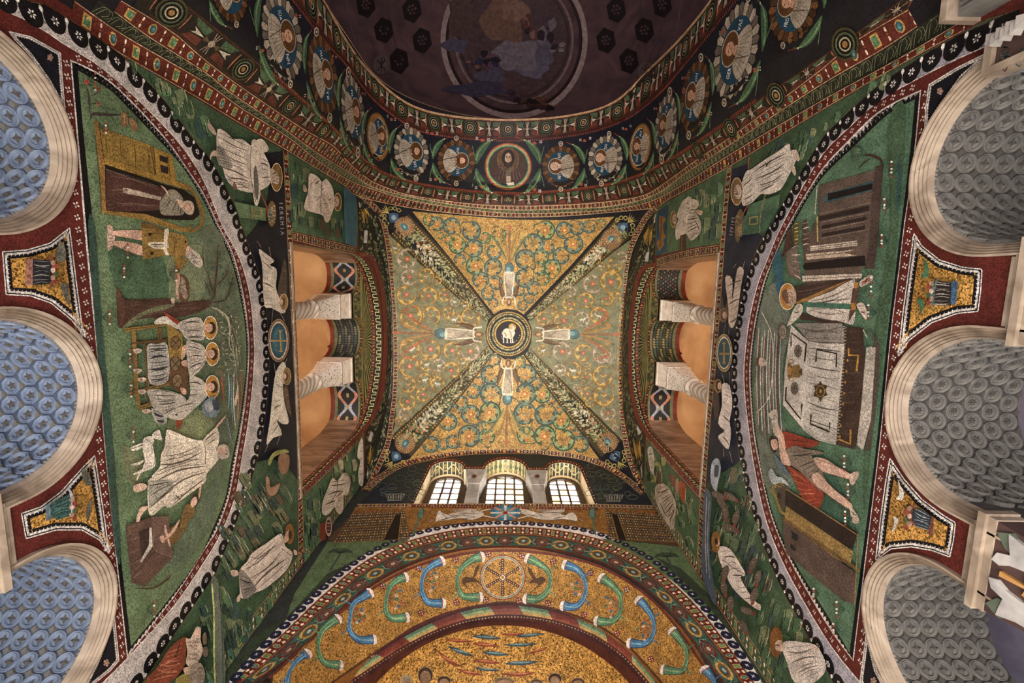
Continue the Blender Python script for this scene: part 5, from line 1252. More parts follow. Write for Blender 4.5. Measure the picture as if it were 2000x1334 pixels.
# vault angels: globe, robe, wings, head
VANG = [('west', (994.5, 525), (994, 592), 'towards the great arch'), ('east', (991, 778), (993, 707), 'towards the windows'), ('north', (863, 651.5), (938, 653), 'in the left green field'), ('south', (1119, 653), (1049, 653), 'in the right green field')]
for nm, g, h, wh in VANG:
    ux, uy = h[0] - g[0], h[1] - g[1]; ln = math.hypot(ux, uy); U = (ux, uy); R = (-uy, ux)
    fn = aff(g[0], g[1], U, (R[0] * .8, R[1] * .8))
    e = empty('angel', S_VA.at(*g), 'white-robed angel with raised arms standing on a blue globe, %s' % wh, 'angel', 'angels of the vault')
    d = D(S_VA, fn=fn); d.disc(0, -.02, .17, .17, '4a6c6e', 4, n=20); d.disc(.03, .02, .08, .08, '6f98a0', 4.8, n=12); d.ring(0, -.02, .16, .16, 1, '2a4450', 4.9, n=20); d.build('globe', e)
    d = D(S_VA, fn=fn)
    for s in (-1, 1): d.poly([(s * .14, .92), (s * .3, .8), (s * .38, .55), (s * .36, .3), (s * .26, .5), (s * .17, .7)], '5a4028', 4.2); d.line([(s * .18, .88), (s * .33, .4)], .9, '8a6a48', 5, sm=0)
    d.build('wings', e)
    d = D(S_VA, fn=fn); d.poly([(-.1, .86), (.1, .86), (.16, .6), (.19, .12), (.1, .08), (-.1, .08), (-.2, .14), (-.16, .6)], 'd8cab2', 5, sm=2)
    for s in (-1, 1): d.line([(s * .08, .82), (s * .2, .84), (s * .24, 1.04)], 3, 'cfc0a8', 5.2)
    for q in range(-4, 5): d.line([(q * .02, .8), (q * .038, .14)], .9, '7a6a56', 6, sm=0)
    d.line([(-.12, .7), (.1, .45), (.16, .2)], 1, '6a5a48', 6.2); d.build('robe', e)
    d = D(S_VA, fn=fn); d.disc(0, .97, .11, .13, '8a6a30', 5.4, n=14); d.disc(0, .97, .075, .1, '5a3a22', 6, n=12); d.disc(0, .96, .05, .075, 'b08a68', 6.8, n=10); d.build('head', e)
    # palmette plant behind the globe
    d = D(S_VA, fn=fn); e2_ = 1.15 if nm != 'west' else 1.2
    for k in range(-3, 4):
        a = k * .42; d.line([(k * .03, -.25), (math.sin(a) * .35, -.55 - .2 * math.cos(a)), (math.sin(a) * .75, -.8 - .25 * math.cos(a * .6)), (math.sin(a) * .95, -.75 + .06 * abs(k))], 4.4, ['31502f', '8a6a2a', 'a88a3c', '5a6a3c'][abs(k)] if nm in ('west', 'east') else ['8a5a24', 'a87a30', '7a6a34', 'a85a2c'][abs(k)], 3.2 + .2 * abs(k), taper=True)
    d.line([(0, -.17), (0, -1.15)], 3, '8a5a3a', 4, sm=0); d.disc(0, -1.2, .06, .1, 'b0623a', 4.4, n=8)
    tag(d.build('palmette_plant'), 'leafy palmette growing behind the globe of the angel %s' % wh, 'plant', 'palmettes of the vault')
# ------------------------------------------------------------------ grounds of the side walls above the lunettes, and their landscapes
def ground(S, name, base, polys, label=None, strokes=()):
    d = D(S); d.poly(base[0], base[1], .6, raw=True)
    for pts, c in polys: d.poly(pts, c, 1.1, raw=True)
    for pts, w, c in strokes: d.line(pts, w, c, 2, raw=True)
    o = d.build(name); tag(o, label, None, None, 'structure'); return o
tn = 38
for side in ('left', 'right'):
    S = S_LW if side == 'left' else S_RW; lf = side == 'left'
    ro = resample(spline(TR[side]['ro'], 6), 120)
    if lf:
        top = [p for p in ro if p[1] < 1300 and p[0] > 60]
        edge = P('60,5 233,106 380,191 470,245 553,292 560,440 571,660 581,890 583,1112 500,1232 424,1345 260,1345')
        outer = edge
        mid = P('500,330 553,292 556,440 571,660 581,890 582,960 520,1000 440,960')
    else:
        outer = P('1985,20 1927,38 1769,122 1600,220 1440,318 1430,320 1418,440 1399,700 1381,900 1371,1112 1440,1240 1490,1345 1670,1345')
    inner = [p for p in ro]
    if lf: poly_ = [p for p in inner if 5 < p[1] < 1340] + outer[::-1]
    else: poly_ = [p for p in inner if 15 < p[1] < 1340] + outer[::-1]
    d = D(S); d.poly(poly_, '3a5a34', .6, raw=True)
    # dark blue sky in the middle
    A = [p for p in inner if (330 if lf else 345) < p[1] < 905]
    B_p = P('545,300 553,292 560,440 571,660 581,890 584,960 545,905 520,880') if lf else P('1432,345 1418,440 1399,700 1381,900 1376,960 1392,930 1410,890')
    if lf: sky = P('505,300 545,296 553,292 560,440 571,660 581,890 583,940 560,910 530,895') + [p for p in A[::-1] if p[1] > 455] + P('500,440 520,400 527,350')
    else: sky = P('1430,330 1460,320 1462,380 1480,455') + [p for p in A if p[1] > 460] + P('1440,905 1400,930 1378,950 1381,900 1399,700 1418,440')
    d.poly(sky, '1a1c26' if lf else '262a38', 1.1, raw=True)
    o = d.build('trim_%d' % tn); tag(o, kind='structure', label='green and dark blue picture ground above the %s lunette' % side); tn += 1
for S, base, lab in ((S_LW, P('562,293 621,333 673,365 697,383 700,440 697,482 630,465 569,451'), 'green ground of the picture beside the left gallery arch, by the medallion arch'),
                     (S_LW, P('590,972 650,916 711,854 712,950 690,985 650,1040 596,1108'), 'green ground of the picture beside the left gallery arch, by the windows'),
                     (S_RW, P('1421,328 1362,362 1297,397 1281,410 1280,500 1350,484 1408,476'), 'green ground of the picture beside the right gallery arch, by the medallion arch'),
                     (S_RW, P('1262,858 1310,912 1366,976 1366,1060 1363,1112 1300,1025 1256,955'), 'green ground of the picture beside the right gallery arch, by the windows')):
    d = D(S); d.poly(base, '45683c', .8, raw=True); tag(d.build('trim_%d' % tn), kind='structure', label=lab); tn += 1
# terraced rocks: vertical light edges with dark undercuts, scattered inside the given areas
def terraces(S, area, n, seed, ang, name='rocks', cols=None, size=(10, 26)):
    d = D(S); r = random.Random(seed); xs = [p[0] for p in area]; ys = [p[1] for p in area]; k = 0; it = 0
    cols = cols or ['4f7a44', '3d6238', '6b8048', '35564a', '55804a', '74804c']; n = int(n * .6)
    ca, sa = math.cos(math.radians(ang)), math.sin(math.radians(ang))
    while k < n and it < n * 20:
        it += 1; x, y = r.uniform(min(xs), max(xs)), r.uniform(min(ys), max(ys))
        if not inpoly((x, y), area): continue
        k += 1; l = r.uniform(*size) * 1.35; w = l * r.uniform(.35, .6); c = r.choice(cols)
        def m(a, b): return (x + a * ca - b * sa, y + a * sa + b * ca)
        d.poly([m(-l / 2, -w / 2), m(l * .35, -w / 2), m(l / 2, 0), m(l * .35, w / 2), m(-l / 2, w / 2)], c, 1.5 + r.random() * .6, raw=True, sm=2)
        if r.random() < .5: d.line([m(-l / 2, -w / 2), m(0, -w / 2 - 1), m(l * .35, -w / 2 + 1)], 1.5, r.choice(['b9ae88', 'a8a070', '98a070']), 2.5, raw=True, sm=2, taper=True)
        d.line([m(-l * .4, w / 2), m(l * .35, w / 2)], 1.5, '1c2a24', 2.5, raw=True, sm=0)
    return d.build(name)
def rockset(S, area, n, seed, ang, lab, **k): o = terraces(S, area, n, seed, ang, **k); tag(o, lab, None, None, 'stuff')
rockset(S_LW, P('565,300 600,322 610,440 570,445'), 26, 1, 88, 'stepped green rocks behind the seated writer by the medallion arch, left wall', size=(10, 22))
rockset(S_LW, P('610,430 690,470 690,400 640,440'), 20, 2, 88, 'green rocks and reeds in front of the seated writer, left wall', size=(8, 18))
rockset(S_LW, P('596,985 640,940 660,930 640,1040 598,1096'), 40, 3, 86, 'stepped rocks round the standing writer by the windows, left wall', size=(9, 20))
rockset(S_LW, P('655,915 705,868 708,950 668,1000'), 20, 4, 84, 'pale rocks beside the standing writer, left wall', size=(8, 18), cols=['8a9a5c', 'b8b088', '5a7a48'])
rockset(S_LW, P('480,930 560,900 575,1100 500,1090 440,1130 430,1050'), 110, 5, 60, 'tumbled green and brown rocks of the mountain, left wall', size=(10, 26), cols=['5a7044', '6c6244', '767a48', '3e5648', '62543c', '4c6844'])
rockset(S_LW, P('380,1200 440,1140 500,1190 500,1225 430,1334 385,1334'), 50, 6, 70, 'green stepped rocks below the bowing robed man, left wall', size=(14, 34))
rockset(S_LW, P('505,1170 570,1125 560,1140 450,1290 440,1250'), 26, 16, 82, 'green stepped rocks at the corner border, left wall', size=(10, 24))
rockset(S_LW, P('235,115 340,175 410,250 400,290 320,200 265,140'), 26, 7, 75, 'green rocks behind the reading man, left wall', size=(12, 30))
rockset(S_RW, P('1360,372 1415,345 1404,460 1355,470'), 40, 8, 92, 'stepped green rocks behind the seated writer by the medallion arch, right wall', size=(9, 20))
rockset(S_RW, P('1320,940 1360,985 1358,1080 1320,1030 1300,960'), 30, 9, 80, 'stepped rocks behind the seated writer by the windows, right wall', size=(9, 20))
rockset(S_RW, P('1264,870 1300,905 1300,990 1262,940'), 20, 10, 84, 'brown and green rocks by the vault border, right wall', size=(8, 20), cols=['6a5a34', '8a8a4c', '5a4630', '4a6a40'])
rockset(S_RW, P('1395,935 1440,905 1470,1000 1500,1110 1540,1200 1470,1200 1400,1120 1380,1060'), 130, 11, 105, 'green and brown rocky pasture, right wall', size=(10, 24), cols=['4c6c46', '3a5450', '56523e', '5e7648', '3a5242', '66624a'])
rockset(S_RW, P('1480,1200 1545,1200 1600,1310 1500,1334'), 50, 12, 100, 'green stepped rocks below the hillside, right wall', size=(12, 30))
rockset(S_RW, P('1760,140 1640,225 1560,310 1500,330 1500,300 1640,215 1740,150'), 36, 13, 105, 'green rocks behind the reading man, right wall', size=(10, 26))
# ------------------------------------------------------------------ east wall pictures
d = D(S_EW); d.poly(P('694,992 800,991 988,990 1170,992 1284,996 1240,1060 1140,1030 988,1016 840,1030 720,1075 640,1125 610,1130'), '8a5c1c', .6, True, raw=True)
d.poly(P('640,1058 800,1052 790,1062 715,1082 640,1130 560,1205 575,1160'), '4f6a38', 1.1, raw=True); d.poly(P('1330,1068 1175,1052 1190,1062 1250,1090 1320,1140 1400,1215 1405,1180'), '4f6a38', 1.1, raw=True)
d.poly(P('560,1205 640,1120 700,1092 640,1135 560,1210 500,1270 440,1340 418,1340 500,1240'), '2e3c26', 1.4, raw=True); d.poly(P('1405,1180 1330,1110 1280,1088 1340,1140 1405,1210 1455,1270 1492,1340 1510,1340 1460,1260'), '2e3c26', 1.4, raw=True)  # dark green wedges: shade of the wall corners painted as colour
tag(d.build('trim_%d' % tn), kind='structure', label='gold ground with green slopes over the apse arch'); tn += 1
d = D(S_EW); q = P('712,968 746,940 785,916 843,901 902,892 988,888 1069,891 1127,898 1175,914 1218,940 1252,970 1276,983 700,980'); 
LWIN = [proj(x, YE, z) for x, z in wloop]
d.poly(P('702,983 745,945 765,945 790,983'), '1e2430', 1.2, raw=True); d.poly(P('1276,984 1235,948 1212,948 1185,984'), '1e2430', 1.2, raw=True)
rr = random.Random(21)
for i in range(70):
    x = rr.choice([rr.uniform(735, 825), rr.uniform(1150, 1240)]); y = rr.uniform(908, 972)
    if not inpoly((x, y), q) or (800 < x < 1165 and y > 985 - (abs(x - 985) > 170) * 60 and abs(x - 985) < 165): continue
    d.line(ell(x, y, rr.uniform(6, 11), rr.uniform(4, 6), 0, 10), 1, rr.choice(['5a6a50', '6a6a44', '4a5a5a']), 2, sm=0, raw=True, closed=True)
tag(d.build('trim_%d' % tn), kind='structure', label='dark vine ground round the three windows'); tn += 1
# red dotted frame of the window opening
fr = [p for p in LWIN]; bd = D(S_EW); bd.line(inset(fr, -3.5 if sum(fr[i][0] * fr[(i + 1) % len(fr)][1] - fr[(i + 1) % len(fr)][0] * fr[i][1] for i in range(len(fr))) > 0 else -3.5), 5, '6a2416', 2, sm=0, closed=True, raw=True)
q = resample(fr + [fr[0]], 150)
for i, p in enumerate(inset(q[:-1], -3.5)): bd.disc(p[0], p[1], 1.1, 1.1, ['d8a868', 'd8c8b0', 'c0783c'][i % 3], 2.8, n=6)
tag(bd.build('trim_%d' % tn), kind='structure', label='red dotted border round the three-light window opening'); tn += 1
# pattern on the undersides of the three lights
for li, (c, r, z0, h) in enumerate(LIGHTS):
    vs = []; fs = []; cs = []
    def sf(u, t, off): a = PI * u; return (c - (r - off) * math.cos(a), YE + .5 * t, z_(z0 + (h - off) * math.sin(a)))
    def sq(u0, u1, t0, t1, col, off=.006): k = len(vs); vs.extend([sf(u0, t0, off), sf(u1, t0, off), sf(u1, t1, off), sf(u0, t1, off)]); fs.append((k, k + 1, k + 2, k + 3)); cs.extend([H(col)] * 4)
    for j in range(24): sq(j / 24, (j + 1) / 24, .02, .86, '4a5040' if li != 1 else '7a7a4c', .004)
    if li == 1:
        for j in range(26):
            for t in range(3): sq(j / 26, j / 26 + .018, .1 + t * .26, .28 + t * .26, ['b8ae78', '4a6a48', 'c8b878'][t], .008)
        for k in range(10): a0, a1 = 2 * PI * k / 10, 2 * PI * (k + 1) / 10; b_ = len(vs); vs.extend([sf(.5, .45, .012), sf(.5 + .05 * math.cos(a0), .45 + .3 * math.sin(a0), .012), sf(.5 + .05 * math.cos(a1), .45 + .3 * math.sin(a1), .012)]); fs.append((b_, b_ + 1, b_ + 2)); cs.extend([H('c8bc88')] * 3)
    else:
        for j in range(40):
            u0, u1 = j / 40, (j + 1) / 40; t0, t1 = .42 + .22 * math.sin(u0 * 6 * PI), .42 + .22 * math.sin(u1 * 6 * PI); b_ = len(vs); vs.extend([sf(u0, t0 - .05, .009), sf(u1, t1 - .05, .009), sf(u1, t1 + .05, .009), sf(u0, t0 + .05, .009)]); fs.append((b_, b_ + 1, b_ + 2, b_ + 3)); cs.extend([H('d8c48c')] * 4)
        for k in range(6):
            for w in (-.03, 0, .03): u = (k + .5) / 6; t = .42 + (.1 if k % 2 else -.1); sq(u + w - .006, u + w + .006, t - .16, t + .16, 'd0ac58', .008)
    tag(mesh('light_soffit', vs, fs, None, None, mats=[MO], cols=cs), '%s mosaic on the underside of the %s window light' % ('wavy shell' if li != 1 else 'leafy gold', ('right', 'middle', 'left')[li]), 'band', 'undersides of the window lights')
# wheel of rays held by two angels
e = empty('ray_disc', S_EW.at(987, 1001), 'blue disc with white and orange rays held by two flying angels over the apse arch', 'disc')
d = D(S_EW); d.disc(987, 1001.5, 30, 15, '2c6a8c', 3, n=30); d.disc(987, 1001.5, 20, 10, '4c93a8', 3.8, n=24); d.build('blue_ground', e); d = D(S_EW)
for k in range(8): a = k * PI / 4; ca, sa = math.cos(a), math.sin(a); d.poly([(987 + 2 * ca - 1.4 * sa, 1001.5 + 1 * sa + .9 * ca), (987 + 29 * ca - 2.8 * sa, 1001.5 + 14.5 * sa + 1.8 * ca), (987 + 29 * ca + 2.8 * sa, 1001.5 + 14.5 * sa - 1.8 * ca), (987 + 2 * ca + 1.4 * sa, 1001.5 + sa - .9 * ca)], 'd8ccc0' if k % 2 == 0 else 'c9825a', 4.6, raw=True)
d.disc(987, 1001.5, 5, 3, '8a2c20', 5.4, n=10); d.build('rays', e)
def fl(tile, s): return P(s, tile)
for i, (nm, body, cloak, hd, arm, feet) in enumerate((
  ('left', '265,725 300,620 340,640 390,660 470,680 560,640 640,618 730,610 760,650 740,680 640,710 520,695 400,712 300,722', '400,655 520,630 620,600 690,610 650,650 500,690', (715, 605), '735,620 840,600 735,665 860,690', '200,735 240,712 225,655 285,640'),
  ('right', '1720,725 1700,650 1640,640 1600,668 1520,640 1430,640 1340,645 1250,618 1160,600 1150,640 1230,675 1330,705 1450,712 1600,705', '1330,650 1450,615 1590,605 1570,640 1450,690 1380,690', (1265, 605), '1240,625 1130,600 1250,665 1110,700', '1785,725 1745,705 1720,640 1690,650'))):
    c = S_EW.at(*tr('E1', hd)); e = empty('angel', c, 'white-robed angel flying to the %s of the ray disc over the apse arch' % nm, 'angel', 'flying angels over the apse')
    d = D(S_EW, 'E1'); d.poly(P(body), 'cfc4b8', 2, sm=3); d.poly(P(cloak), 'bfb0a0', 2.8, sm=3)
    q = P(body); r = random.Random(i)
    for k in range(12): a, b = r.choice(q), r.choice(q); d.line([a, ((a[0] * .6 + b[0] * .4) + r.uniform(-10, 10), a[1] * .6 + b[1] * .4 + r.uniform(-6, 6)), (a[0] * .3 + b[0] * .7, a[1] * .3 + b[1] * .7)] if False else [(a[0] * .8 + b[0] * .2, a[1] * .8 + b[1] * .2), (a[0] * .4 + b[0] * .6, a[1] * .4 + b[1] * .6)], .9, '6a6058', 3.6, sm=0)
    d.build('robe', e)
    d = D(S_EW, 'E1'); s = 1 if i == 0 else -1; d.poly([(hd[0] - s * 30, hd[1] + 5), (hd[0] - s * 120, hd[1] - 12), (hd[0] - s * 300, hd[1] + 10), (hd[0] - s * 150, hd[1] + 35)], '9a8674', 1.6, sm=2); d.build('wing', e)
    d = D(S_EW, 'E1'); d.disc(*hd, 6.4 * 5.2 / 5.2, 5, 'a88440', 3, n=12); 
    d = D(S_EW); x, y = tr('E1', hd); d.disc(x, y, 5.6, 4.2, 'a07c34', 3.4, n=14); d.disc(x, y, 3.2, 2.8, '4a3020', 4.2, n=10); d.disc(x, y, 2.2, 2.1, 'b08c6c', 5, n=10); d.build('head', e)
    d = D(S_EW, 'E1'); a = P(arm); d.line([a[0], a[1]], 2.2, 'c8b8a4', 4, sm=0); d.line([a[2], a[3]], 2.4, 'c8b8a4', 4, sm=0); f = P(feet); d.line([f[0], f[1]], 2, 'a07c60', 4, sm=0); d.line([f[2], f[3]], 2, 'a07c60', 4, sm=0); d.build('arms_and_feet', e)
# two jewelled cities, cypress trees, palms
for nm, wall_, gate, n_ in (('left', '690,1003 790,998 800,1052 650,1060 640,1052', '772,1005 784,1004 778,1054 748,1055', 'left'), ('right', '1182,998 1290,1005 1340,1060 1332,1068 1192,1052', '1194,1004 1206,1004 1224,1055 1208,1055', 'right')):
    w = P(wall_); e = empty('jewelled_city', S_EW.at(*w[0]), 'brown jewelled city wall with an open gate, %s end over the apse arch' % n_, 'city', 'jewelled cities')
    d = D(S_EW); d.poly(w, '4a3622', 2, raw=True)
    if nm == 'left': corners = [w[0], w[1], w[2], w[3]]
    else: corners = [w[0], w[1], w[2], w[4]]
    def bl(u, v): a = [corners[0][k] + (corners[1][k] - corners[0][k]) * u for k in (0, 1)]; b = [corners[3][k] + (corners[2][k] - corners[3][k]) * u for k in (0, 1)]; return (a[0] + (b[0] - a[0]) * v, a[1] + (b[1] - a[1]) * v)
    for i in range(26):
        for j in range(11): p = bl((i + .5) / 26, (j + .5) / 11); d.poly([(p[0] - 1.1, p[1] - .8), (p[0] + 1.1, p[1] - .8), (p[0] + 1.1, p[1] + .8), (p[0] - 1.1, p[1] + .8)], ['c8bc9c', 'b8a47c', '8a6a3c'][(i + j // 3) % 3], 2.8, raw=True)
    for j in range(5): d.line([bl(0, j / 4), bl(1, j / 4)], 1.2, '8a6024', 3, sm=0, raw=True)
    for i in range(6): d.line([bl(i / 5, 0), bl(i / 5, 1)], 1.2, '6a4620', 3, sm=0, raw=True)
    for i in range(12): p = bl((i + .5) / 12, 0); d.poly([(p[0] - 2.5, p[1]), (p[0] + 2.5, p[1]), (p[0] + 2, p[1] - 4), (p[0] - 2, p[1] - 4)], ['6a4630', '8a3a2c', '5a4a3a'][i % 3], 2.6, raw=True)
    d.build('wall', e)
    d = D(S_EW); g = P(gate); d.poly(g, '18110e', 3.8, raw=True); d.line(g, 1.4, '8a6428', 4.4, sm=0, closed=True, raw=True); d.build('gate', e)
for nm, stem, crown in (('left', '806,1045 812,1030 818,1012', (822, 1003, 6, 12, 18)), ('right', '1164,1045 1160,1030 1158,1012', (1157, 1003, 7, 12, -4))):
    e = empty('cypress_tree', S_EW.at(crown[0], crown[1]), 'slim blue-green cypress at the %s city over the apse arch' % nm, 'tree', 'cypresses over the apse'); d = D(S_EW); d.line(P(stem), 3, '3a6a5a', 2.4, raw=True); d.build('trunk', e)
    d = D(S_EW); d.disc(crown[0], crown[1], crown[2], crown[3], '2f5a4c', 3.2, rot=crown[4], n=16)
    for k in range(-2, 3): d.line([(crown[0] + k * 2, crown[1] + 8), (crown[0] + k * 1.4, crown[1] - 9)], .8, '6a9078', 4, sm=0, raw=True)
    d.build('foliage', e)
for nm, c, ln in (('left', (665, 1080), 26), ('right', (1302, 1088), 26)):
    e = empty('palm_tree', S_EW.at(*c), 'dark palm spreading on the green slope, %s side over the apse arch' % nm, 'tree', 'palms over the apse'); d = D(S_EW); s = -1 if nm == 'left' else 1
    d.line([c, (c[0] + s * 20, c[1] + 35)], 3.4, '2e4a40', 2.6, sm=0, raw=True); d.build('trunk', e); d = D(S_EW)
    for k in range(9): a = PI * (k / 8) + PI; d.line([c, (c[0] + ln * .6 * math.cos(a), c[1] + 7 * math.sin(a) - 2), (c[0] + ln * math.cos(a), c[1] + 9 * math.sin(a) + 2)], 2.2, '2c4230', 3, raw=True, taper=True)
    d.build('fronds', e)
for nm, x, y in (('left', 771, 971), ('right', 1198, 973)):
    d = D(S_EW); d.poly([(x - 20, y - 7), (x + 20, y - 7), (x + 14, y + 7), (x - 14, y + 7)], '8a8a80', 2, raw=True)
    for k in range(7): d.line([(x - 18 + k * 5.5, y - 6), (x - 13 + k * 4.6, y + 6)], 1.3, '20221f', 3, raw=True, sm=0); d.line([(x - 13 + k * 4.8, y - 6), (x - 17 + k * 5, y + 6)], 1, '20221f', 3, raw=True, sm=0)
    tag(d.build('woven_basket'), 'white woven basket with vines in the %s corner beside the windows' % nm, 'basket', 'woven baskets beside the windows')
# ------------------------------------------------------------------ apse soffit: cornucopias round a wheel of rays
SO = bpy.data.objects['trim_10']

oO = P('500,1345 556,1298 610,1247 660,1200 716,1157 784,1118 851,1094 917,1080 988,1075 1060,1080 1130,1093 1191,1115 1257,1157 1306,1205 1348,1262 1400,1340')
oI = P('560,1420 610,1368 650,1334 700,1299 760,1258 830,1219 900,1192 960,1180 988,1178 1030,1181 1090,1193 1160,1219 1220,1258 1262,1300 1300,1345 1340,1400')
BS = Band(S_AS, oO, oI, 100); dd = BS.D(); BS.fill(dd, '9c7029', .6, gold=True, m=6); BS.rail(dd, .0, 5, '5a241a', 1.6); BS.rail(dd, .985, 4, '4a2a1c', 1.6); dd.build('gold_ground', SO)
sc0 = s_of(BS, 986); hw_ = BS.wid
e = empty('spoked_disc', S_AS.at(986, 1125), 'gold disc with six jewelled spokes and rainbow rim at the crown of the apse arch', 'disc')
cx, cy = tr('C3', (810, 740)); R0 = 128 / 2.876
d = D(S_AS, fn=lambda p: (cx + p[0] * R0, cy + p[1] * R0 * .98)); d.disc(0, 0, .93, .93, 'a07228', 2, n=36, gold=True); d.build('gold_ground', e)
d = D(S_AS, fn=lambda p: (cx + p[0] * R0, cy + p[1] * R0 * .98))
for r0, r1, c in ((.98, 1.01, '5a241a'), (.95, .98, 'b8643a'), (.92, .95, '8a9a6a'), (.885, .92, '3f6a7a'), (.86, .885, 'c8b090')): d.ann(0, 0, r0, r1, c, 3, 48)
d.build('rainbow_rim', e)
d = D(S_AS, fn=lambda p: (cx + p[0] * R0, cy + p[1] * R0 * .98))
for k in range(6):
    a = PI / 2 + k * PI / 3; ca, sa = math.cos(a), math.sin(a); d.poly([(.1 * ca - .05 * sa, .1 * sa + .05 * ca), (.84 * ca - .07 * sa, .84 * sa + .07 * ca), (.84 * ca + .07 * sa, .84 * sa - .07 * ca), (.1 * ca + .05 * sa, .1 * sa - .05 * ca)], '4a2418', 3)
    for q in range(7): r = .16 + .1 * q; d.disc(r * ca, r * sa, .022 * R0 / R0, .022, 'c8b8a0', 4, n=6)
d.ann(0, 0, .07, .11, 'c8b8a0', 4.4, 16); d.build('spokes', e)
# cornucopias: (centre along the soffit) pairs open towards the crown
CORN = [  # tile C3: upper mouth, upper bend, middle, lower bend, lower mouth, colour
 ('690,625 640,640 580,690 553,760 575,830 610,850 680,850', 'g', 'second'), ('465,650 430,665 380,700 355,760 360,830 395,880 470,885', 'b', 'third'),
 ('260,740 220,755 180,790 155,860 155,930 190,970 265,965', 'g', 'fourth'), ('60,830 20,855 -30,890 -50,960 -50,1040 0,1090 80,1090', 'b', 'fifth'),
 ('-120,975 -160,1000 -210,1050 -230,1120 -215,1190 -180,1225 -110,1235', 'g', 'sixth'), ('-290,1170 -335,1200 -380,1260 -400,1330 -380,1400', 'b', 'seventh'),
 ('955,635 1000,655 1060,700 1080,760 1060,820 1010,860 945,860', 'g', 'second'), ('1165,670 1220,690 1260,730 1280,800 1260,870 1215,905 1155,900', 'b', 'third'),
 ('1370,745 1420,780 1465,830 1478,900 1460,960 1410,990 1345,985', 'g', 'fourth'), ('1580,870 1610,900 1650,960 1665,1030 1640,1090 1600,1115 1530,1110', 'b', 'fifth'),
 ('1770,1045 1800,1080 1840,1140 1850,1200 1830,1260 1790,1270 1720,1260', 'g', 'sixth'), ('1950,1260 1990,1310 2010,1370 2000,1440', 'b', 'seventh')]
for k, (pts, c, od) in enumerate(CORN):
    q = P(pts, 'C3'); side_ = 'left' if k < 6 else 'right'
    dk, md, lt = ('24503a', '3a7a52', '7aa468') if c == 'g' else ('24405c', '3a6a94', '6fa0b4')
    e = empty('cornucopia_pair', S_AS.at(*q[3 if len(q) > 3 else 0]), '%s horns of plenty with white mouths, %s pair to the %s of the spoked disc' % ('green' if c == 'g' else 'blue', ORD[k % 6], side_), 'cornucopia', 'horns of plenty on the apse arch')
    d = D(S_AS); n = len(q); sp = spline(q, 6)
    for a in range(2):
        part = sp[:len(sp) // 2 + 1] if a == 0 else sp[len(sp) // 2:][::-1]
        d.line(part, 19, dk, 2.4, w2=6, sm=0, raw=True); d.line(part, 15, md, 3.2, w2=4, sm=0, raw=True); d.line([(p[0] + 2.6, p[1] + .8) for p in part], 2.4, lt, 4, w2=1, sm=0, raw=True); d.line([(p[0] - 3.4, p[1] - 1.2) for p in part], 1.4, lt, 4, w2=.6, sm=0, raw=True)
        m = part[0]; m2 = part[min(3, len(part) - 1)]; dx, dy = m[0] - m2[0], m[1] - m2[1]; h = math.hypot(dx, dy) or 1; dx /= h; dy /= h
        d.poly([(m[0] - dy * 11, m[1] + dx * 11), (m[0] + dx * 6 - dy * 8, m[1] + dy * 6 + dx * 8), (m[0] + dx * 8, m[1] + dy * 8), (m[0] + dx * 6 + dy * 8, m[1] + dy * 6 - dx * 8), (m[0] + dy * 11, m[1] - dx * 11)], 'cfc6c0', 4, raw=True); d.line([(m[0] - dy * 7, m[1] + dx * 7), (m[0] + dy * 7, m[1] - dx * 7)], 2, '9a4a34', 4.8, sm=0, raw=True)
        t = part[int(len(part) * .72)]; o = -1 if side_ == 'left' else 1
        d.line([t, (t[0] + o * 8, t[1] + (-6 if a == 0 else 6)), (t[0] + o * 16, t[1] + (-11 if a == 0 else 13))], 4, md, 3.4, w2=1, raw=True)
    d.build('horns', e)
    # plant in the hollow
    pl = D(S_AS); mx = q[3 if len(q) > 5 else -1]; o = 1 if side_ == 'left' else -1; rr = random.Random(k)
    if c == 'b' or k in (2, 8):
        for w in range(7):
            a = (w - 3) * .33; l = rr.uniform(16, 30); tip = (mx[0] + o * (l * math.cos(a)) + o * 4, mx[1] + l * math.sin(a) * .9)
            pl.line([(mx[0] + o * 3, mx[1]), ((mx[0] + tip[0]) / 2, (mx[1] + tip[1]) / 2 - 2), tip], 1.8, ['8a3a24', '3a6a3c', '9a6a3c'][w % 3], 2.6, raw=True); pl.disc(tip[0], tip[1], 3.4, 3, ['9a4a38', '3a5a7a', 'b8a088', '3a6a44'][w % 4], 3.2, n=8)
        tag(pl.build('flowering_plant'), 'small flowering plant in the hollow of the %s horn pair %s of the spoked disc' % (ORD[k % 6], side_), 'plant', 'plants between the horns of plenty')
    elif k in (0, 6):
        b_ = D(S_AS, 'C3')
        if k == 0: b_.poly(P('580,760 600,735 640,740 655,690 680,670 665,720 650,745 690,770 650,765 620,770 600,780 640,820 600,790'), '4a3018', 3, sm=2)
        else: b_.poly(P('1055,755 1030,735 1000,745 975,700 950,680 960,720 980,750 950,775 990,770 1010,785 960,830 1030,780'), '4a3018', 3, sm=2)
        tag(b_.build('eagle'), 'brown bird with spread wings just %s of the spoked disc' % side_, 'bird', 'birds beside the wheel')
rr = random.Random(4)
for k, q in enumerate(P('545,640 340,690 550,880 715,865 900,870 1065,885 1095,650 1305,715 1510,810 1270,950 1455,1055 1645,1200 135,790 80,1190 917,620 350,940 730,610', 'C3')):
    d = D(S_AS); d.disc(q[0], q[1], 6.4, 6.4, '6a2418', 2.4, n=12)
    for w in range(4): a = w * PI / 2 + .5; d.disc(q[0] + 3.2 * math.cos(a), q[1] + 3.2 * math.sin(a), 1.5, 1.5, 'b8a090', 3.2, n=6)
    d.build('rosette', SO)
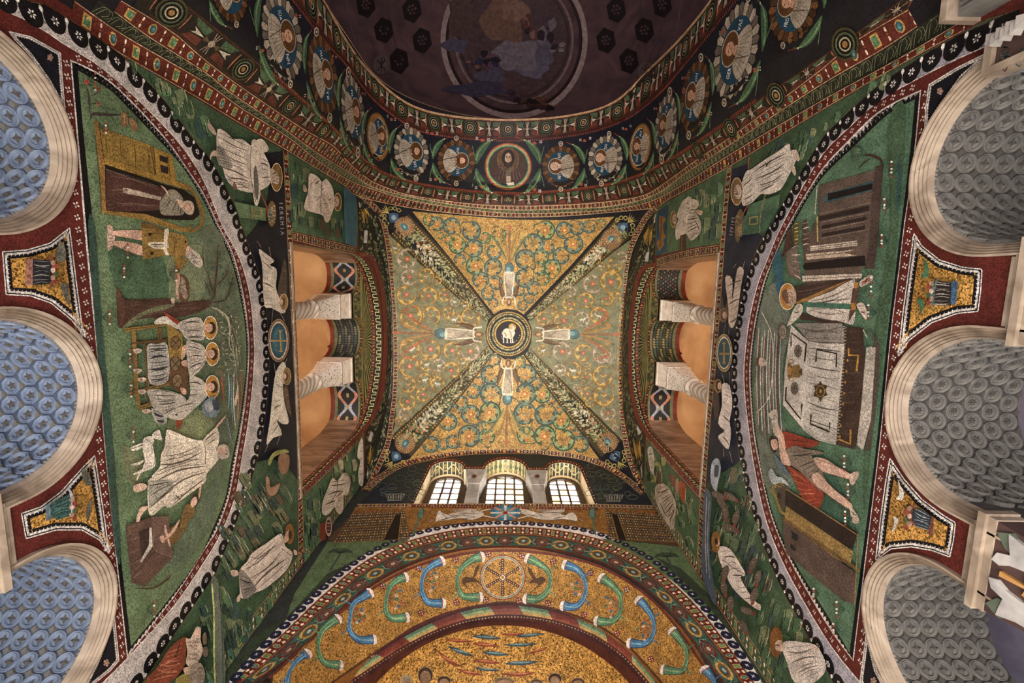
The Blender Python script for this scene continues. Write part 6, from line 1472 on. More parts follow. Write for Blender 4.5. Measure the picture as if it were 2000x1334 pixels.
# roll moulding: shaded green, red and gold segments
RO = bpy.data.objects['trim_11']
rO = P('560,1420 610,1366 650,1332 700,1298 760,1257 830,1218 900,1191 960,1179 988,1177 1030,1180 1090,1192 1160,1218 1220,1257 1262,1299 1300,1344 1340,1400'); rM = [(p[0] + (988 - p[0]) * .03, p[1] + 18 * (1 - abs(p[0] - 988) / 700)) for p in rO]; rI = [(p[0] + (988 - p[0]) * .06, p[1] + 38 * (1 - abs(p[0] - 988) / 800)) for p in rO]
BR = Band(S_RB, rO, rI, 100); d = BR.D(); BR.fill(d, '3a1a1c', .6); k = 0; s = 0
while s < BR.len:
    l = .62
    for t0, t1, ca, cb in ((.14, .3, '3f6a4c', '5a2420'), (.3, .46, '7a8a4a', '6a2c20'), (.46, .6, 'a8803c', '7a3a24')):
        c = ca if k % 2 == 0 else cb; d.poly([(s + .25 * t0, t0), (s + l * .5 + .25 * t0, t0), (s + l + .25 * t0, t0), (s + l + .25 * t1, t1), (s + l * .5 + .25 * t1, t1), (s + .25 * t1, t1)], c, 1.6)
    s += l; k += 1
n = int(BR.len / .07)
for i in range(n): d.poly([(i * .07, .7), (i * .07 + .03, .7), (i * .07 + .03, .76), (i * .07, .76)], '9a7a5a', 1.8)
d.build('coloured_scales', RO)
# conch: clouds, names, heads
CO = bpy.data.objects['ceiling_apse']
for k, (s, c, hi) in enumerate((('635,1070 700,1062 800,1080 770,1088 700,1085', 'b', 0), ('800,1060 880,1048 930,1058 860,1068', 'r', 0), ('880,1070 960,1055 1050,1055 960,1075', 'b', 0), ('480,1090 560,1085 640,1100 560,1105', 'r', 0), ('640,1115 700,1105 790,1125 720,1130', 'r', 0),
   ('815,1118 900,1110 1010,1112 910,1130', 'b', 0), ('505,1128 560,1140 650,1185 590,1175 540,1155', 'b', 0), ('440,1145 500,1190 560,1230 600,1240 530,1235 470,1190', 'r', 0), ('690,1160 760,1155 850,1175 770,1180', 'b', 0), ('950,1170 1010,1145 1065,1130 1030,1155', 'r', 0),
   ('640,1205 720,1200 800,1222 720,1225', 'r', 0), ('820,1225 900,1210 1015,1212 920,1235', 'b', 0), ('650,1245 720,1250 800,1262 720,1268', 'b', 0), ('560,1255 620,1265 700,1290 610,1285', 'r', 0), ('800,1282 900,1275 1000,1275 900,1298', 'r', 0))):
    d = D(S_CO, 'C3'); q = P(s, 'P'); d.poly(q, '2c4450' if c == 'b' else '7a3420', 2, sm=3); cx = sum(p[0] for p in q) / len(q); cy = sum(p[1] for p in q) / len(q); d.poly([((p[0] - cx) * .7 + cx, (p[1] - cy) * .45 + cy - 3) for p in q], '64848a' if c == 'b' else 'b0663c', 2.8, sm=2)
    tag(d.build('cloud'), '%s streak of cloud on the gold half dome, %s counted down from the top' % ('blue' if c == 'b' else 'red', ORD[k]), 'cloud', '%s clouds on the gold half dome' % ('blue' if c == 'b' else 'red'))
d = D(S_CO)
def vtext(d, s, x0, y0, x1, y1, up, size, col):
    n = len(s); dx, dy = (x1 - x0) / n, (y1 - y0) / n; h = math.hypot(dx, dy); ux, uy = up
    for i, ch in enumerate(s):
        if ch == ' ': continue
        letter(d, ch, lambda p, i=i: (x0 + dx * (i + .1 + .75 * p[0]) + ux * size * p[1], y0 + dy * (i + .1 + .75 * p[0]) + uy * size * p[1]), col, 3)
vtext(d, 'SCSVITALIS', *tr('C3', (408, 1080)), *tr('C3', (442, 1262)), (.97, -.18), 8, '2a1c14'); vtext(d, 'ECLESIVSEPIS', *tr('C3', (1160, 1310)), *tr('C3', (1215, 1080)), (-.97, -.22), 8, '2a1c14')
tag(d.build('inscription'), 'dark letters naming the figures on both sides of the gold half dome', 'lettering')
for x, y, rx, ry, col, lab in ((375, 1290, 44, 50, '3a2a24', 'dark-haired head with a ringed halo at the lower left of the gold half dome'), (270, 1322, 34, 34, '8a8478', 'grey shawl shoulder at the lower left of the gold half dome'), (480, 1320, 40, 28, '3a2418', 'brown head rising left of centre at the frame edge'), (820, 1325, 60, 26, '6a5230', 'jewelled halo rim at the centre of the frame edge'),
   (1000, 1330, 36, 20, '4a3420', 'brown hair rising right of centre at the frame edge'), (1105, 1310, 40, 34, '3a2418', 'brown head rising right of the middle at the frame edge'), (1235, 1328, 40, 26, '4a3424', 'dark head at the lower right of the gold half dome')):
    d = D(S_CO); cx, cy = tr('C3', (x, y)); d.disc(cx, cy, rx / 2.876, ry / 2.876, col, 2, n=18); d.disc(cx, cy + 3, rx / 4.2, ry / 4, '8a6a50', 3, n=14); d.ring(cx, cy, rx / 3, ry / 3, 1, 'a88a5c', 2.8)
    tag(d.build('haloed_head'), lab, 'head')
# ------------------------------------------------------------------ painted dome
DO = bpy.data.objects['ceiling_dome']
d = D(S_DO); c = (1004, 78)
for r0, r1, col in ((134, 144, '94807a'), (128, 134, '2a1a1c'), (112, 117, '766260'), (104, 108, '3a282a')): d.ann(c[0], c[1], r0, r1, col, 8, 60, 1.08)
d.build('round_frame', DO, kind=None)
d = D(S_DO); d.disc(c[0], c[1], 112, 120, '4a3638', 6, n=50)
rr = random.Random(8)
for x, y, rx, ry, col in ((985, 40, 40, 50, '6a4c3c'), (1010, 110, 45, 32, '6a6068'), (960, 150, 30, 16, '4a4458'), (900, 30, 28, 40, '4a3832'), (1060, 100, 26, 36, '565060'), (1000, 20, 30, 26, '7a5a48'), (935, 175, 60, 14, '3a3448'), (1040, 140, 30, 14, '5c5668'), (890, 90, 26, 14, '4a4458')):
    d.poly([(x + rx * (1 + .25 * math.sin(3 * a + x)) * math.cos(a), y + ry * (1 + .2 * math.cos(4 * a + y)) * math.sin(a)) for a in [i * PI / 12 for i in range(24)]], col, 8 + rr.random() * 2, raw=True)
d.build('painted_sky', DO)
for k, (x, y, sx, sy, cols) in enumerate(((952, 118, 26, 18, ('1e1a22', '5a4050', '2a2a44')), (1068, 60, 22, 34, ('6a6068', '4a3440', '2a1c20')), (1036, 55, 14, 26, ('5a3028', '2a1a1a', '7a5a50')), (1050, 205, 34, 14, ('3a2220', '5a3828', '1e1416')), (925, 130, 14, 12, ('4a3444', '2a2430', '6a4a3c')), (1090, 92, 18, 12, ('7a6c6c', '4a3e44', '2a2024')), (1010, 190, 20, 16, ('2a1a1e', '4a3028', '3a2838')))):
    d = D(S_DO); r = random.Random(k)
    for i in range(10): cx, cy = x + r.uniform(-.7, .7) * sx, y + r.uniform(-.7, .7) * sy; a0 = r.random() * 6; d.poly([(cx + sx * .4 * r.uniform(.6, 1.2) * math.cos(a0 + q), cy + sy * .4 * r.uniform(.6, 1.2) * math.sin(a0 + q)) for q in (0, .8, 1.6, 2.4, 3.2, 4, 4.8, 5.6)], cols[i % 3], 11 + i * .8, raw=True)
    tag(d.build('painted_figures'), ('group of dark figures with a curled staff on the left cloud of the dome', 'pale robed figure with a spear high on the right of the dome', 'reddish figure left of the spear bearer in the dome', 'reclining figure at the bottom of the dome painting', 'kneeling figure behind the staff group in the dome', 'small white figure at the right edge of the dome painting', 'figure with raised arms above the reclining one in the dome')[k], 'figures')
# coffered ribs and chi-rho panels of the dome
d = D(S_DO)
for s in (-1, 1):
    for q, w, col in (((330, -20, 318, 60, 290, 130, 250, 190), 3, '5a484a'), ((300, -20, 290, 50, 262, 120, 230, 180), 2, '4c3c3e'), ((250, -20, 240, 60, 215, 130), 2, '443436')):
        pts = [(c[0] + s * q[i], q[i + 1]) for i in range(0, len(q), 2)]; d.line(pts, w, col, 8, raw=True)
    for cx, cy in ((255, 60), (290, 10), (225, 120), (200, 20), (180, 80)):
        for q in range(7): d.disc(c[0] + s * cx + (7 * math.cos(q) if q else 0), cy + (8 * math.sin(q) if q else 0), 2.6, 3, '4a3638', 11, n=7)
        d.poly([(c[0] + s * cx + 20 * math.cos(a), cy + 26 * math.sin(a)) for a in [i * PI / 3 + .3 for i in range(6)]], '1c1214', 9, raw=True)
    x, y = (744, 128) if s < 0 else (1262, 142); d.disc(x, y, 16, 19, '5a4a48', 9, n=20); d.line([(x - 8, y - 10), (x + 8, y + 12)], 1.6, '221618', 11, sm=0, raw=True); d.line([(x + 8, y - 10), (x - 8, y + 12)], 1.6, '221618', 11, sm=0, raw=True); d.line([(x, y - 14), (x, y + 15)], 1.6, '221618', 11, sm=0, raw=True); d.ring(x + 3, y - 10, 3.4, 4, 1.4, '221618', 11, n=10)
d.build('painted_coffering', DO)
for s_ in ('left', 'right'): tag(TR[s_]['field'].build('trim_%d' % tn), kind='structure', label='green picture field of the %s lunette' % s_); tn += 1
# ------------------------------------------------------------------ figures of the left wall, traced part by part
TL.update({'F1': (180, 220, 6.667), 'F2': (180, 400, 6.063), 'F3': (210, 590, 5.13), 'F4': (220, 810, 3.812), 'F5': (380, 230, 5.335), 'F6': (480, 450, 2.965), 'F7': (420, 860, 4.17), 'F8': (260, 1180, 8.664)})
def pts_(s): a = [float(v) for v in s.replace(',', ' ').split()]; return [(a[i], a[i + 1]) for i in range(0, len(a) - 1, 2)]
FR = random.Random(31)
LAY = {}
def bright(h):
    c = [int(h[i:i + 2], 16) for i in (0, 2, 4)]; k = 1.15 if sum(c) > 400 else 1
    return '%02x%02x%02x' % tuple(min(238, int(v * k)) for v in c)
def FIG(S, tile, name, label, cat, parts, group=None, L0=1.6):
    """parts: list of (part name, commands); p polygon, q smooth polygon, l line, t tapered line, e ellipse, r ring, f folds between two rails"""
    L = LAY.get(S, 3.0); ds = []
    for pn, cmds in parts:
        d = D(S, tile)
        for c in cmds.split(';'):
            c = c.strip()
            if not c: continue
            hd, body = c.split(':', 1); h = hd.split(); k = h[0]; col = bright(h[1]); L += .045
            if k == 'p': d.poly(pts_(body), col, L)
            elif k == 'q': d.poly(pts_(body), col, L, sm=3)
            elif k in 'lt': d.line(pts_(body), float(h[2]), col, L + .02, taper=k == 't', sm=4)
            elif k == 's': d.line(pts_(body), float(h[2]), col, L + .02, sm=0)
            elif k == 'e': a = [float(v) for v in body.replace(",", " ").split()]; d.poly(ell(a[0], a[1], a[2], a[3], a[4] if len(a) > 4 else 0, 18), col, L)
            elif k == 'r': a = [float(v) for v in body.replace(",", " ").split()]; d.line(ell(a[0], a[1], a[2], a[3], a[4] if len(a) > 4 else 0, 18), float(h[2]), col, L + .02, sm=0, closed=True)
            elif k == 'f':
                A, B = body.split('|'); n = int(h[3]); A = resample(spline(pts_(A), 4), n); B = resample(spline(pts_(B), 4), n)
                for i in range(n):
                    a, b = A[i], B[i]; m = ((a[0] + b[0]) / 2 + FR.uniform(-.12, .12) * (b[1] - a[1]), (a[1] + b[1]) / 2 + FR.uniform(-.12, .12) * (a[0] - b[0]))
                    d.line([a, m, b], float(h[2]) * FR.uniform(.5, 1.1) * (2.4 if i % 3 == 1 else 1), col, L + .02 + .001 * i, taper=True, sm=3)
            elif k == 'c':          # curls of hair or beard scattered in an ellipse
                a = [float(v) for v in body.replace(",", " ").split()]; n = int(h[3])
                for i in range(n):
                    x, y = a[0] + a[2] * FR.uniform(-.8, .8), a[1] + a[3] * FR.uniform(-.8, .8); r = float(h[2])
                    d.line([(x - r, y), (x, y - r * .7), (x + r, y + r * .3)], .8, col, L + .02, sm=2)
        ds.append((pn, d))
    allv = Vector((0, 0, 0)); n = 0
    for _, d in ds:
        for v in d.v: allv += v; n += 1
    LAY[S] = L + .05
    root = empty(name, allv / max(1, n), label, cat, group)
    for pn, d in ds: d.build(pn, root)
    return root
S = S_LW
# field shading of the left lunette
FIG(S, 'P', 'ground', 'x', 'ground', [('g', 'q 5e6a48 : 420,440 452,520 466,600 474,690 468,790 452,860 430,930 400,900 395,760 400,640 395,560 380,470; q 6f7a4c : 330,500 395,480 400,560 380,600 330,590; q 7a8448 : 330,820 400,800 420,860 380,890 340,870; q 2a4a3a : 185,440 200,640 222,880 236,1080 226,1080 206,880 186,640 172,440; q 3c5e38 : 215,470 300,470 330,580 260,610 225,560; q 6a7040 : 240,870 280,900 270,950 245,930; q 5a6c4a : 400,960 430,940 410,1030 350,1110 330,1090')])['kind'] = 'structure'
FIG(S, 'F1', 'house', 'yellow wooden house with two square windows beside the woman in the doorway', 'house', [
 ('wall', 'p 7a5a1e : 25,110 150,200 780,440 1040,560 1100,880 1200,950 160,700 110,700; p 8a6a22 : 110,190 770,430 815,800 155,580; l 2a1c0c 1 : 150,575 815,800 1090,900; p 94701f : 800,450 1040,560 1090,890 830,800; s 2e1e0c 1.2 : 760,440 820,800; s 2e1e0c 1.2 : 800,455 830,800; s 2e1e0c 1 : 985,560 1020,860; f 5a4216 .8 12 : 150,560 800,780 | 130,220 770,450'),
 ('pillar', 'p 8a6428 : 20,110 85,110 170,660 190,1250 180,1310 120,1290 90,700; s 3a2410 1 : 85,115 165,700; s 3a2410 1.2 : 40,300 110,1000 120,1290'),
 ('window', 'p 2a1c1a : 875,550 985,585 985,665 880,625'), ('window', 'p 2a1c1a : 885,680 990,705 990,800 895,775'),
 ('lintel', 'p 97721f : 160,580 1200,930 1250,1010 160,680')])
FIG(S, 'F1', 'doorway', 'dark doorway with yellow frame and straw roof edge behind the brown-robed woman', 'doorway', [
 ('opening', 'p 1c120e : 165,670 900,920 1180,1000 1330,1100 1400,1330 1320,1400 1100,1400 180,1290'),
 ('frame', 'p 8d6a22 : 120,1270 700,1320 1190,1500 1280,1470 1290,1560 1150,1550 640,1390 130,1310; l 8a6428 6 : 1200,930 1290,1010 1380,1150 1440,1330 1400,1480 1280,1560; l 5a3c14 1 : 1200,1000 1330,1080 1400,1330')])
FIG(S, 'F1', 'woman', 'woman in long brown robe and grey shawl in the doorway, hand at her chin', 'person', [
 ('robe', 'p 4e3028 : 180,735 500,850 850,960 960,1000 900,1180 880,1270 450,1290 185,1270; f 7a5a4c .9 9 : 200,760 190,1260 | 900,985 880,1260; l 7a6a58 1 : 180,735 500,850 850,960; p a08e7a : 400,980 470,985 900,1100 890,1140 450,1055 405,1040; f 3a2a20 .8 4 : 400,990 400,1050 | 470,990 470,1050'),
 ('shawl', 'q 857c68 : 880,1180 920,1110 990,1010 1080,1010 1160,1080 1190,1150 1200,1260 1180,1330 1050,1340 900,1320; f 3e382c 1 8 : 900,1220 1150,1330 | 1000,1100 1180,1170; l 3e382c 1 : 990,1010 1000,1110 1070,1170'),
 ('arm', 't b08e76 3 : 1000,1100 960,1010 890,945; q a8866e : 1100,1130 1180,1160 1210,1260 1150,1230'),
 ('face', 'q 9c8a78 : 1180,1170 1260,1145 1320,1190 1325,1280 1290,1330 1210,1300; q b08a70 : 1200,1200 1260,1180 1290,1230 1280,1290 1215,1270; r 4a3428 .8 : 1245,1235 45,50')])
FIG(S, 'F2', 'servant', 'white-haired man in a short yellow-brown tunic bending to offer a dish', 'person', [
 ('leg', 'q b08a72 : 265,310 420,300 590,310 590,420 420,390 265,360; l 5a3c30 1 : 265,370 420,395 585,425'), ('leg', 'q b08a72 : 260,430 420,440 600,490 600,600 450,560 270,480; l 5a3c30 1 : 265,485 450,570 600,605'),
 ('foot', 'q b08f7c : 185,330 250,300 270,380 260,440 240,500 190,540 180,440; f 3e2a20 .9 5 : 190,340 190,530 | 260,380 250,470; q a88872 : 180,240 230,250 250,310 190,330'),
 ('tunic', 'p 8a6a28 : 580,270 870,300 930,320 1090,360 1140,440 1130,560 1060,620 980,600 870,600 600,650 590,420; f 5a421a 1 7 : 590,300 600,640 | 860,310 870,590; l 5a421a 1.2 : 1050,390 980,450 970,600; l 5a421a 1 : 910,370 1000,420 960,560; e 1a120c : 685 352 20 18; e 1a120c : 708 575 20 18; e 1a120c : 1105 438 12 14; p 6a4c22 : 585,200 700,230 850,290 870,310 580,270'),
 ('belt', 'q bcae94 : 860,290 910,300 890,430 910,500 880,520 910,590 870,590 845,520 850,400; q b8aa92 : 660,450 860,440 910,480 860,520 760,520 700,500; f 4a4034 .8 4 : 680,460 700,500 | 850,450 860,510'),
 ('arm', 'p 86661f : 965,600 1060,620 1130,650 1060,760 1030,780 1000,770; q 5a421a : 1000,760 1040,760 1030,800; q b08a72 : 1010,820 1040,830 1045,880 1020,1010 1030,1100 1000,1110 990,950; f 5a3c30 .7 3 : 1000,1050 1000,1110 | 1025,1050 1025,1105'),
 ('head', 'q b08e78 : 1130,480 1180,520 1240,590 1200,640 1120,620 1110,560; q a89c8c : 1180,540 1260,580 1310,680 1290,740 1230,730 1160,670 1140,610; c 4e4438 14 16 : 1225 640 60 80')])
FIG(S, 'F2', 'dish', 'brown dish of roast meat in the hands of the bending man', 'dish', [('bowl', 'q 5a4028 : 1040,840 1080,830 1140,900 1150,1060 1120,1150 1060,1150 1030,1080 1060,1000'), ('meat', 'q 9c8470 : 1060,850 1100,900 1110,980 1130,1080 1100,1120 1060,1060 1050,950; c 4e3a2c 14 12 : 1085 980 35 120')])
FIG(S, 'P', 'tree', 'large tree with a sawn limb and spreading olive branches growing across the green meadow', 'tree', [
 ('trunk', 'q 4a3026 : 228,560 236,582 260,585 335,583 340,592 400,586 412,590 402,604 360,618 320,622 280,622 250,632 232,640 228,600; l 2c1c14 1.4 : 235,575 250,585 300,588; q 6a7040 : 240,640 260,620 300,600 340,594 330,602 280,616 250,640; q b09a80 : 334,583 341,582 341,592 335,592; f 6e5240 .8 5 : 240,590 245,630 | 400,590 400,602; q 5a3c2c : 228,560 245,600 236,640'),
 ('branch', 't 4a3828 4 : 400,596 418,580 420,555 424,520 425,480; t 4a3828 3 : 418,575 410,550 405,530; t 4a3828 2.6 : 420,560 440,540 446,515; t 4a3828 3 : 410,592 440,585 450,560 455,540; t 4a3828 2 : 415,585 405,560 398,545; t 4a3828 2 : 424,510 432,495; t 4a3828 1.8 : 446,520 452,505; t 4a3828 1.8 : 404,535 398,515 394,480'),
 ('foliage', ';'.join('e %s : %d %d 3.6 1.8 %d' % (['3f6a58', '5a7a60', '2f5a48'][i % 3], x, y, a) for i, (x, y, a) in enumerate([(411, 472, 60), (425, 470, 100), (428, 496, 20), (436, 508, 150), (408, 508, 10), (432, 522, 40), (417, 525, 160), (397, 535, 30), (436, 535, 120), (445, 525, 60), (450, 548, 30), (430, 556, 100), (408, 562, 70), (442, 560, 10), (455, 556, 150), (398, 575, 20), (452, 575, 60), (446, 600, 20), (460, 595, 100), (436, 592, 40)])))])
FIG(S, 'P', 'olive_branches', 'drooping grey-green branches hanging over the three seated figures', 'tree', [
 ('branch', ';'.join('t %s 2 : 412,600 %d,%d %d,%d %d,%d' % (['8a8a6c', '4a5a40', 'a89c80'][i % 3], 430 + i * 2, 605 + i * 2, 448 + (i % 4) * 4, 640 + i * 4, 450 + (i * 7) % 22, 680 + (i * 11) % 70) for i in range(9))),
 ('leaves', ';'.join('l %s 1.3 : %.0f,%.0f %.0f,%.0f' % (['9a9a7c', '3f5a40', '6a7a58', 'b0a488'][i % 4], 428 + (i * 7.3) % 42, 610 + (i * 13.7) % 125, 428 + (i * 7.3) % 42 + 7 * math.cos(i), 610 + (i * 13.7) % 125 + 7 * abs(math.sin(i))) for i in range(90)))])
FIG(S, 'F3', 'table', 'yellow wooden trestle table with three round loaves seen from above', 'table', [
 ('leg', 'p 8a6a2a : 170,262 590,212 592,240 175,300; s 3a2812 1 : 170,280 590,226'), ('leg', 'p 86642a : 230,900 620,795 625,830 235,935; s 3a2812 1 : 235,918 620,812'), ('leg', 'p 8a6a2a : 300,1045 740,915 750,945 310,1085; s 3a2812 1 : 305,1065 745,930'),
 ('rail', 'p 86642a : 240,290 285,290 310,860 330,1040 290,1030 270,880'), ('rail', 'p 6a4c24 : 370,430 400,430 430,1040 400,1010; s 2a1c0c .8 : 385,430 415,1010'), ('rail', 'p 6a4c24 : 495,260 540,260 565,800 530,810; s 2a1c0c .8 : 517,265 548,800'), ('rail', 'p 5a4020 : 235,400 600,370 600,400 240,425'),
 ('table_top', 'p 8a6c26 : 592,200 750,320 755,440 740,560 700,640 620,560; p 5e3f24 : 620,560 700,560 800,640 805,930 740,915 620,830'),
 ('loaf', 'e 6e5530 : 683 410 52 70; r 2e1e10 1 : 683 410 52 70; s 2e1e10 1 : 645,370 720,450; s 2e1e10 1 : 645,450 720,370'), ('loaf', 'e 7a6444 : 682 617 50 70; r 2e1e10 1 : 682 617 50 70; s 2e1e10 1 : 645,575 720,660; s 2e1e10 1 : 645,660 720,575'), ('loaf', 'e 7a6444 : 700 787 48 66; r 2e1e10 1 : 700 787 48 66; s 2e1e10 1 : 662,745 738,830; s 2e1e10 1 : 662,830 738,745')], L0=5)
for nm, lb, robe, lower, hx, hy, hand in (('a', 'first haloed guest at the table, nearest the tree', 'q a3988a : 700,250 740,190 900,150 960,200 980,300 960,380 870,380 790,370 740,300; f 3e3a34 1 9 : 740,200 790,370 | 930,180 960,370', 'q b0a898 : 480,180 590,140 700,230 700,270 600,220 480,220; q 8a3420 : 570,100 720,190 730,215 690,220 600,150', 1030, 258, 'q b08a70 : 755,440 785,435 790,490 760,570 735,560'),
                                          ('b', 'second haloed guest at the table, in the middle', 'q a3988a : 790,390 860,400 950,430 990,510 980,600 930,680 830,750 800,600; f 3e3a34 1 10 : 800,400 830,740 | 960,460 950,650', 'q 8f8a80 : 400,430 500,420 600,430 610,780 430,820 400,600; f 2e2e30 2 12 : 400,440 430,810 | 600,430 612,770', 1050, 520, 'q b08a70 : 735,600 790,580 800,640 760,640; l b08a70 2 : 830,520 880,570 850,590'),
                                          ('c', 'third haloed guest at the table, nearest the calf', 'q a89e8e : 820,750 880,745 960,790 1010,880 990,960 880,1060 760,1170 690,1180 600,1150 680,1080 790,1000 830,900; f 3e3a34 1 10 : 830,770 640,1140 | 960,800 870,1070; e 2a2420 : 690 1130 12 9', 'q 9a9284 : 400,880 560,880 740,930 790,1010 680,1100 590,1160 460,1060 420,960; f 38342e 1.2 9 : 420,900 590,1150 | 700,920 690,1080; q 8f8a80 : 440,1060 590,1160 570,1220 480,1200; f 2e2e30 2 6 : 450,1080 500,1210 | 560,1130 580,1210; q 9a3c1c : 685,1185 750,1175 715,1280', 1050, 850, 'q b08a70 : 730,860 780,870 790,920 750,920; f 5a3c2c .6 3 : 725,850 725,900 | 760,870 760,905')):
    FIG(S, 'F3', 'guest', 'white-robed %s' % lb, 'person', [('skirt', lower), ('robe', robe), ('halo', 'e d8ccb8 : %d %d 72 120; e b57c1e : %d %d 66 113' % (hx, hy, hx, hy)),
       ('head', 'e 3c281c : %d %d 44 62; e b48e76 : %d %d 40 44; e 2a1a14 : %d %d 4 4; e 2a1a14 : %d %d 4 4; l 6a4030 .8 : %d,%d %d,%d; q b48e76 : %d,%d %d,%d %d,%d' % (hx + 12, hy, hx - 16, hy, hx - 8, hy - 16, hx - 8, hy + 16, hx - 34, hy - 6, hx - 34, hy + 8, hx - 50, hy - 30, hx - 85, hy, hx - 50, hy + 30)), ('hand', hand)], 'haloed guests at the table', 2)
for i, (x, y) in enumerate(((300, 490), (300, 690), (345, 780), (345, 900), (390, 1095))):
    FIG(S, 'F3', 'sandalled_foot', 'bare foot under the table, %s along the table from the tree' % ('first', 'second', 'third', 'fourth', 'fifth')[i], 'foot', [('foot', 'q a8907c : %d,%d %d,%d %d,%d %d,%d; f 3a2a20 .7 3 : %d,%d %d,%d | %d,%d %d,%d' % (x - 45, y - 15, x + 20, y - 25, x + 45, y, x - 10, y + 28, x - 30, y - 15, x - 20, y + 15, x + 15, y - 20, x + 10, y + 20))], 'feet under the table', 7)
FIG(S, 'F4', 'calf', 'small white calf standing and looking up at the robed man', 'calf', [('body', 'q b8ac9c : 225,200 240,170 280,160 310,190 300,220 310,290 320,340 310,390 270,410 230,420 225,390 240,340 225,280; l 5a4e42 1 : 240,175 300,230 315,330 300,400'), ('head', 'q b8ac9c : 290,170 300,140 325,120 350,115 360,150 370,190 340,185 320,180; e 2a2018 : 343 150 4 4'),
 ('leg', 't b8ac9c 5 : 235,230 180,255 135,265'), ('leg', 't b8ac9c 4 : 230,210 170,235 130,250'), ('leg', 't b8ac9c 5 : 235,340 190,365 140,372'), ('leg', 't b8ac9c 5 : 250,410 205,430 180,490; t b8ac9c 4 : 235,400 200,425 150,445')])
FIG(S, 'F4', 'patriarch', 'old white-bearded man in a wide white robe raising one arm with a knife', 'person', [
 ('robe', 'q bfb09c : 400,115 480,135 560,170 665,190 780,140 790,210 770,260 790,330 700,440 690,500 560,600 430,690 380,680 300,750 265,710 265,490 320,480 290,460 350,390 360,300 390,230; p 8f8a7c : 265,490 440,480 460,540 270,700; f 4a4238 1.2 8 : 270,500 268,700 | 430,490 455,545; f 5e5244 1.3 9 : 360,290 300,460 | 665,200 670,350; f 5e5244 1.3 8 : 300,465 430,690 | 690,370 700,470; l 5e5244 1.4 : 665,190 690,250 690,370; l 5e5244 1.2 : 400,115 380,230 350,300; l d0c2ae 2 : 410,130 520,180 660,200; s 2a1c18 1.6 : 470,600 505,635; s 2a1c18 1.6 : 505,590 520,610; s 2a1c18 1.2 : 495,600 480,625'),
 ('arm', 't b89078 4 : 760,105 800,60 845,5; t b89078 4 : 660,500 650,570 640,630'), ('sleeve', 'q b8aa96 : 670,190 760,100 785,110 790,190 700,230; f 5e5244 1 5 : 680,190 700,225 | 770,110 785,180'),
 ('head', 'q a89a8a : 780,240 830,220 865,250 865,310 820,330 780,310; c 5a4a40 9 16 : 820 280 38 44; q b08c76 : 800,250 835,245 840,290 805,295'), ('foot', 'q b89880 : 155,530 210,510 250,520 250,550 200,575 160,570'), ('foot', 'q b89880 : 175,790 200,700 240,680 265,690 220,740 195,800'),
 ('knife', 'p 7a8088 : 845,20 855,30 895,220 885,215')], L0=2)
FIG(S, 'F4', 'altar', 'brown stone altar block with a recessed panel', 'altar', [('block', 'p 5c4438 : 95,830 290,760 415,755 425,830 450,1060 240,1280 140,1250; p 6a5044 : 290,760 415,755 420,850 450,1060 330,1010 300,900'), ('panel', 'p 3a2a24 : 195,870 290,830 300,960 220,1100; p b0a49a : 275,840 290,840 298,980 215,1100 205,1090 270,970; f 8a7060 1 5 : 110,840 140,1230 | 190,830 220,1160; l 3a2a24 1.4 : 320,1010 240,1100 160,1190 140,1250; l 8a7060 1.2 : 300,900 320,1010 440,1060')], L0=2)
FIG(S, 'F4', 'boy', 'boy in a short brown tunic kneeling on the altar with bound hands', 'person', [('tunic', 'q 7a5c2c : 560,665 610,690 605,750 560,800 540,860 500,850 510,780 530,700; q 6a4e28 : 440,830 520,850 510,900 460,960 420,930; f 46341a 1 5 : 530,700 500,850 | 600,700 550,840'), ('leg', 't b08a74 6 : 500,780 440,880 370,940; t b08a74 5 : 390,820 400,880 430,990'), ('head', 'q 3a2418 : 600,600 630,590 640,640 610,660; q b48e78 : 590,630 620,610 630,650 600,690 580,670'), ('foot', 'q b08a74 : 350,910 380,900 385,950 360,945')], L0=4)
FIG(S, 'F4', 'shrub', 'dark blue-green shrub with a bent trunk at the foot of the lunette', 'shrub', [('trunk', 't 4a3828 4 : 150,1290 300,1290 400,1230 440,1190'), ('foliage', ';'.join('t %s 3 : %d,%d %d,%d' % (['2c4450', '3a5a60', '24363c'][i % 3], 400 + (i * 37) % 150, 1070 + (i * 53) % 240 - ((i * 37) % 150) * .3, 400 + (i * 37) % 150 - 16, 1090 + (i * 53) % 240 - ((i * 37) % 150) * .3) for i in range(60)))])
for i, (x, y, sc) in enumerate(((168, 160, 1), (196, 250, .6), (200, 620, .8), (236, 700, 1), (240, 760, .9), (246, 850, .8), (230, 530, .7), (285, 1190, .9), (330, 535, .8), (235, 490, .8))):
    FIG(S, 'P', 'flower_plant', 'red and white flowering plant in the left meadow, ' + ('by the bare tree above the house', 'left of the house pillar', 'below the big tree trunk', 'at the table leg nearest the tree', 'at the middle of the table', 'at the table end near the calf', 'under the bending man', 'below the blue-green shrub', 'between dish and tree limb', 'at the feet of the bending man')[i], 'plant', [('stem', ';'.join('t 2c4a30 1.6 : %.1f,%.1f %.1f,%.1f %.1f,%.1f' % (x, y, x + 8 * sc, y + (k - 2) * 4 * sc, x + 17 * sc, y + (k - 2) * 8 * sc) for k in range(5))), ('blossom', ';'.join('e %s : %.1f %.1f 2.3 2' % (['9a4434', 'c8b8a8', 'a85a3c'][k % 3], x + 18 * sc, y + (k - 2) * 8 * sc) for k in range(5)))], 'flowering plants of the left meadow')
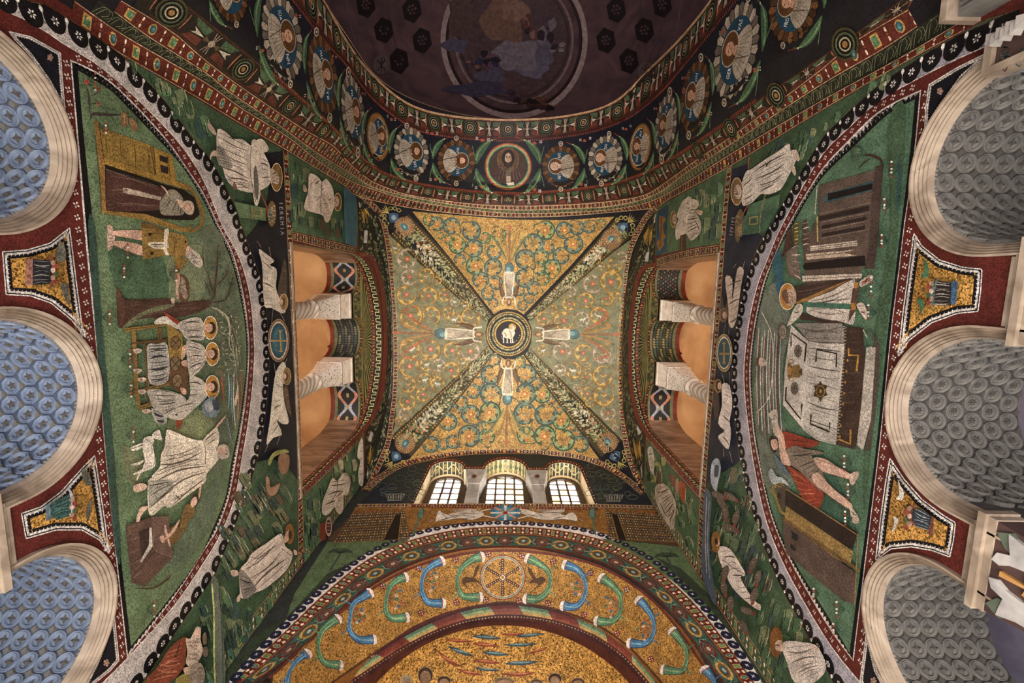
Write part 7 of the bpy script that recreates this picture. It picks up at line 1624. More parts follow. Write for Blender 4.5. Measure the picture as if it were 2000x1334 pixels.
FIG(S, 'T1', 'bare_tree', 'dark tree with hanging brown fruit above the house roof', 'tree', [('trunk', 't 38302a 7 : 525,690 540,660 620,665 700,665; t 38302a 4 : 520,660 515,560 500,500; t 38302a 2 : 515,560 560,540 575,515; t 38302a 2 : 515,600 550,600 570,600'), ('fruit', 'q 7a5a34 : 700,650 735,660 740,720 715,735 700,720; l b09060 1 : 720,660 720,720; q 7a5a34 : 745,680 790,710 795,750 770,760 755,730'), ('blossom', 'e 8a3c30 : 502 475 16 16; e 8a3c30 : 572 515 11 13; e 8a3c30 : 568 602 10 10')])
FIG(S, 'P', 'cloud', 'grey and violet cloud behind the third haloed guest', 'cloud', [('cloud', 'q 6a7a80 : 395,790 415,775 430,795 420,815 400,812; q 3a4450 : 415,780 428,785 428,800 418,800; q 8a8a88 : 400,788 412,785 416,800 404,804')])
FIG(S, 'P', 'streaks', 'red, white and blue streaks of evening sky at the crown of the left lunette', 'sky', [('streak', 't a34a2c 3 : 430,720 434,750 438,790; t b87860 2 : 461,730 466,780 462,830; t 5a8a9a 2 : 452,740 452,780 455,830; t a8a098 2 : 458,720 456,780 460,840; t a34a2c 1.6 : 470,720 472,770 468,810; t 8a9aa0 2 : 445,720 448,760 446,800; q b09a80 : 457,788 461,770 464,752 466,760 462,790')])
# upper zone of the left wall
FIG(S, 'F5', 'prophet', 'haloed bearded man in a white robe holding an open scroll beside a green altar', 'person', [
 ('robe', 'q b4a696 : 240,120 340,160 400,220 500,225 600,300 590,260 640,230 770,460 790,560 790,680 720,740 600,780 430,740 330,640 290,510 250,480 230,330; f 5e5348 1.3 10 : 240,140 290,620 | 560,300 580,740; f 5e5348 1.2 6 : 310,610 470,760 | 560,640 600,770; q 8f8578 : 230,300 300,320 400,520 250,480; f 3e382e 1.3 6 : 235,310 250,470 | 290,330 380,510; f 5e5348 1.2 6 : 680,420 700,680 | 770,470 785,660; q 7a5a44 : 410,660 450,740 400,740'),
 ('scroll', 'q c0b09c : 600,270 700,220 775,330 690,380 650,460 640,560 650,700 690,780 650,930 625,890 600,720 575,560 580,400; q 6a665a : 615,560 640,500 670,700 655,860 625,780; f 3e382e .7 8 : 618,560 640,840 | 650,560 665,830; l 5e5348 1.2 : 600,300 580,420 590,640 640,880'),
 ('halo', 'e c8b48c : 855 620 62 150; e 7a5a20 : 855 620 57 142'), ('head', 'q a08c7a : 790,530 850,560 880,630 870,690 820,680 795,640; c 54443a 12 16 : 835 620 38 60'),
 ('foot', 'q a88e7a : 135,60 165,60 220,140 215,185 150,120'), ('foot', 'q a88e7a : 190,345 235,350 235,400 180,400 170,440 160,400')])
FIG(S, 'F5', 'green_altar', 'green altar table with a yellow panel and a wreath on top', 'altar', [('table', 'p 5a7a44 : 410,870 740,940 750,1075 470,1040; l 2c4028 1.4 : 410,870 740,940; s 2c4028 1 : 570,880 595,1060; p 8a7a34 : 605,950 705,965 700,1035 615,1020; p 4a6a3c : 622,962 690,975 685,1020 628,1008; s a8783c 1.4 : 600,940 600,1060; q 8a3c24 : 740,925 760,925 800,1090 770,1080; l 9a4a2c 2 : 690,780 750,920'), ('wreath', 'e 7a5c34 : 805 1000 45 135; e 3a5a54 : 800 1000 22 80; c b09468 10 24 : 805 1000 42 125')])
d = D(S); vtext(d, 'IEREMIA', *tr('F5', (880, 865)), *tr('F5', (900, 1230)), (.99, -.03), 7.2, 'b8b0a8'); tag(d.build('inscription'), 'white capital letters on dark blue beside the scroll-bearing man of the left wall', 'lettering')
for nm, cmds, lb in (('a', [('wing', 'q 4a3c34 : 225,160 200,260 185,360 210,400 235,380 240,270; f 7a6a58 .8 5 : 220,180 190,370 | 235,200 235,370'), ('robe', 'q b0a494 : 75,110 110,130 165,175 140,200 175,220 180,260 175,330 190,380 230,460 210,480 150,450 110,440 100,330 95,200; f 5e5346 1 8 : 80,130 105,430 | 150,190 170,440'), ('arm', 't b0a494 4 : 160,440 150,540; t b0a494 4 : 190,460 225,525'), ('halo', 'e 8a6a3c : 220 415 24 48; r b8a070 .8 : 220 415 24 48'), ('head', 'e 4a3428 : 214 415 13 24; e b08a70 : 208 415 9 18'), ('foot', 't a88c74 4 : 65,60 90,100; t a88c74 4 : 135,95 145,150')], 'upper'),
                     ('b', [('wing', 'q 5a4438 : 215,920 240,900 255,1000 265,1080 240,1040 225,980; f 8a6a58 .8 5 : 220,930 250,1050 | 245,920 262,1060'), ('robe', 'q b4a898 : 175,820 220,760 240,840 215,900 225,1000 250,1110 210,1120 180,1100 210,1180 160,1200 120,1240 140,1100 155,950; f 5e5346 1 8 : 180,840 150,1180 | 215,880 200,1110'), ('arm', 't b4a898 4 : 175,860 165,770; t b4a898 4 : 205,830 240,740'), ('halo', 'e 8a6a3c : 238 845 24 50; r b8a070 .8 : 238 845 24 50'), ('head', 'e 4a3428 : 232 845 13 25; e b08a70 : 226 845 9 18'), ('foot', 't a88c74 4 : 130,1240 110,1285; t a88c74 4 : 200,1190 180,1240')], 'lower')):
    FIG(S, 'F6', 'angel', 'flying white-robed angel holding the %s end of the cross medallion, left wall' % lb, 'angel', cmds, 'flying angels of the side walls')
FIG(S, 'F6', 'cross_medallion', 'oval blue medallion with a gold cross held by two angels, left wall', 'medallion', [('rim', 'e 8a7a5c : 190 638 63 126; e 7a3c2c : 190 638 58 120; e b0a488 : 190 638 53 112'), ('blue_ground', 'e 1f4a5c : 190 638 47 102; e 2c6474 : 190 640 34 80'), ('cross', 's b8903c 3 : 145,640 235,640; s b8903c 2.6 : 198,580 205,700; s b8903c 1.6 : 188,580 215,580; s b8903c 1.6 : 190,700 218,700; l 8a7a4c 1.2 : 178,590 172,605 180,620; l 8a7a4c 1.2 : 180,660 172,680 182,695')], L0=2)
FIG(S, 'F7', 'lawgiver', 'haloed young man in a pale robe on the rocks receiving a scroll, left wall', 'person', [
 ('robe', 'q b8a99c : 200,1060 260,990 300,920 430,830 540,760 570,860 620,900 630,950 580,1060 420,1200 330,1240 220,1290 200,1200; f 5e5148 1.2 9 : 215,1040 320,1230 | 500,800 600,980; q 8a8078 : 195,1080 230,1060 320,1180 330,1230 230,1290; f 3a342e 1.4 7 : 205,1100 230,1280 | 300,1150 330,1220; l 5e5148 1.4 : 300,950 360,960 480,870; l 5e5148 1.2 : 540,880 620,940'),
 ('halo', 'e 8a5a20 : 608 762 38 84'), ('head', 'q b8917a : 570,770 600,730 610,760 600,810 560,840; e 4a3420 : 612 770 14 40'), ('foot', 'q b09884 : 130,1060 180,1060 190,1100 140,1105'), ('foot', 'q b09884 : 185,1270 210,1250 200,1310 175,1310'), ('hand', 'q b8917a : 640,890 665,900 670,930 645,930')], L0=4)
FIG(S, 'F7', 'rainbow_cloud', 'yellow rainbow arch with an orange face-like cliff above the rocks', 'rock', [('arch', 'q 8a8a44 : 430,190 450,130 500,85 580,75 600,100 540,110 480,140 450,200'), ('cliff', 'q 8a6444 : 515,150 540,110 600,120 605,200 580,270 540,270 520,230; q a0785a : 415,300 440,310 450,380 490,370 530,350 500,430 450,450 420,400')], L0=4)
FIG(S, 'F8', 'robed_man', 'white-bearded man in a dark orange mantle bowing at the bottom of the left wall', 'person', [
 ('mantle', 'q 7a3a22 : 880,545 900,700 890,900 850,1080 600,1334 200,1334 420,1050 620,740; f b0654a 1.6 8 : 640,740 300,1300 | 860,640 700,1200; l b87050 2 : 400,1090 560,1160 740,1140; l b87050 2 : 440,1010 600,1050 800,1000; l 3a1a10 1.6 : 700,900 760,760 800,600'),
 ('robe', 'q 8a7a38 : 740,1250 860,1180 980,1150 960,1334 730,1334'), ('head', 'q a89484 : 890,580 970,580 1060,400 1120,385 1150,430 1140,600 1180,800 1080,1000 960,1060 890,980 920,820; c 5a4638 26 46 : 1030 780 120 240; q b8917c : 1060,430 1130,430 1120,520 1080,560'), ('hand', 'q a88a74 : 850,1090 980,1060 990,1160 900,1200')], L0=4)
FIG(S, 'P', 'cluster_of_elders', 'grey-haired heads crowded beside the bowing man at the frame edge', 'people', [('heads', 'q 8a7a6a : 374,1300 392,1295 400,1315 396,1334 372,1334; c 4a3a30 4 14 : 386 1316 12 16; q 6a5a44 : 396,1240 402,1236 404,1256 397,1258; q 6a5a48 : 396,1266 405,1264 406,1280 398,1282')], L0=4)
FIG(S, 'P', 'river', 'grey-green band of water running down the rocks to the frame edge, left wall', 'river', [('water', 'q 5e6a58 : 412,1135 424,1130 430,1160 436,1240 440,1334 418,1334 420,1240; l a8a860 3 : 414,1140 418,1200 418,1270 420,1334; l 2a2a24 1.4 : 428,1150 434,1240 436,1334')], L0=3)
for o in [q for q in bpy.data.objects if q.name.startswith('ground') and q.get('label') == 'x']:
    o.name = 'trim_%d' % tn; tn += 1; o['kind'] = 'structure'; o['label'] = 'meadow tones of the left lunette'; del o['category']
# ------------------------------------------------------------------ evangelists beside the galleries
S = S_LW
FIG(S, 'G1', 'evangelist', 'white-robed writer seated on rocks with open book, left wall by the medallion arch', 'person', [
 ('robe', 'q b5a594 : 220,440 300,470 340,520 380,490 430,550 450,610 460,700 450,790 400,870 330,835 180,790 175,720 200,640 210,560; f 5e5246 1.3 10 : 215,560 330,830 | 300,480 450,700; l 5e5246 1.4 : 340,520 330,700 330,820; e c0b2a0 : 280 600 55 60'), ('book', 'q a89680 : 340,640 400,660 440,780 410,900 360,880; c 4a3028 9 14 : 390 760 38 90'),
 ('halo', 'e b89a6c : 492 715 38 90; e 6e4a20 : 492 715 33 82'), ('head', 'e a08874 : 480 712 26 50; c 5a4a3c 7 8 : 480 712 18 36'), ('foot', 'q a88c74 : 165,540 200,600 180,620 160,600')], L0=4)
FIG(S, 'G1', 'winged_lion', 'orange-brown lion climbing the blue sky above the seated writer, left wall', 'lion', [('body', 'q 7c5230 : 570,800 600,720 650,710 650,750 620,790 650,860 620,920 650,1000 620,1050 600,1020 590,1080 565,1050 590,940; l 4a2c18 1.4 : 590,780 600,900 620,1000')], L0=4)
FIG(S, 'G1', 'blue_sky', 'blue strip of sky behind the lion, left wall', 'sky', [('sky', 'p 2b5a66 : 550,560 670,660 680,1150 560,1110')], L0=1)
for i, (x, y) in enumerate(((335, 930), (395, 1000), (485, 1010))): FIG(S, 'G1', 'heron', 'brown water bird among the reeds, %s from the gallery strip, left wall' % ('first', 'second', 'third')[i], 'bird', [('body', 'q 50382a : %d,%d %d,%d %d,%d %d,%d %d,%d' % (x, y - 60, x + 20, y, x + 15, y + 60, x - 10, y + 40, x - 20, y - 10))], 'water birds of the left wall', 4)
FIG(S, 'G3', 'evangelist', 'white-robed writer standing with an open book, left wall by the windows', 'person', [
 ('robe', 'q b5a798 : 440,660 490,690 550,610 610,650 610,750 580,830 540,830 470,930 390,1020 340,990 350,880 390,780; f 5e5246 1.3 10 : 420,700 360,980 | 600,680 480,920; l 5e5246 1.4 : 490,690 480,800 420,900'), ('book', 'q b0a08c : 470,850 540,790 545,960 510,1010 470,960; c 4a3028 9 10 : 515 890 24 70; l 7a3a2a 1.4 : 470,850 540,790'),
 ('head', 'q a8988a : 560,620 600,640 615,700 580,720 550,680; l 7a5a34 1.6 : 560,620 605,645 618,700')], L0=4)
FIG(S, 'G3', 'wheel', 'red round-topped desk with scroll basket beside the writer, left wall', 'desk', [('desk', 'p 7a3020 : 320,1100 370,1090 380,1250 330,1280; e a08478 : 405 1130 32 95; e 5a2c22 : 405 1130 22 70; f c8b0a0 .8 5 : 390,1060 390,1200 | 420,1060 420,1200')], L0=4)
FIG(S, 'G3', 'white_angel', 'tall white angel figure at the vault corner, left wall by the windows', 'angel', [('robe', 'q b8ada0 : 700,320 735,300 740,700 700,720 690,600 710,500 680,450; f 5e5852 1 6 : 705,330 695,700 | 735,320 738,700')], L0=4)
S = S_RW
FIG(S, 'G2', 'evangelist', 'white-robed writer holding a tablet, seated on rocks, right wall by the medallion arch', 'person', [
 ('robe', 'q a89a88 : 690,680 800,700 810,760 780,800 830,900 830,1010 740,1090 690,1020 600,1080 590,960 620,880 600,850 640,740; f 4e4438 1.3 10 : 660,740 720,1080 | 800,760 820,1000; l 4e4438 1.4 : 660,900 760,880 820,980'), ('book', 'q b8ab98 : 690,680 750,690 710,880 670,890; c 3e3428 8 12 : 710 780 22 85'),
 ('halo', 'e 7a5428 : 568 880 26 80; r b09060 1 : 568 880 26 80'), ('head', 'e a08874 : 580 880 20 45; c 5a4a3c 7 8 : 580 880 14 34'), ('foot', 'q a88c74 : 790,790 850,800 840,840 800,830')], L0=4)
FIG(S, 'G2', 'desk', 'brown wooden stool in front of the seated writer, right wall', 'desk', [('desk', 'p 4a2c1e : 635,1040 690,1020 690,1190 630,1180; s 8a6a4c 1 : 650,1050 645,1180')], L0=3.4)
FIG(S, 'G2', 'bull', 'golden-brown bull against the blue sky, right wall by the medallion arch', 'bull', [('sky', 'p 24465c : 425,800 520,740 500,900 500,1190 400,1240 410,850'), ('body', 'q 8a5c20 : 440,850 500,880 470,930 480,1020 500,1050 470,1080 480,1120 430,1190 410,1100 440,1060 430,950; l 4a2c14 1.3 : 450,860 450,1000 440,1150')], L0=1.4)
FIG(S, 'G4', 'evangelist', 'pale-robed seated writer with crossed legs, right wall by the windows', 'person', [
 ('robe', 'q a39484 : 440,760 480,720 540,720 600,800 640,900 640,1000 620,1150 570,1120 500,1000 450,880; f 4e4438 1.3 12 : 450,780 600,1130 | 570,740 640,1000; l 4e4438 1.4 : 490,900 560,1030 630,960'), ('head', 'q a08c78 : 450,740 490,720 500,800 460,830; c 4a3c30 7 8 : 475 780 18 40'), ('foot', 'e 9a4a38 : 650 990 10 12')], L0=4)
FIG(S, 'G4', 'white_angel', 'tall white winged figure at the vault corner, right wall by the windows', 'angel', [('robe', 'q a89c90 : 370,380 410,360 430,460 430,620 400,600 380,500; f 5e5852 1 6 : 375,400 400,600 | 410,380 430,600')], L0=4)
FIG(S, 'G4', 'desk', 'orange writing desk and reading stand above the seated writer, right wall', 'desk', [('desk', 'p 7a5238 : 570,620 640,640 650,760 600,740; e a07c60 : 655 740 18 80; q a04a24 : 680,690 740,740 715,900 690,850 670,760; l b09060 1.2 : 740,760 730,900')], L0=4)
# ------------------------------------------------------------------ right lunette
TL.update({'H1': (1500, 280, 4.48), 'H2': (1480, 440, 4.073), 'H3': (1470, 600, 3.2), 'H4': (1460, 780, 3.2), 'H5': (1480, 880, 2.24), 'H6': (1370, 260, 3.446), 'H7': (1380, 480, 1.991), 'H8': (1350, 880, 1.9736)})
g = FIG(S, 'P', 'ground', 'x', 'ground', [('sky', 'q 66705c : 1500,560 1530,560 1545,640 1530,700 1530,760 1525,820 1535,840 1560,900 1540,960 1500,960 1482,880 1473,760 1474,680 1484,610; q 2c5a68 : 1510,510 1525,490 1530,560 1520,580; q 3a5c38 : 1735,240 1770,210 1755,440 1735,620 1700,890 1690,1000 1690,890 1715,600 1740,440; q 24504a : 1755,300 1762,360 1750,420; q 2f5c44 : 1540,900 1600,880 1660,1000 1640,1040 1580,960')])
g['kind'] = 'structure'
FIG(S, 'P', 'streaks', 'grey, red and green streaks of sky with curved lines between the two offering men', 'sky', [('streak', ';'.join('l %s 1.5 : %d,%d %d,%d %d,%d' % (['a09c90', '7a2c24', '3f5a48', 'b0aca0', '5a7068'][i % 5], 1482 + i * 2.4, 640 + (i * 13) % 20, 1478 + i * 2.45, 740, 1482 + i * 2.5, 830 + (i * 17) % 40) for i in range(20)) + ';l b8b0a0 1.6 : 1488,610 1506,650 1510,700 1508,740 1500,780 1476,808')])
FIG(S, 'H1', 'temple', 'grey-brown temple with pediment, columns and dark windows at the top of the right lunette', 'temple', [
 ('wall', 'p 5e4c42 : 450,365 935,235 1000,250 880,896 860,1010 690,1430 330,1400 310,900 440,640; p 4a3a34 : 950,200 1010,190 960,896 930,1100 850,1100 880,896 900,560 930,240'),
 ('window', 'p 2b5058 : 510,440 915,330 915,410 510,520; p 1b1416 : 525,440 915,350 915,400 525,500; e 3a6068 : 497 492 14 22'),
 ('column', 'p 2e2220 : 445,640 885,540 885,590 450,680; s 8a7868 1.4 : 445,620 890,520; s 8a7868 1.4 : 470,690 870,610; s 8a7868 1.4 : 470,760 860,680; s 8a7868 1.4 : 470,830 850,760; p 2e2220 : 470,720 860,640 860,670 470,750; p 2e2220 : 470,790 850,720 850,750 470,820'),
 ('column', 'p b0a090 : 370,900 780,850 780,896 370,940; s 3a2e28 1 : 370,915 780,865; s 3a2e28 1 : 370,930 780,882; p a8937e : 330,970 760,930 660,960 780,980 340,1020; s 3a2e28 1 : 340,990 700,955'),
 ('doorway', 'p 1c1416 : 320,1050 850,980 850,1070 320,1110 305,1080; p b0a090 : 300,1160 820,1140 820,1180 300,1210; s 3a2e28 1 : 300,1185 820,1160'),
 ('architrave', 'p 4e3a34 : 300,690 340,660 365,880 300,896; f b0a090 1 5 : 305,700 305,890 | 360,680 360,880; p 5a4a20 : 225,700 270,690 270,880 225,890; f c8b870 1 6 : 230,710 230,880 | 265,700 265,870; p 4a3028 : 170,760 210,740 215,896 120,1000; l b0a48c 2 : 430,370 420,500 410,620; l b0a060 2.4 : 430,640 435,860; p 6a5a50 : 150,960 250,880 290,1200 180,1150; f b0a494 1 5 : 200,920 230,1150 | 280,900 290,1190')], L0=2)
for i, (x, y, n_) in enumerate(((0, 0, 0),)):
    FIG(S, 'H1', 'leaning_tree', 'bent brown tree with a green crown on the temple roof', 'tree', [('trunk', 't 3a2a22 6 : 1010,200 980,140 900,105 830,105; t 3a2a22 3 : 900,130 840,170 790,225'), ('foliage', 'q 2e4a34 : 740,30 800,20 830,60 820,110 740,160 725,90; f 6a8a5c 1 7 : 740,40 740,150 | 820,50 810,110')])
FIG(S, 'H2', 'priest', 'haloed man in a brown cloak over a white robe offering bread at the altar', 'person', [
 ('robe', 'q b0a498 : 400,600 600,520 770,430 770,760 700,780 500,740 390,690; f 5e564e 1.2 10 : 410,600 400,690 | 760,450 740,750; p 2f6a50 : 360,610 740,625 740,670 390,650 385,700 360,690; p 5a4034 : 755,500 805,500 780,680 720,770; p a87428 : 765,460 800,450 800,500 765,500; p a87428 : 740,620 780,620 780,670 740,675'),
 ('cloak', 'q 3c2a24 : 290,490 600,440 760,425 600,500 420,560 310,600; p 9a6c28 : 300,610 420,560 600,480 740,430 560,520 400,600 310,625; q 3c2a24 : 360,700 480,740 680,770 660,800 440,760 340,750; f 6a564a .9 4 : 300,500 320,590 | 600,450 560,500'),
 ('arm', 'q b0a494 : 300,640 350,630 355,690 300,760 240,800 240,780; f 5e564e 1 4 : 310,650 250,780 | 350,650 300,760'), ('foot', 'q b8a898 : 810,450 880,400 915,400 910,440 850,480 815,490; f 6a2a24 1 6 : 820,450 820,490 | 900,400 900,440'), ('foot', 'q b8a898 : 785,630 840,620 870,700 860,750 820,700; f 6a2a24 1 6 : 790,630 830,710 | 840,625 865,720'),
 ('halo', 'e d0c4ac : 236 567 66 108; e b0741c : 236 567 60 102'), ('head', 'q a08470 : 200,530 250,510 300,520 300,620 240,640 215,600; c 5a4636 12 18 : 245 580 38 50; q 6a4c34 : 190,540 230,510 240,620 210,600')], L0=4)
FIG(S, 'H3', 'altar_table', 'large white-draped altar table with fringed cloth and gold-cornered brown front', 'altar', [
 ('cloth', 'p b0a69a : 240,110 345,210 330,780 190,610 200,400; p a39a90 : 345,210 575,230 520,860 400,830 320,770; p 8a8278 : 260,100 560,100 570,225 345,210; f 5a524a 1.1 16 : 350,220 325,770 | 570,240 530,850; f 5a524a 1.1 8 : 270,110 345,210 | 560,105 570,220'),
 ('front', 'p 3e2c24 : 565,120 690,130 700,300 690,560 660,800 640,890 520,860 540,600 575,250; f 5a4438 1 12 : 580,150 540,850 | 690,150 650,850; p 9a9084 : 710,250 770,250 740,700 690,896 650,860 680,600; p 4e4038 : 740,140 795,240 790,420 740,896 700,896 740,700 770,260; s b0a494 2 : 690,140 715,190; s b0a494 2 : 715,250 720,310; s b0a494 2 : 740,245 745,300'),
 ('fringe', ';'.join('s b8ae9e 1.1 : %d,%d %d,%d %d,%d' % (560 - i * 1.4 + 6, 120 + i * 20, 590 - i * 1.4, 128 + i * 20, 562 - i * 1.4, 136 + i * 20) for i in range(36))),
 ('corner_mark', 's 1f1814 3 : 240,245 240,160 335,230 325,340; s 1f1814 3 : 395,340 400,265 525,290 522,375; s 1f1814 3 : 210,500 205,580 300,700 308,605; s 1f1814 3 : 365,670 362,730 480,780 482,720'),
 ('gold_mark', 's b07c1c 4 : 600,265 600,300 660,300 650,400; s b07c1c 4 : 612,765 610,855 540,825'),
 ('star', 'p 3e2c14 : 424,462 440,490 468,490 455,520 468,550 440,560 424,590 408,560 380,555 392,520 382,490 408,488; r 9a7a34 1.2 : 424 525 26 34; e 9a7a34 : 424 525 8 12'),
 ('gold_dots', ';'.join('e a8741c : %d %d 6 9' % (600 - i * 7, 265 + i * 68) for i in range(9)))], L0=2)
FIG(S, 'H3', 'chalice', 'golden two-handled cup on the altar cloth between two loaves', 'cup', [('cup', 'q 6a4c20 : 220,350 245,370 245,430 225,450 218,400; q 7a5c2c : 240,380 290,360 300,410 290,440 240,430; p 5a3c18 : 285,400 310,380 308,430; r 8a6a34 1.4 : 240 340 16 12; r 8a6a34 1.4 : 240 450 16 12'), ('wine', 'e a8741c : 230 395 12 30')], L0=6)
for i, (x, y, lb) in enumerate(((283, 275, 'upper'), (262, 508, 'lower'))): FIG(S, 'H3', 'loaf', 'round patterned loaf on the altar cloth, %s one' % lb, 'loaf', [('loaf', 'e 7a7060 : %d %d 22 38; r 2e2820 1 : %d %d 22 38; r 2e2820 .8 : %d %d 12 20' % (x, y, x, y, x, y) + ''.join(';s 2e2820 .7 : %d,%d %.0f,%.0f' % (x, y, x + 22 * math.cos(k * .7), y + 38 * math.sin(k * .7)) for k in range(9)))], 'loaves on the altar', 6)
FIG(S, 'H3', 'offered_loaf', 'round patterned loaf held out by the haloed man', 'loaf', [('loaf', 'e 8a7c6c : 188 155 26 48; r 2e2820 1 : 188 155 26 48; r 2e2820 .8 : 188 155 12 22')], L0=6)
FIG(S, 'H3', 'hand_from_sky', 'small open hand reaching down from the streaked sky', 'hand', [('hand', 'q a89484 : 40,320 60,315 85,340 80,365 50,370 35,350; f 3e322a .7 4 : 60,320 55,370 | 80,335 80,360'), ('cuff', 'p 5a2a24 : 25,320 38,320 36,365 25,365')], L0=5)
FIG(S, 'H4', 'offering_man', 'man in a fur tunic and red cloak raising a lamb towards the sky', 'person', [
 ('cloak', 'q 8a3018 : 220,205 300,220 360,240 450,270 400,300 340,300 240,310; q 8a3018 : 240,410 300,440 360,480 470,570 460,660 400,710 370,700 340,620 290,500; f c06a3c 1.4 7 : 250,420 350,680 | 350,490 460,640; f 5a1c10 1.2 4 : 240,230 250,300 | 400,260 390,300'),
 ('tunic', 'q 7a6a5a : 240,320 300,290 360,310 430,320 480,340 400,350 440,400 470,440 470,575 420,540 350,470 300,430 260,400; f 3e342c 1.2 10 : 250,330 420,540 | 400,320 470,460'),
 ('body', 'q b08c78 : 180,120 200,180 230,240 240,400 210,390 200,320 190,240; q b08c78 : 200,300 240,330 270,410 240,410 210,380'),
 ('leg', 'q b08c78 : 410,370 480,370 560,420 650,470 640,500 540,470 470,450; l 5a4036 1 : 420,370 560,420 650,470; l 5a4036 1 : 470,455 540,475 640,505'), ('leg', 'q b08c78 : 400,480 450,460 530,550 650,650 640,690 560,640 480,580 430,540; l 5a4036 1 : 450,460 530,550 650,650; l 5a4036 1 : 430,545 560,640 640,690'),
 ('foot', 'q a8907e : 640,470 690,450 690,490 660,535 640,520; f 3e322a .8 4 : 650,480 660,530 | 685,455 690,490'), ('foot', 'q a8907e : 640,660 690,730 695,770 660,770 640,700; f 3e322a .8 4 : 645,670 665,765 | 680,710 695,765'),
 ('head', 'q 2e1e16 : 135,250 160,230 170,290 180,330 150,320; q b08c78 : 145,260 180,250 190,300 160,315')], L0=4)
FIG(S, 'H4', 'raised_lamb', 'small grey lamb held up in the hands of the red-cloaked man', 'lamb', [('body', 'q 9a9084 : 130,90 180,60 190,110 185,200 190,240 160,200 150,130; c 4a443c 8 8 : 160 150 16 70')], L0=5)
FIG(S, 'H4', 'hut', 'brown hut with straw roof, yellow wall band and two small windows', 'hut', [
 ('wall', 'p 54423a : 230,740 420,896 680,1090 670,1280 600,1260 400,1100 240,960 220,820; p 2a1f1a : 240,560 430,690 690,830 660,930 560,896 400,780 240,690; p 8a6c34 : 240,665 660,950 640,1040 560,1000 230,760; p 6a5028 : 220,730 700,1060 700,1085 220,760; s 8a6a38 2 : 240,560 430,680 690,850 670,1280; s 3a2c20 1 : 235,760 660,1060'),
 ('window', 'p 1c2424 : 275,820 315,850 315,885 275,870'), ('window', 'p 1c2424 : 270,900 300,930 300,950 268,930'),
 ('roof', 'l 7a6628 6 : 150,580 180,520 240,515; l 7a6628 5 : 165,570 185,640 210,700 240,720; p 4a3a30 : 185,540 240,530 235,660 215,700; p 2a201c : 190,580 210,590 205,625 188,610; c a88a48 12 12 : 200 530 50 26')], L0=2.4)
FIG(S, 'H4', 'laurel', 'dark leafy branches behind the head of the red-cloaked man', 'shrub', [('leaves', ';'.join('t 2c3a30 2.2 : %d,%d %d,%d' % (100 + (i * 37) % 60, 270 + (i * 29) % 200, 85 + (i * 37) % 60, 255 + (i * 29) % 200) for i in range(40)))])
FIG(S, 'H4', 'cloud', 'grey-blue cloud edge under the laurel branches', 'cloud', [('cloud', 'q 8a9090 : 130,470 150,430 180,480 220,490 260,540 210,520 160,530; q 5a6a72 : 160,340 200,380 240,430 260,480 200,440')])
for i, (x, y, s_) in enumerate(((1757, 330, 1), (1740, 400, .8), (1735, 470, .8), (1722, 560, 1.3), (1712, 610, 1), (1665, 905, 1), (1672, 960, 1), (1665, 1012, .9), (1650, 1190, 1), (1640, 1230, .8), (1600, 1160, .7))):
    FIG(S, 'P', 'flower_plant', 'white and red flowering plant in the right meadow, ' + ('beside the temple roof', 'beside the temple base', 'above the feet of the haloed man', 'at the feet of the haloed man', 'at the near corner of the altar', 'at the far corner of the altar', 'by the raised foot of red-cloaked man', 'by the lower foot of red-cloaked man', 'at the hut corner', 'below the hut corner', 'at the dark bush under the hut')[i], 'plant', [('stem', ';'.join('t 24443a 1.5 : %.1f,%.1f %.1f,%.1f %.1f,%.1f' % (x, y, x - 8 * s_, y + (k - 2) * 4 * s_, x - 15 * s_, y + (k - 2) * 7 * s_) for k in range(5))), ('blossom', ';'.join('e %s : %.1f %.1f 2.4 2.2' % (['c8beb0', '9a3a34', 'c8beb0'][k % 3], x - 16 * s_, y + (k - 2) * 7 * s_) for k in range(5)))], 'flowering plants of the right meadow')
d = D(S); vtext(d, 'MELCHISEDEC', *tr('H2', (88, 755)), *tr('H2', (112, 425)), (1, .06), 7.4, '16181a'); vtext(d, 'ABEL', *tr('H3', (42, 800)), *tr('H3', (40, 695)), (1, .1), 7, '16181a')
tag(d.build('inscription'), 'dark capitals naming the two offering men of the right lunette', 'lettering')
# upper zone of the right wall
FIG(S, 'H6', 'prophet', 'haloed man in a white mantle bowing his head beside a green altar, right wall', 'person', [
 ('robe', 'q b0a598 : 300,260 340,240 440,170 520,120 590,70 600,120 640,170 580,300 530,380 460,410 400,410 350,460 290,490 270,460 270,350; f 4a433c 1.4 12 : 340,250 400,410 | 580,110 540,360; f 4a433c 1.2 6 : 280,320 290,480 | 340,260 350,450; p b8ad9e : 410,410 540,300 535,380 460,412; s 1e1a1a 1.6 : 430,195 440,225; s 1e1a1a 1.6 : 430,225 470,180'),
 ('halo', 'e b09468 : 238 393 42 95; e 765a34 : 238 393 38 88'), ('head', 'e a08c7a : 245 395 26 50; c 4e4034 10 12 : 240 395 24 46'),
 ('foot', 'q a89684 : 600,120 640,115 660,170 650,190 620,160'), ('foot', 'q a89684 : 605,200 630,230 635,280 620,280 605,240')], L0=4)
FIG(S, 'H6', 'green_altar', 'green altar with a small yellow window panel and a straw wreath, right wall', 'altar', [('table', 'p 2f5c40 : 270,560 520,500 430,665 265,690; p 3f6a44 : 320,480 530,410 520,500 300,555; l 8a7a4c 1.6 : 430,410 400,540 390,670; s 9a7c30 2.2 : 325,570 378,560 375,610 322,615 325,570; p 24483c : 338,580 368,575 366,600 336,604; l 9a5038 2 : 320,160 315,240; l 9a5038 2 : 320,480 280,550 268,680'), ('wreath', 'q 6a5438 : 240,540 265,510 280,560 255,720 230,720 225,620; c a08c64 10 20 : 248 620 22 95')], L0=2)
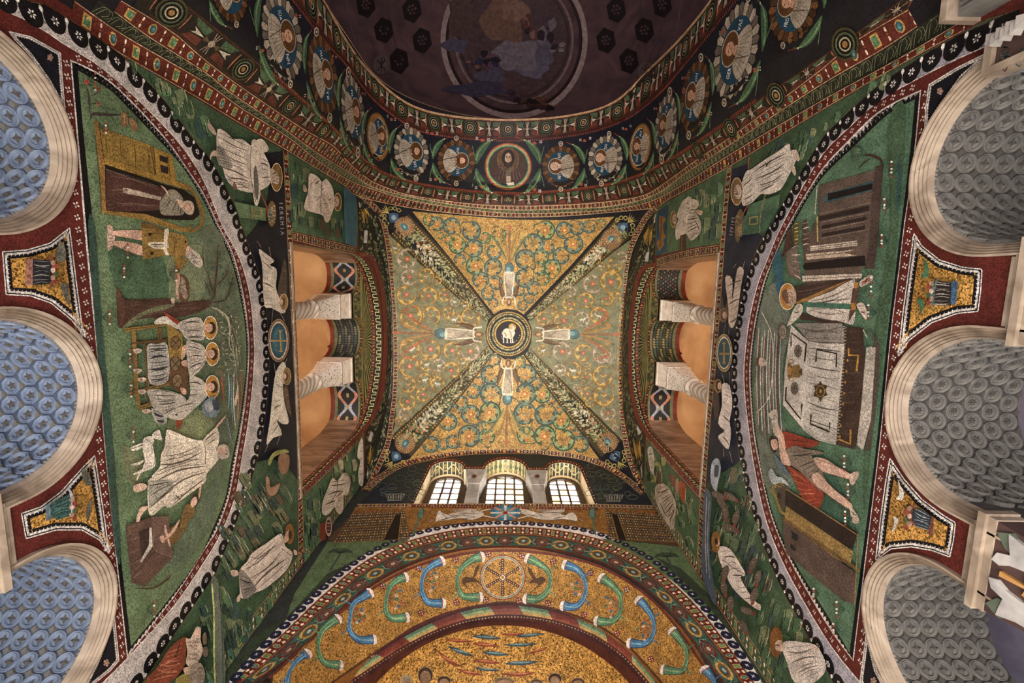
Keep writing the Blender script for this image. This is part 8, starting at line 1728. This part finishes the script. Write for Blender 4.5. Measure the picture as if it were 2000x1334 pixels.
d = D(S); vtext(d, 'ISAIAS', *tr('H6', (186, 695)), *tr('H6', (205, 560)), (.98, .12), 7, 'b8b4b0'); tag(d.build('inscription'), 'white capital letters on dark blue beside the bowing man of the right wall', 'lettering')
for cmds, lb in (([('wing', 'q 4a3c3a : 58,180 70,240 85,200 90,260 70,290 55,250'), ('robe', 'q a08e80 : 72,125 100,130 100,210 120,90 145,95 135,150 125,230 115,290 100,320 85,300 85,240; f 54473e 1 8 : 78,135 90,300 | 140,110 118,280'), ('halo', 'e 7a5c40 : 64 270 18 28'), ('head', 'e 5a4030 : 66 270 12 22; e a08270 : 70 270 8 14'), ('arm', 't a08e80 3 : 90,300 85,345; t a08e80 3 : 75,300 65,350'), ('foot', 't a89484 4 : 105,85 115,70; t a89484 4 : 140,90 148,60')], 'upper'),
                 ([('wing', 'q 4a3c38 : 25,580 45,570 50,640 35,680 28,640'), ('robe', 'q b5a8a0 : 60,540 90,545 100,620 90,680 95,730 85,790 60,770 45,740 70,720 45,690 60,620; f 54473e 1 8 : 65,550 60,740 | 95,560 88,780'), ('halo', 'e 8a6a3c : 44 545 16 28'), ('head', 'e 4a3424 : 46 545 11 22; e b08c78 : 50 545 7 14'), ('arm', 't b5a8a0 3 : 70,540 60,495; t b5a8a0 3 : 90,550 88,490'), ('foot', 't a89484 4 : 65,790 65,820; t a89484 4 : 90,800 100,845')], 'lower')):
    FIG(S, 'H7', 'angel', 'flying pale-robed angel holding the %s end of the cross medallion, right wall' % lb, 'angel', cmds, 'flying angels of the side walls')
FIG(S, 'H7', 'cross_medallion', 'oval blue medallion with a gold cross held by two angels, right wall', 'medallion', [('rim', 'e a08a5c : 68 417 33 75; e 4a3020 : 68 417 29 69; e b0a080 : 68 417 27 65'), ('blue_ground', 'e 2a4c58 : 68 417 24 58'), ('cross', 's 9a7438 4 : 50,420 88,420; s 9a7438 3.4 : 68,375 68,460; s 9a7438 2 : 60,380 76,380; s 9a7438 2 : 60,455 76,455')], L0=2)
FIG(S, 'H8', 'shepherd', 'haloed youth in a white tunic standing among sheep on the rocky slope, right wall', 'person', [
 ('robe', 'q b8aca4 : 110,370 150,380 190,440 210,480 190,490 230,560 265,600 260,615 210,580 160,530 130,470 105,410; f 5e544e 1.2 9 : 115,390 200,570 | 160,390 240,570; l 5e544e 1.3 : 120,420 160,450 210,480'), ('halo', 'e 8a5c1c : 95 352 17 42'), ('head', 'e b08c78 : 102 355 8 14; e 3a281c : 97 350 6 14'), ('foot', 'q a89484 : 250,590 268,595 265,615 250,605')], L0=4)
FIG(S, 'H8', 'second_man', 'haloed man in a pale mantle at the bottom of the right wall', 'person', [
 ('robe', 'q a89c94 : 350,740 440,740 490,760 520,840 470,896 400,896 370,820; f 5e544e 1.3 10 : 360,760 420,890 | 470,750 500,850'), ('halo', 'e 7a4c1c : 328 738 26 60'), ('head', 'q a88c78 : 325,740 345,730 360,760 345,775 325,765; c 5a4634 8 6 : 340 755 12 16'), ('hand', 'q a88c78 : 470,750 490,765 480,775')], L0=4)
for i, (x, y, a) in enumerate(((150, 300, 20), (170, 260, 100), (115, 200, 60), (130, 240, 80), (150, 180, 30), (235, 440, 110), (255, 490, 100), (130, 470, 100), (125, 530, 80), (215, 620, 20), (150, 590, 90), (200, 680, 60), (240, 560, 100), (105, 175, 20))):
    ca, sa = math.cos(math.radians(a)), math.sin(math.radians(a))
    def mm(u, v): return '%.1f,%.1f' % (x + u * ca - v * sa, y + u * sa + v * ca)
    FIG(S, 'H8', 'sheep', 'grey-brown sheep on the right slope, ' + ('right above the haloed youth', 'top right of the flock', 'highest near the river', 'below the topmost one', 'under the white cloud', 'right of the youth, upper one', 'right of the youth, lower one', 'left of the youth at his waist', 'left of the youth at his knees', 'at the feet of the youth', 'lowest beside the river', 'below the feet of the youth', 'closest to the right of his legs', 'beside the white cloud')[i], 'sheep', [('body', 'q 5e5046 : ' + ' '.join(mm(u, v) for u, v in ((-30, -6), (-10, -14), (14, -12), (26, -2), (14, 10), (-16, 10))) + ';f 8a7a6a .8 4 : %s %s | %s %s' % (mm(-24, -5), mm(10, -10), mm(-20, 8), mm(14, 8))), ('head', 'q 7a3c2c : ' + ' '.join(mm(u, v) for u, v in ((22, -8), (34, -6), (36, 4), (24, 4)))), ('leg', 's 3a302a 1.4 : %s %s; s 3a302a 1.4 : %s %s' % (mm(-14, 8), mm(-14, 18), mm(10, 8), mm(12, 18)))], 'sheep on the slope', 3.6)
FIG(S, 'P', 'river', 'grey-blue streaked water running down beside the corner border, right wall', 'river', [('water', 'q 4a5866 : 1376,960 1390,970 1386,1040 1388,1100 1400,1180 1384,1160 1370,1115 1372,1040; l b09a90 1 : 1380,970 1378,1050 1380,1120; l 8a98a8 1 : 1385,980 1382,1060 1386,1130')], L0=3)
FIG(S, 'P', 'white_cloud', 'white-edged blue cloud at the top of the slope, right wall', 'cloud', [('cloud', 'q 8a909a : 1390,905 1402,895 1408,915 1402,945 1398,960 1388,940; q 3a4652 : 1396,910 1404,910 1402,930 1395,930')], L0=3)
# ------------------------------------------------------------------ fruit baskets with birds in the gold spandrels
for S, tile, nm, body, birds, side_, col in ((S_LW, 'T2', 'upper left', 'p 1e2026 : 190,195 300,205 290,340 185,345; p 8a5a4c : 150,195 190,195 190,345 150,350; f 8a8478 1 7 : 195,205 190,340 | 290,210 285,335; q 7a4030 : 285,175 310,200 320,280 305,350 285,365 305,270', ('q 5a584c : 335,120 350,90 380,140 380,200 345,215 320,180', 'q 5a584c : 350,345 385,340 400,400 405,475 375,420'), 'fruit', 0),
                                         (S_LW, 'T3', 'lower left', 'p 1f4a48 : 300,290 400,240 430,360 330,390 285,360; p 5a7078 : 262,305 290,292 298,385 268,398; f 4a8a78 1 7 : 305,300 300,380 | 410,250 420,350; q 8a8a90 : 395,195 425,250 435,320 415,365 410,280', ('q 5a564c : 470,95 500,100 535,180 500,190 480,150', 'q 5a564c : 500,330 530,270 525,350 505,400'), 'fruit', 0),
                                         (S_RW, 'R8', 'upper right', 'p 2a2220 : 665,320 770,330 765,465 660,460; p 3a5a78 : 765,325 805,325 790,460 760,455; f a09a90 1 8 : 670,325 665,455 | 760,335 755,455; q 4a6a64 : 640,390 690,300 670,380 665,470 645,450', ('q 2f6a3c : 600,195 625,215 635,280 610,310 590,290 610,260', 'q 2f6a3c : 560,430 600,435 605,480 570,530 585,480'), 'fruit', 0),
                                         (S_RW, 'R9', 'lower right', 'p 2a3238 : 545,320 600,330 650,370 640,450 560,430 535,380; p 6a3a34 : 650,375 665,375 655,485 630,470; f 8a9098 1 7 : 550,325 545,420 | 640,370 635,450; q 7a3a30 : 520,330 550,300 535,360 550,420 530,400', ('q b0a8a0 : 455,155 470,190 490,230 480,275 445,265 465,240', 'q b0a8a0 : 430,370 460,390 440,440 420,460 435,410'), 'fruit', 0)):
    FIG(S, tile, 'fruit_basket', 'woven basket of fruit on gold in the %s spandrel' % nm, 'basket', [('basket', body)], 'fruit baskets of the spandrels', 3)
    b = P(body.split(':')[1].split(';')[0], tile); cx = sum(p[0] for p in b) / len(b); cy = sum(p[1] for p in b) / len(b); s_ = 1 if S is S_LW else -1
    FIG(S, 'P', 'fruit', 'heap of round fruit over the basket in the %s spandrel' % nm, 'fruit', [('fruit', ';'.join('e %s : %.1f %.1f 4.5 5' % (['a07c68', '8a3c2c', 'b09484', '3f5a34'][k % 4], cx + s_ * (22 + (k % 2) * 6), cy + (k - 2.5) * 7.5) for k in range(6)))], 'fruit heaps of the spandrels', 3)
    for k, bb in enumerate(birds): FIG(S, tile, 'bird', '%s small bird pecking over the basket in the %s spandrel' % (('upper', 'lower')[k], nm), 'bird', [('body', bb)], 'birds of the spandrels', 3.4)
for S, x, y, nm in ((S_LW, 98, 112, 'upper left'), (S_LW, 208, 1295, 'lower left'), (S_RW, 1836, 178, 'upper right'), (S_RW, 1706, 1330, 'lower right')):
    d = D(S)
    for k in range(5): a = 2 * PI * k / 5; d.disc(x + 4 * math.cos(a), y + 5 * math.sin(a), 2.6, 2.8, 'a07c74', 3, n=8)
    d.disc(x, y, 2, 2, 'b8902c', 4, n=8); tag(d.build('rosette'), 'pink rosette on the dark triangle at the %s end of the arcade' % nm, 'rosette', 'rosettes of the dark triangles')
# ------------------------------------------------------------------ stone imposts between the lower arches, with lambs and gold crosses
for side in ('left', 'right'):
    x, sg, go, arcs, zc, G = WALLS[side]
    for k, yc in enumerate(((AY_[0] + AY_[1]) / 2, (AY_[1] + AY_[2]) / 2)):
        w = .41
        nm = ('nearer the medallion arch', 'nearer the apse')[k]
        e = empty('impost_block', (x, yc, z_(2.6)), 'grey marble impost between the lower %s arches, %s' % (side, nm), 'impost', 'impost blocks of the lower arcade')
        m = MB(); m.box(*sorted((x - sg * .2, x + sg * .08)), yc - w, yc + w, z_(3.44), z_(3.50)); m.box(*sorted((x - sg * .2, x + sg * .05)), yc - w + .02, yc + w - .02, z_(3.38), z_(3.44)); m.build('cornice', M_MARBLE, e)
        m = MB(); m.box(*sorted((x, x + sg * .04)), yc - .3, yc + .3, z_(3.50), z_(3.555)); m.box(*sorted((x, x + sg * .025)), yc - .27, yc + .27, z_(3.555), z_(3.60)); m.build('moulding', M_MARBLE, e)
        m = MB(); m.frust((x - sg * .3, yc, z_(2.5)), (.3, w - .16), (x - sg * .3, yc, z_(3.38)), (.34, w - .03)); m.build('block', M_IMP, e)
        m = MB(); m.frust((x - sg * .35, yc, z_(1.8)), (.2, .2), (x - sg * .3, yc, z_(2.5)), (.30, w - .12)); m.build('capital', M_PIERCED, e, True)
        MB().lathe(x - sg * .4, yc, [(.19, 0), (.19, z_(1.8))], 20).build('shaft', M_SHAFT, e, True)
        # relief on the slanted room face: two lambs and a cross
        def fc(u, v, o=.0): # u -1..1 across, v 0..1 up
            hw = w - .16 + .13 * v; xx = x + sg * .04 * v; return (xx + sg * o, yc + u * hw, z_(2.5 + .88 * v))
        def shape(pts, o, col, nm_, pe):
            n = len(pts); f = [fc(a, b, o) for a, b in pts]; g_ = [fc(a, b, .0) for a, b in pts]; tri = [tuple(t) for t in tessellate_polygon([[Vector((a, b, 0)) for a, b in pts]])]
            ob = mesh(nm_, f + g_, tri + [(i, (i + 1) % n, n + (i + 1) % n, n + i) for i in range(n)], col, pe)
        for s in (-1, 1):
            le = empty('relief_lamb', fc(s * .5, .5), 'pale lamb %s the gold cross on the %s impost %s' % (('above', 'below')[s > 0], side, nm), 'lamb', 'relief lambs of the imposts')
            shape([(s * a, .45 + .55 * b) for a, b in ((.92, .78), (.85, .5), (.88, .2), (.74, .2), (.7, .38), (.5, .4), (.42, .2), (.3, .22), (.34, .5), (.28, .7), (.16, .84), (.2, .96), (.4, .9), (.5, .72), (.75, .76))], .03, M_LAMB, 'body', le)
            shape([(s * .56, .9), (s * .5, .8), (s * .8, .78), (s * .97, .86), (s * .8, .98)], .02, M_LEAF, 'leaf', e)
        shape([(-.05, .45), (.05, .45), (.03, .64), (.2, .62), (.2, .72), (.03, .7), (.06, .9), (-.06, .9), (-.03, .7), (-.2, .72), (-.2, .62), (-.03, .64)], .03, M_GOLDL, 'gold_cross', e)
# carved capital and cornice piece close by in the top right corner of the frame
def P3(px, py, x): 
    d_ = ray(px, py); t = x / d_.x; return CAM + d_ * t
e = empty('corner_capital', tuple(P3(1965, 100, 3.8)), 'dark carved stone panel with pale frame and grey acanthus in the upper right corner', 'capital')
a, b = P3(1938, 82, 3.8), P3(1938, 139, 3.8); y0, y1, zt = a.y, b.y, b.z
m = MB(); m.box(3.78, 3.9, y0, y1, zt - .6, zt); m.build('carved_panel', M_IMP, e)
m = MB(); m.box(3.74, 3.9, y0 - .035, y0 + .02, zt - .6, zt + .03); m.box(3.74, 3.9, y1 - .02, y1 + .035, zt - .6, zt + .03); m.box(3.74, 3.9, y0 + .02, y1 - .02, zt - .03, zt + .03); m.build('stone_frame', M_MARBLE, e)
d = D(Plane((3.78, 0, 0), (-1, 0, 0))); r = random.Random(5)
for k in range(22):
    x, y = r.uniform(1948, 2000), r.uniform(90, 132); d.line([(x, y), (x + r.uniform(4, 10), y + r.uniform(-9, 9)), (x + r.uniform(9, 16), y + r.uniform(-3, 6))], 3, r.choice(['3e4a48', '545c5a', '2c3634', '5a4038']), 3, raw=True, taper=True)
d.build('carved_foliage', e)
m = MB()
for k in range(7):
    c = P3(1936 + k * 10, 74 - k * 6, 3.7 - .02 * k); m.frust((c.x, c.y, c.z - .07), (.012, .015), (c.x + .03, c.y + .03 * (k % 2), c.z + .03), (.045, .04))
m.build('acanthus', M_GREYM, e)
m = MB(); c = P3(1893, 33, 3.8); c2 = P3(1893, -8, 3.8); m.box(3.7, 4.0, c2.y, c.y, c.z - .5, c.z); 
for k in range(4): m.box(3.66, 3.7, c2.y + (c.y - c2.y) * (k + .2) / 4, c2.y + (c.y - c2.y) * (k + .7) / 4, c.z - .5, c.z - .05)
m.build('fluted_block', M_STUCCO, e)
m = MB(); m.box(3.6, 3.95, c2.y - .05, c.y + .03, c.z, c.z + .06); m.build('cornice', M_MARBLE, e)
for o in [q for q in bpy.data.objects if q.name.startswith('ground') and q.get('label') == 'x']:
    o.name = 'trim_%d' % tn; tn += 1; o['kind'] = 'structure'; o['label'] = 'sky and meadow tones of the right lunette'; del o['category']
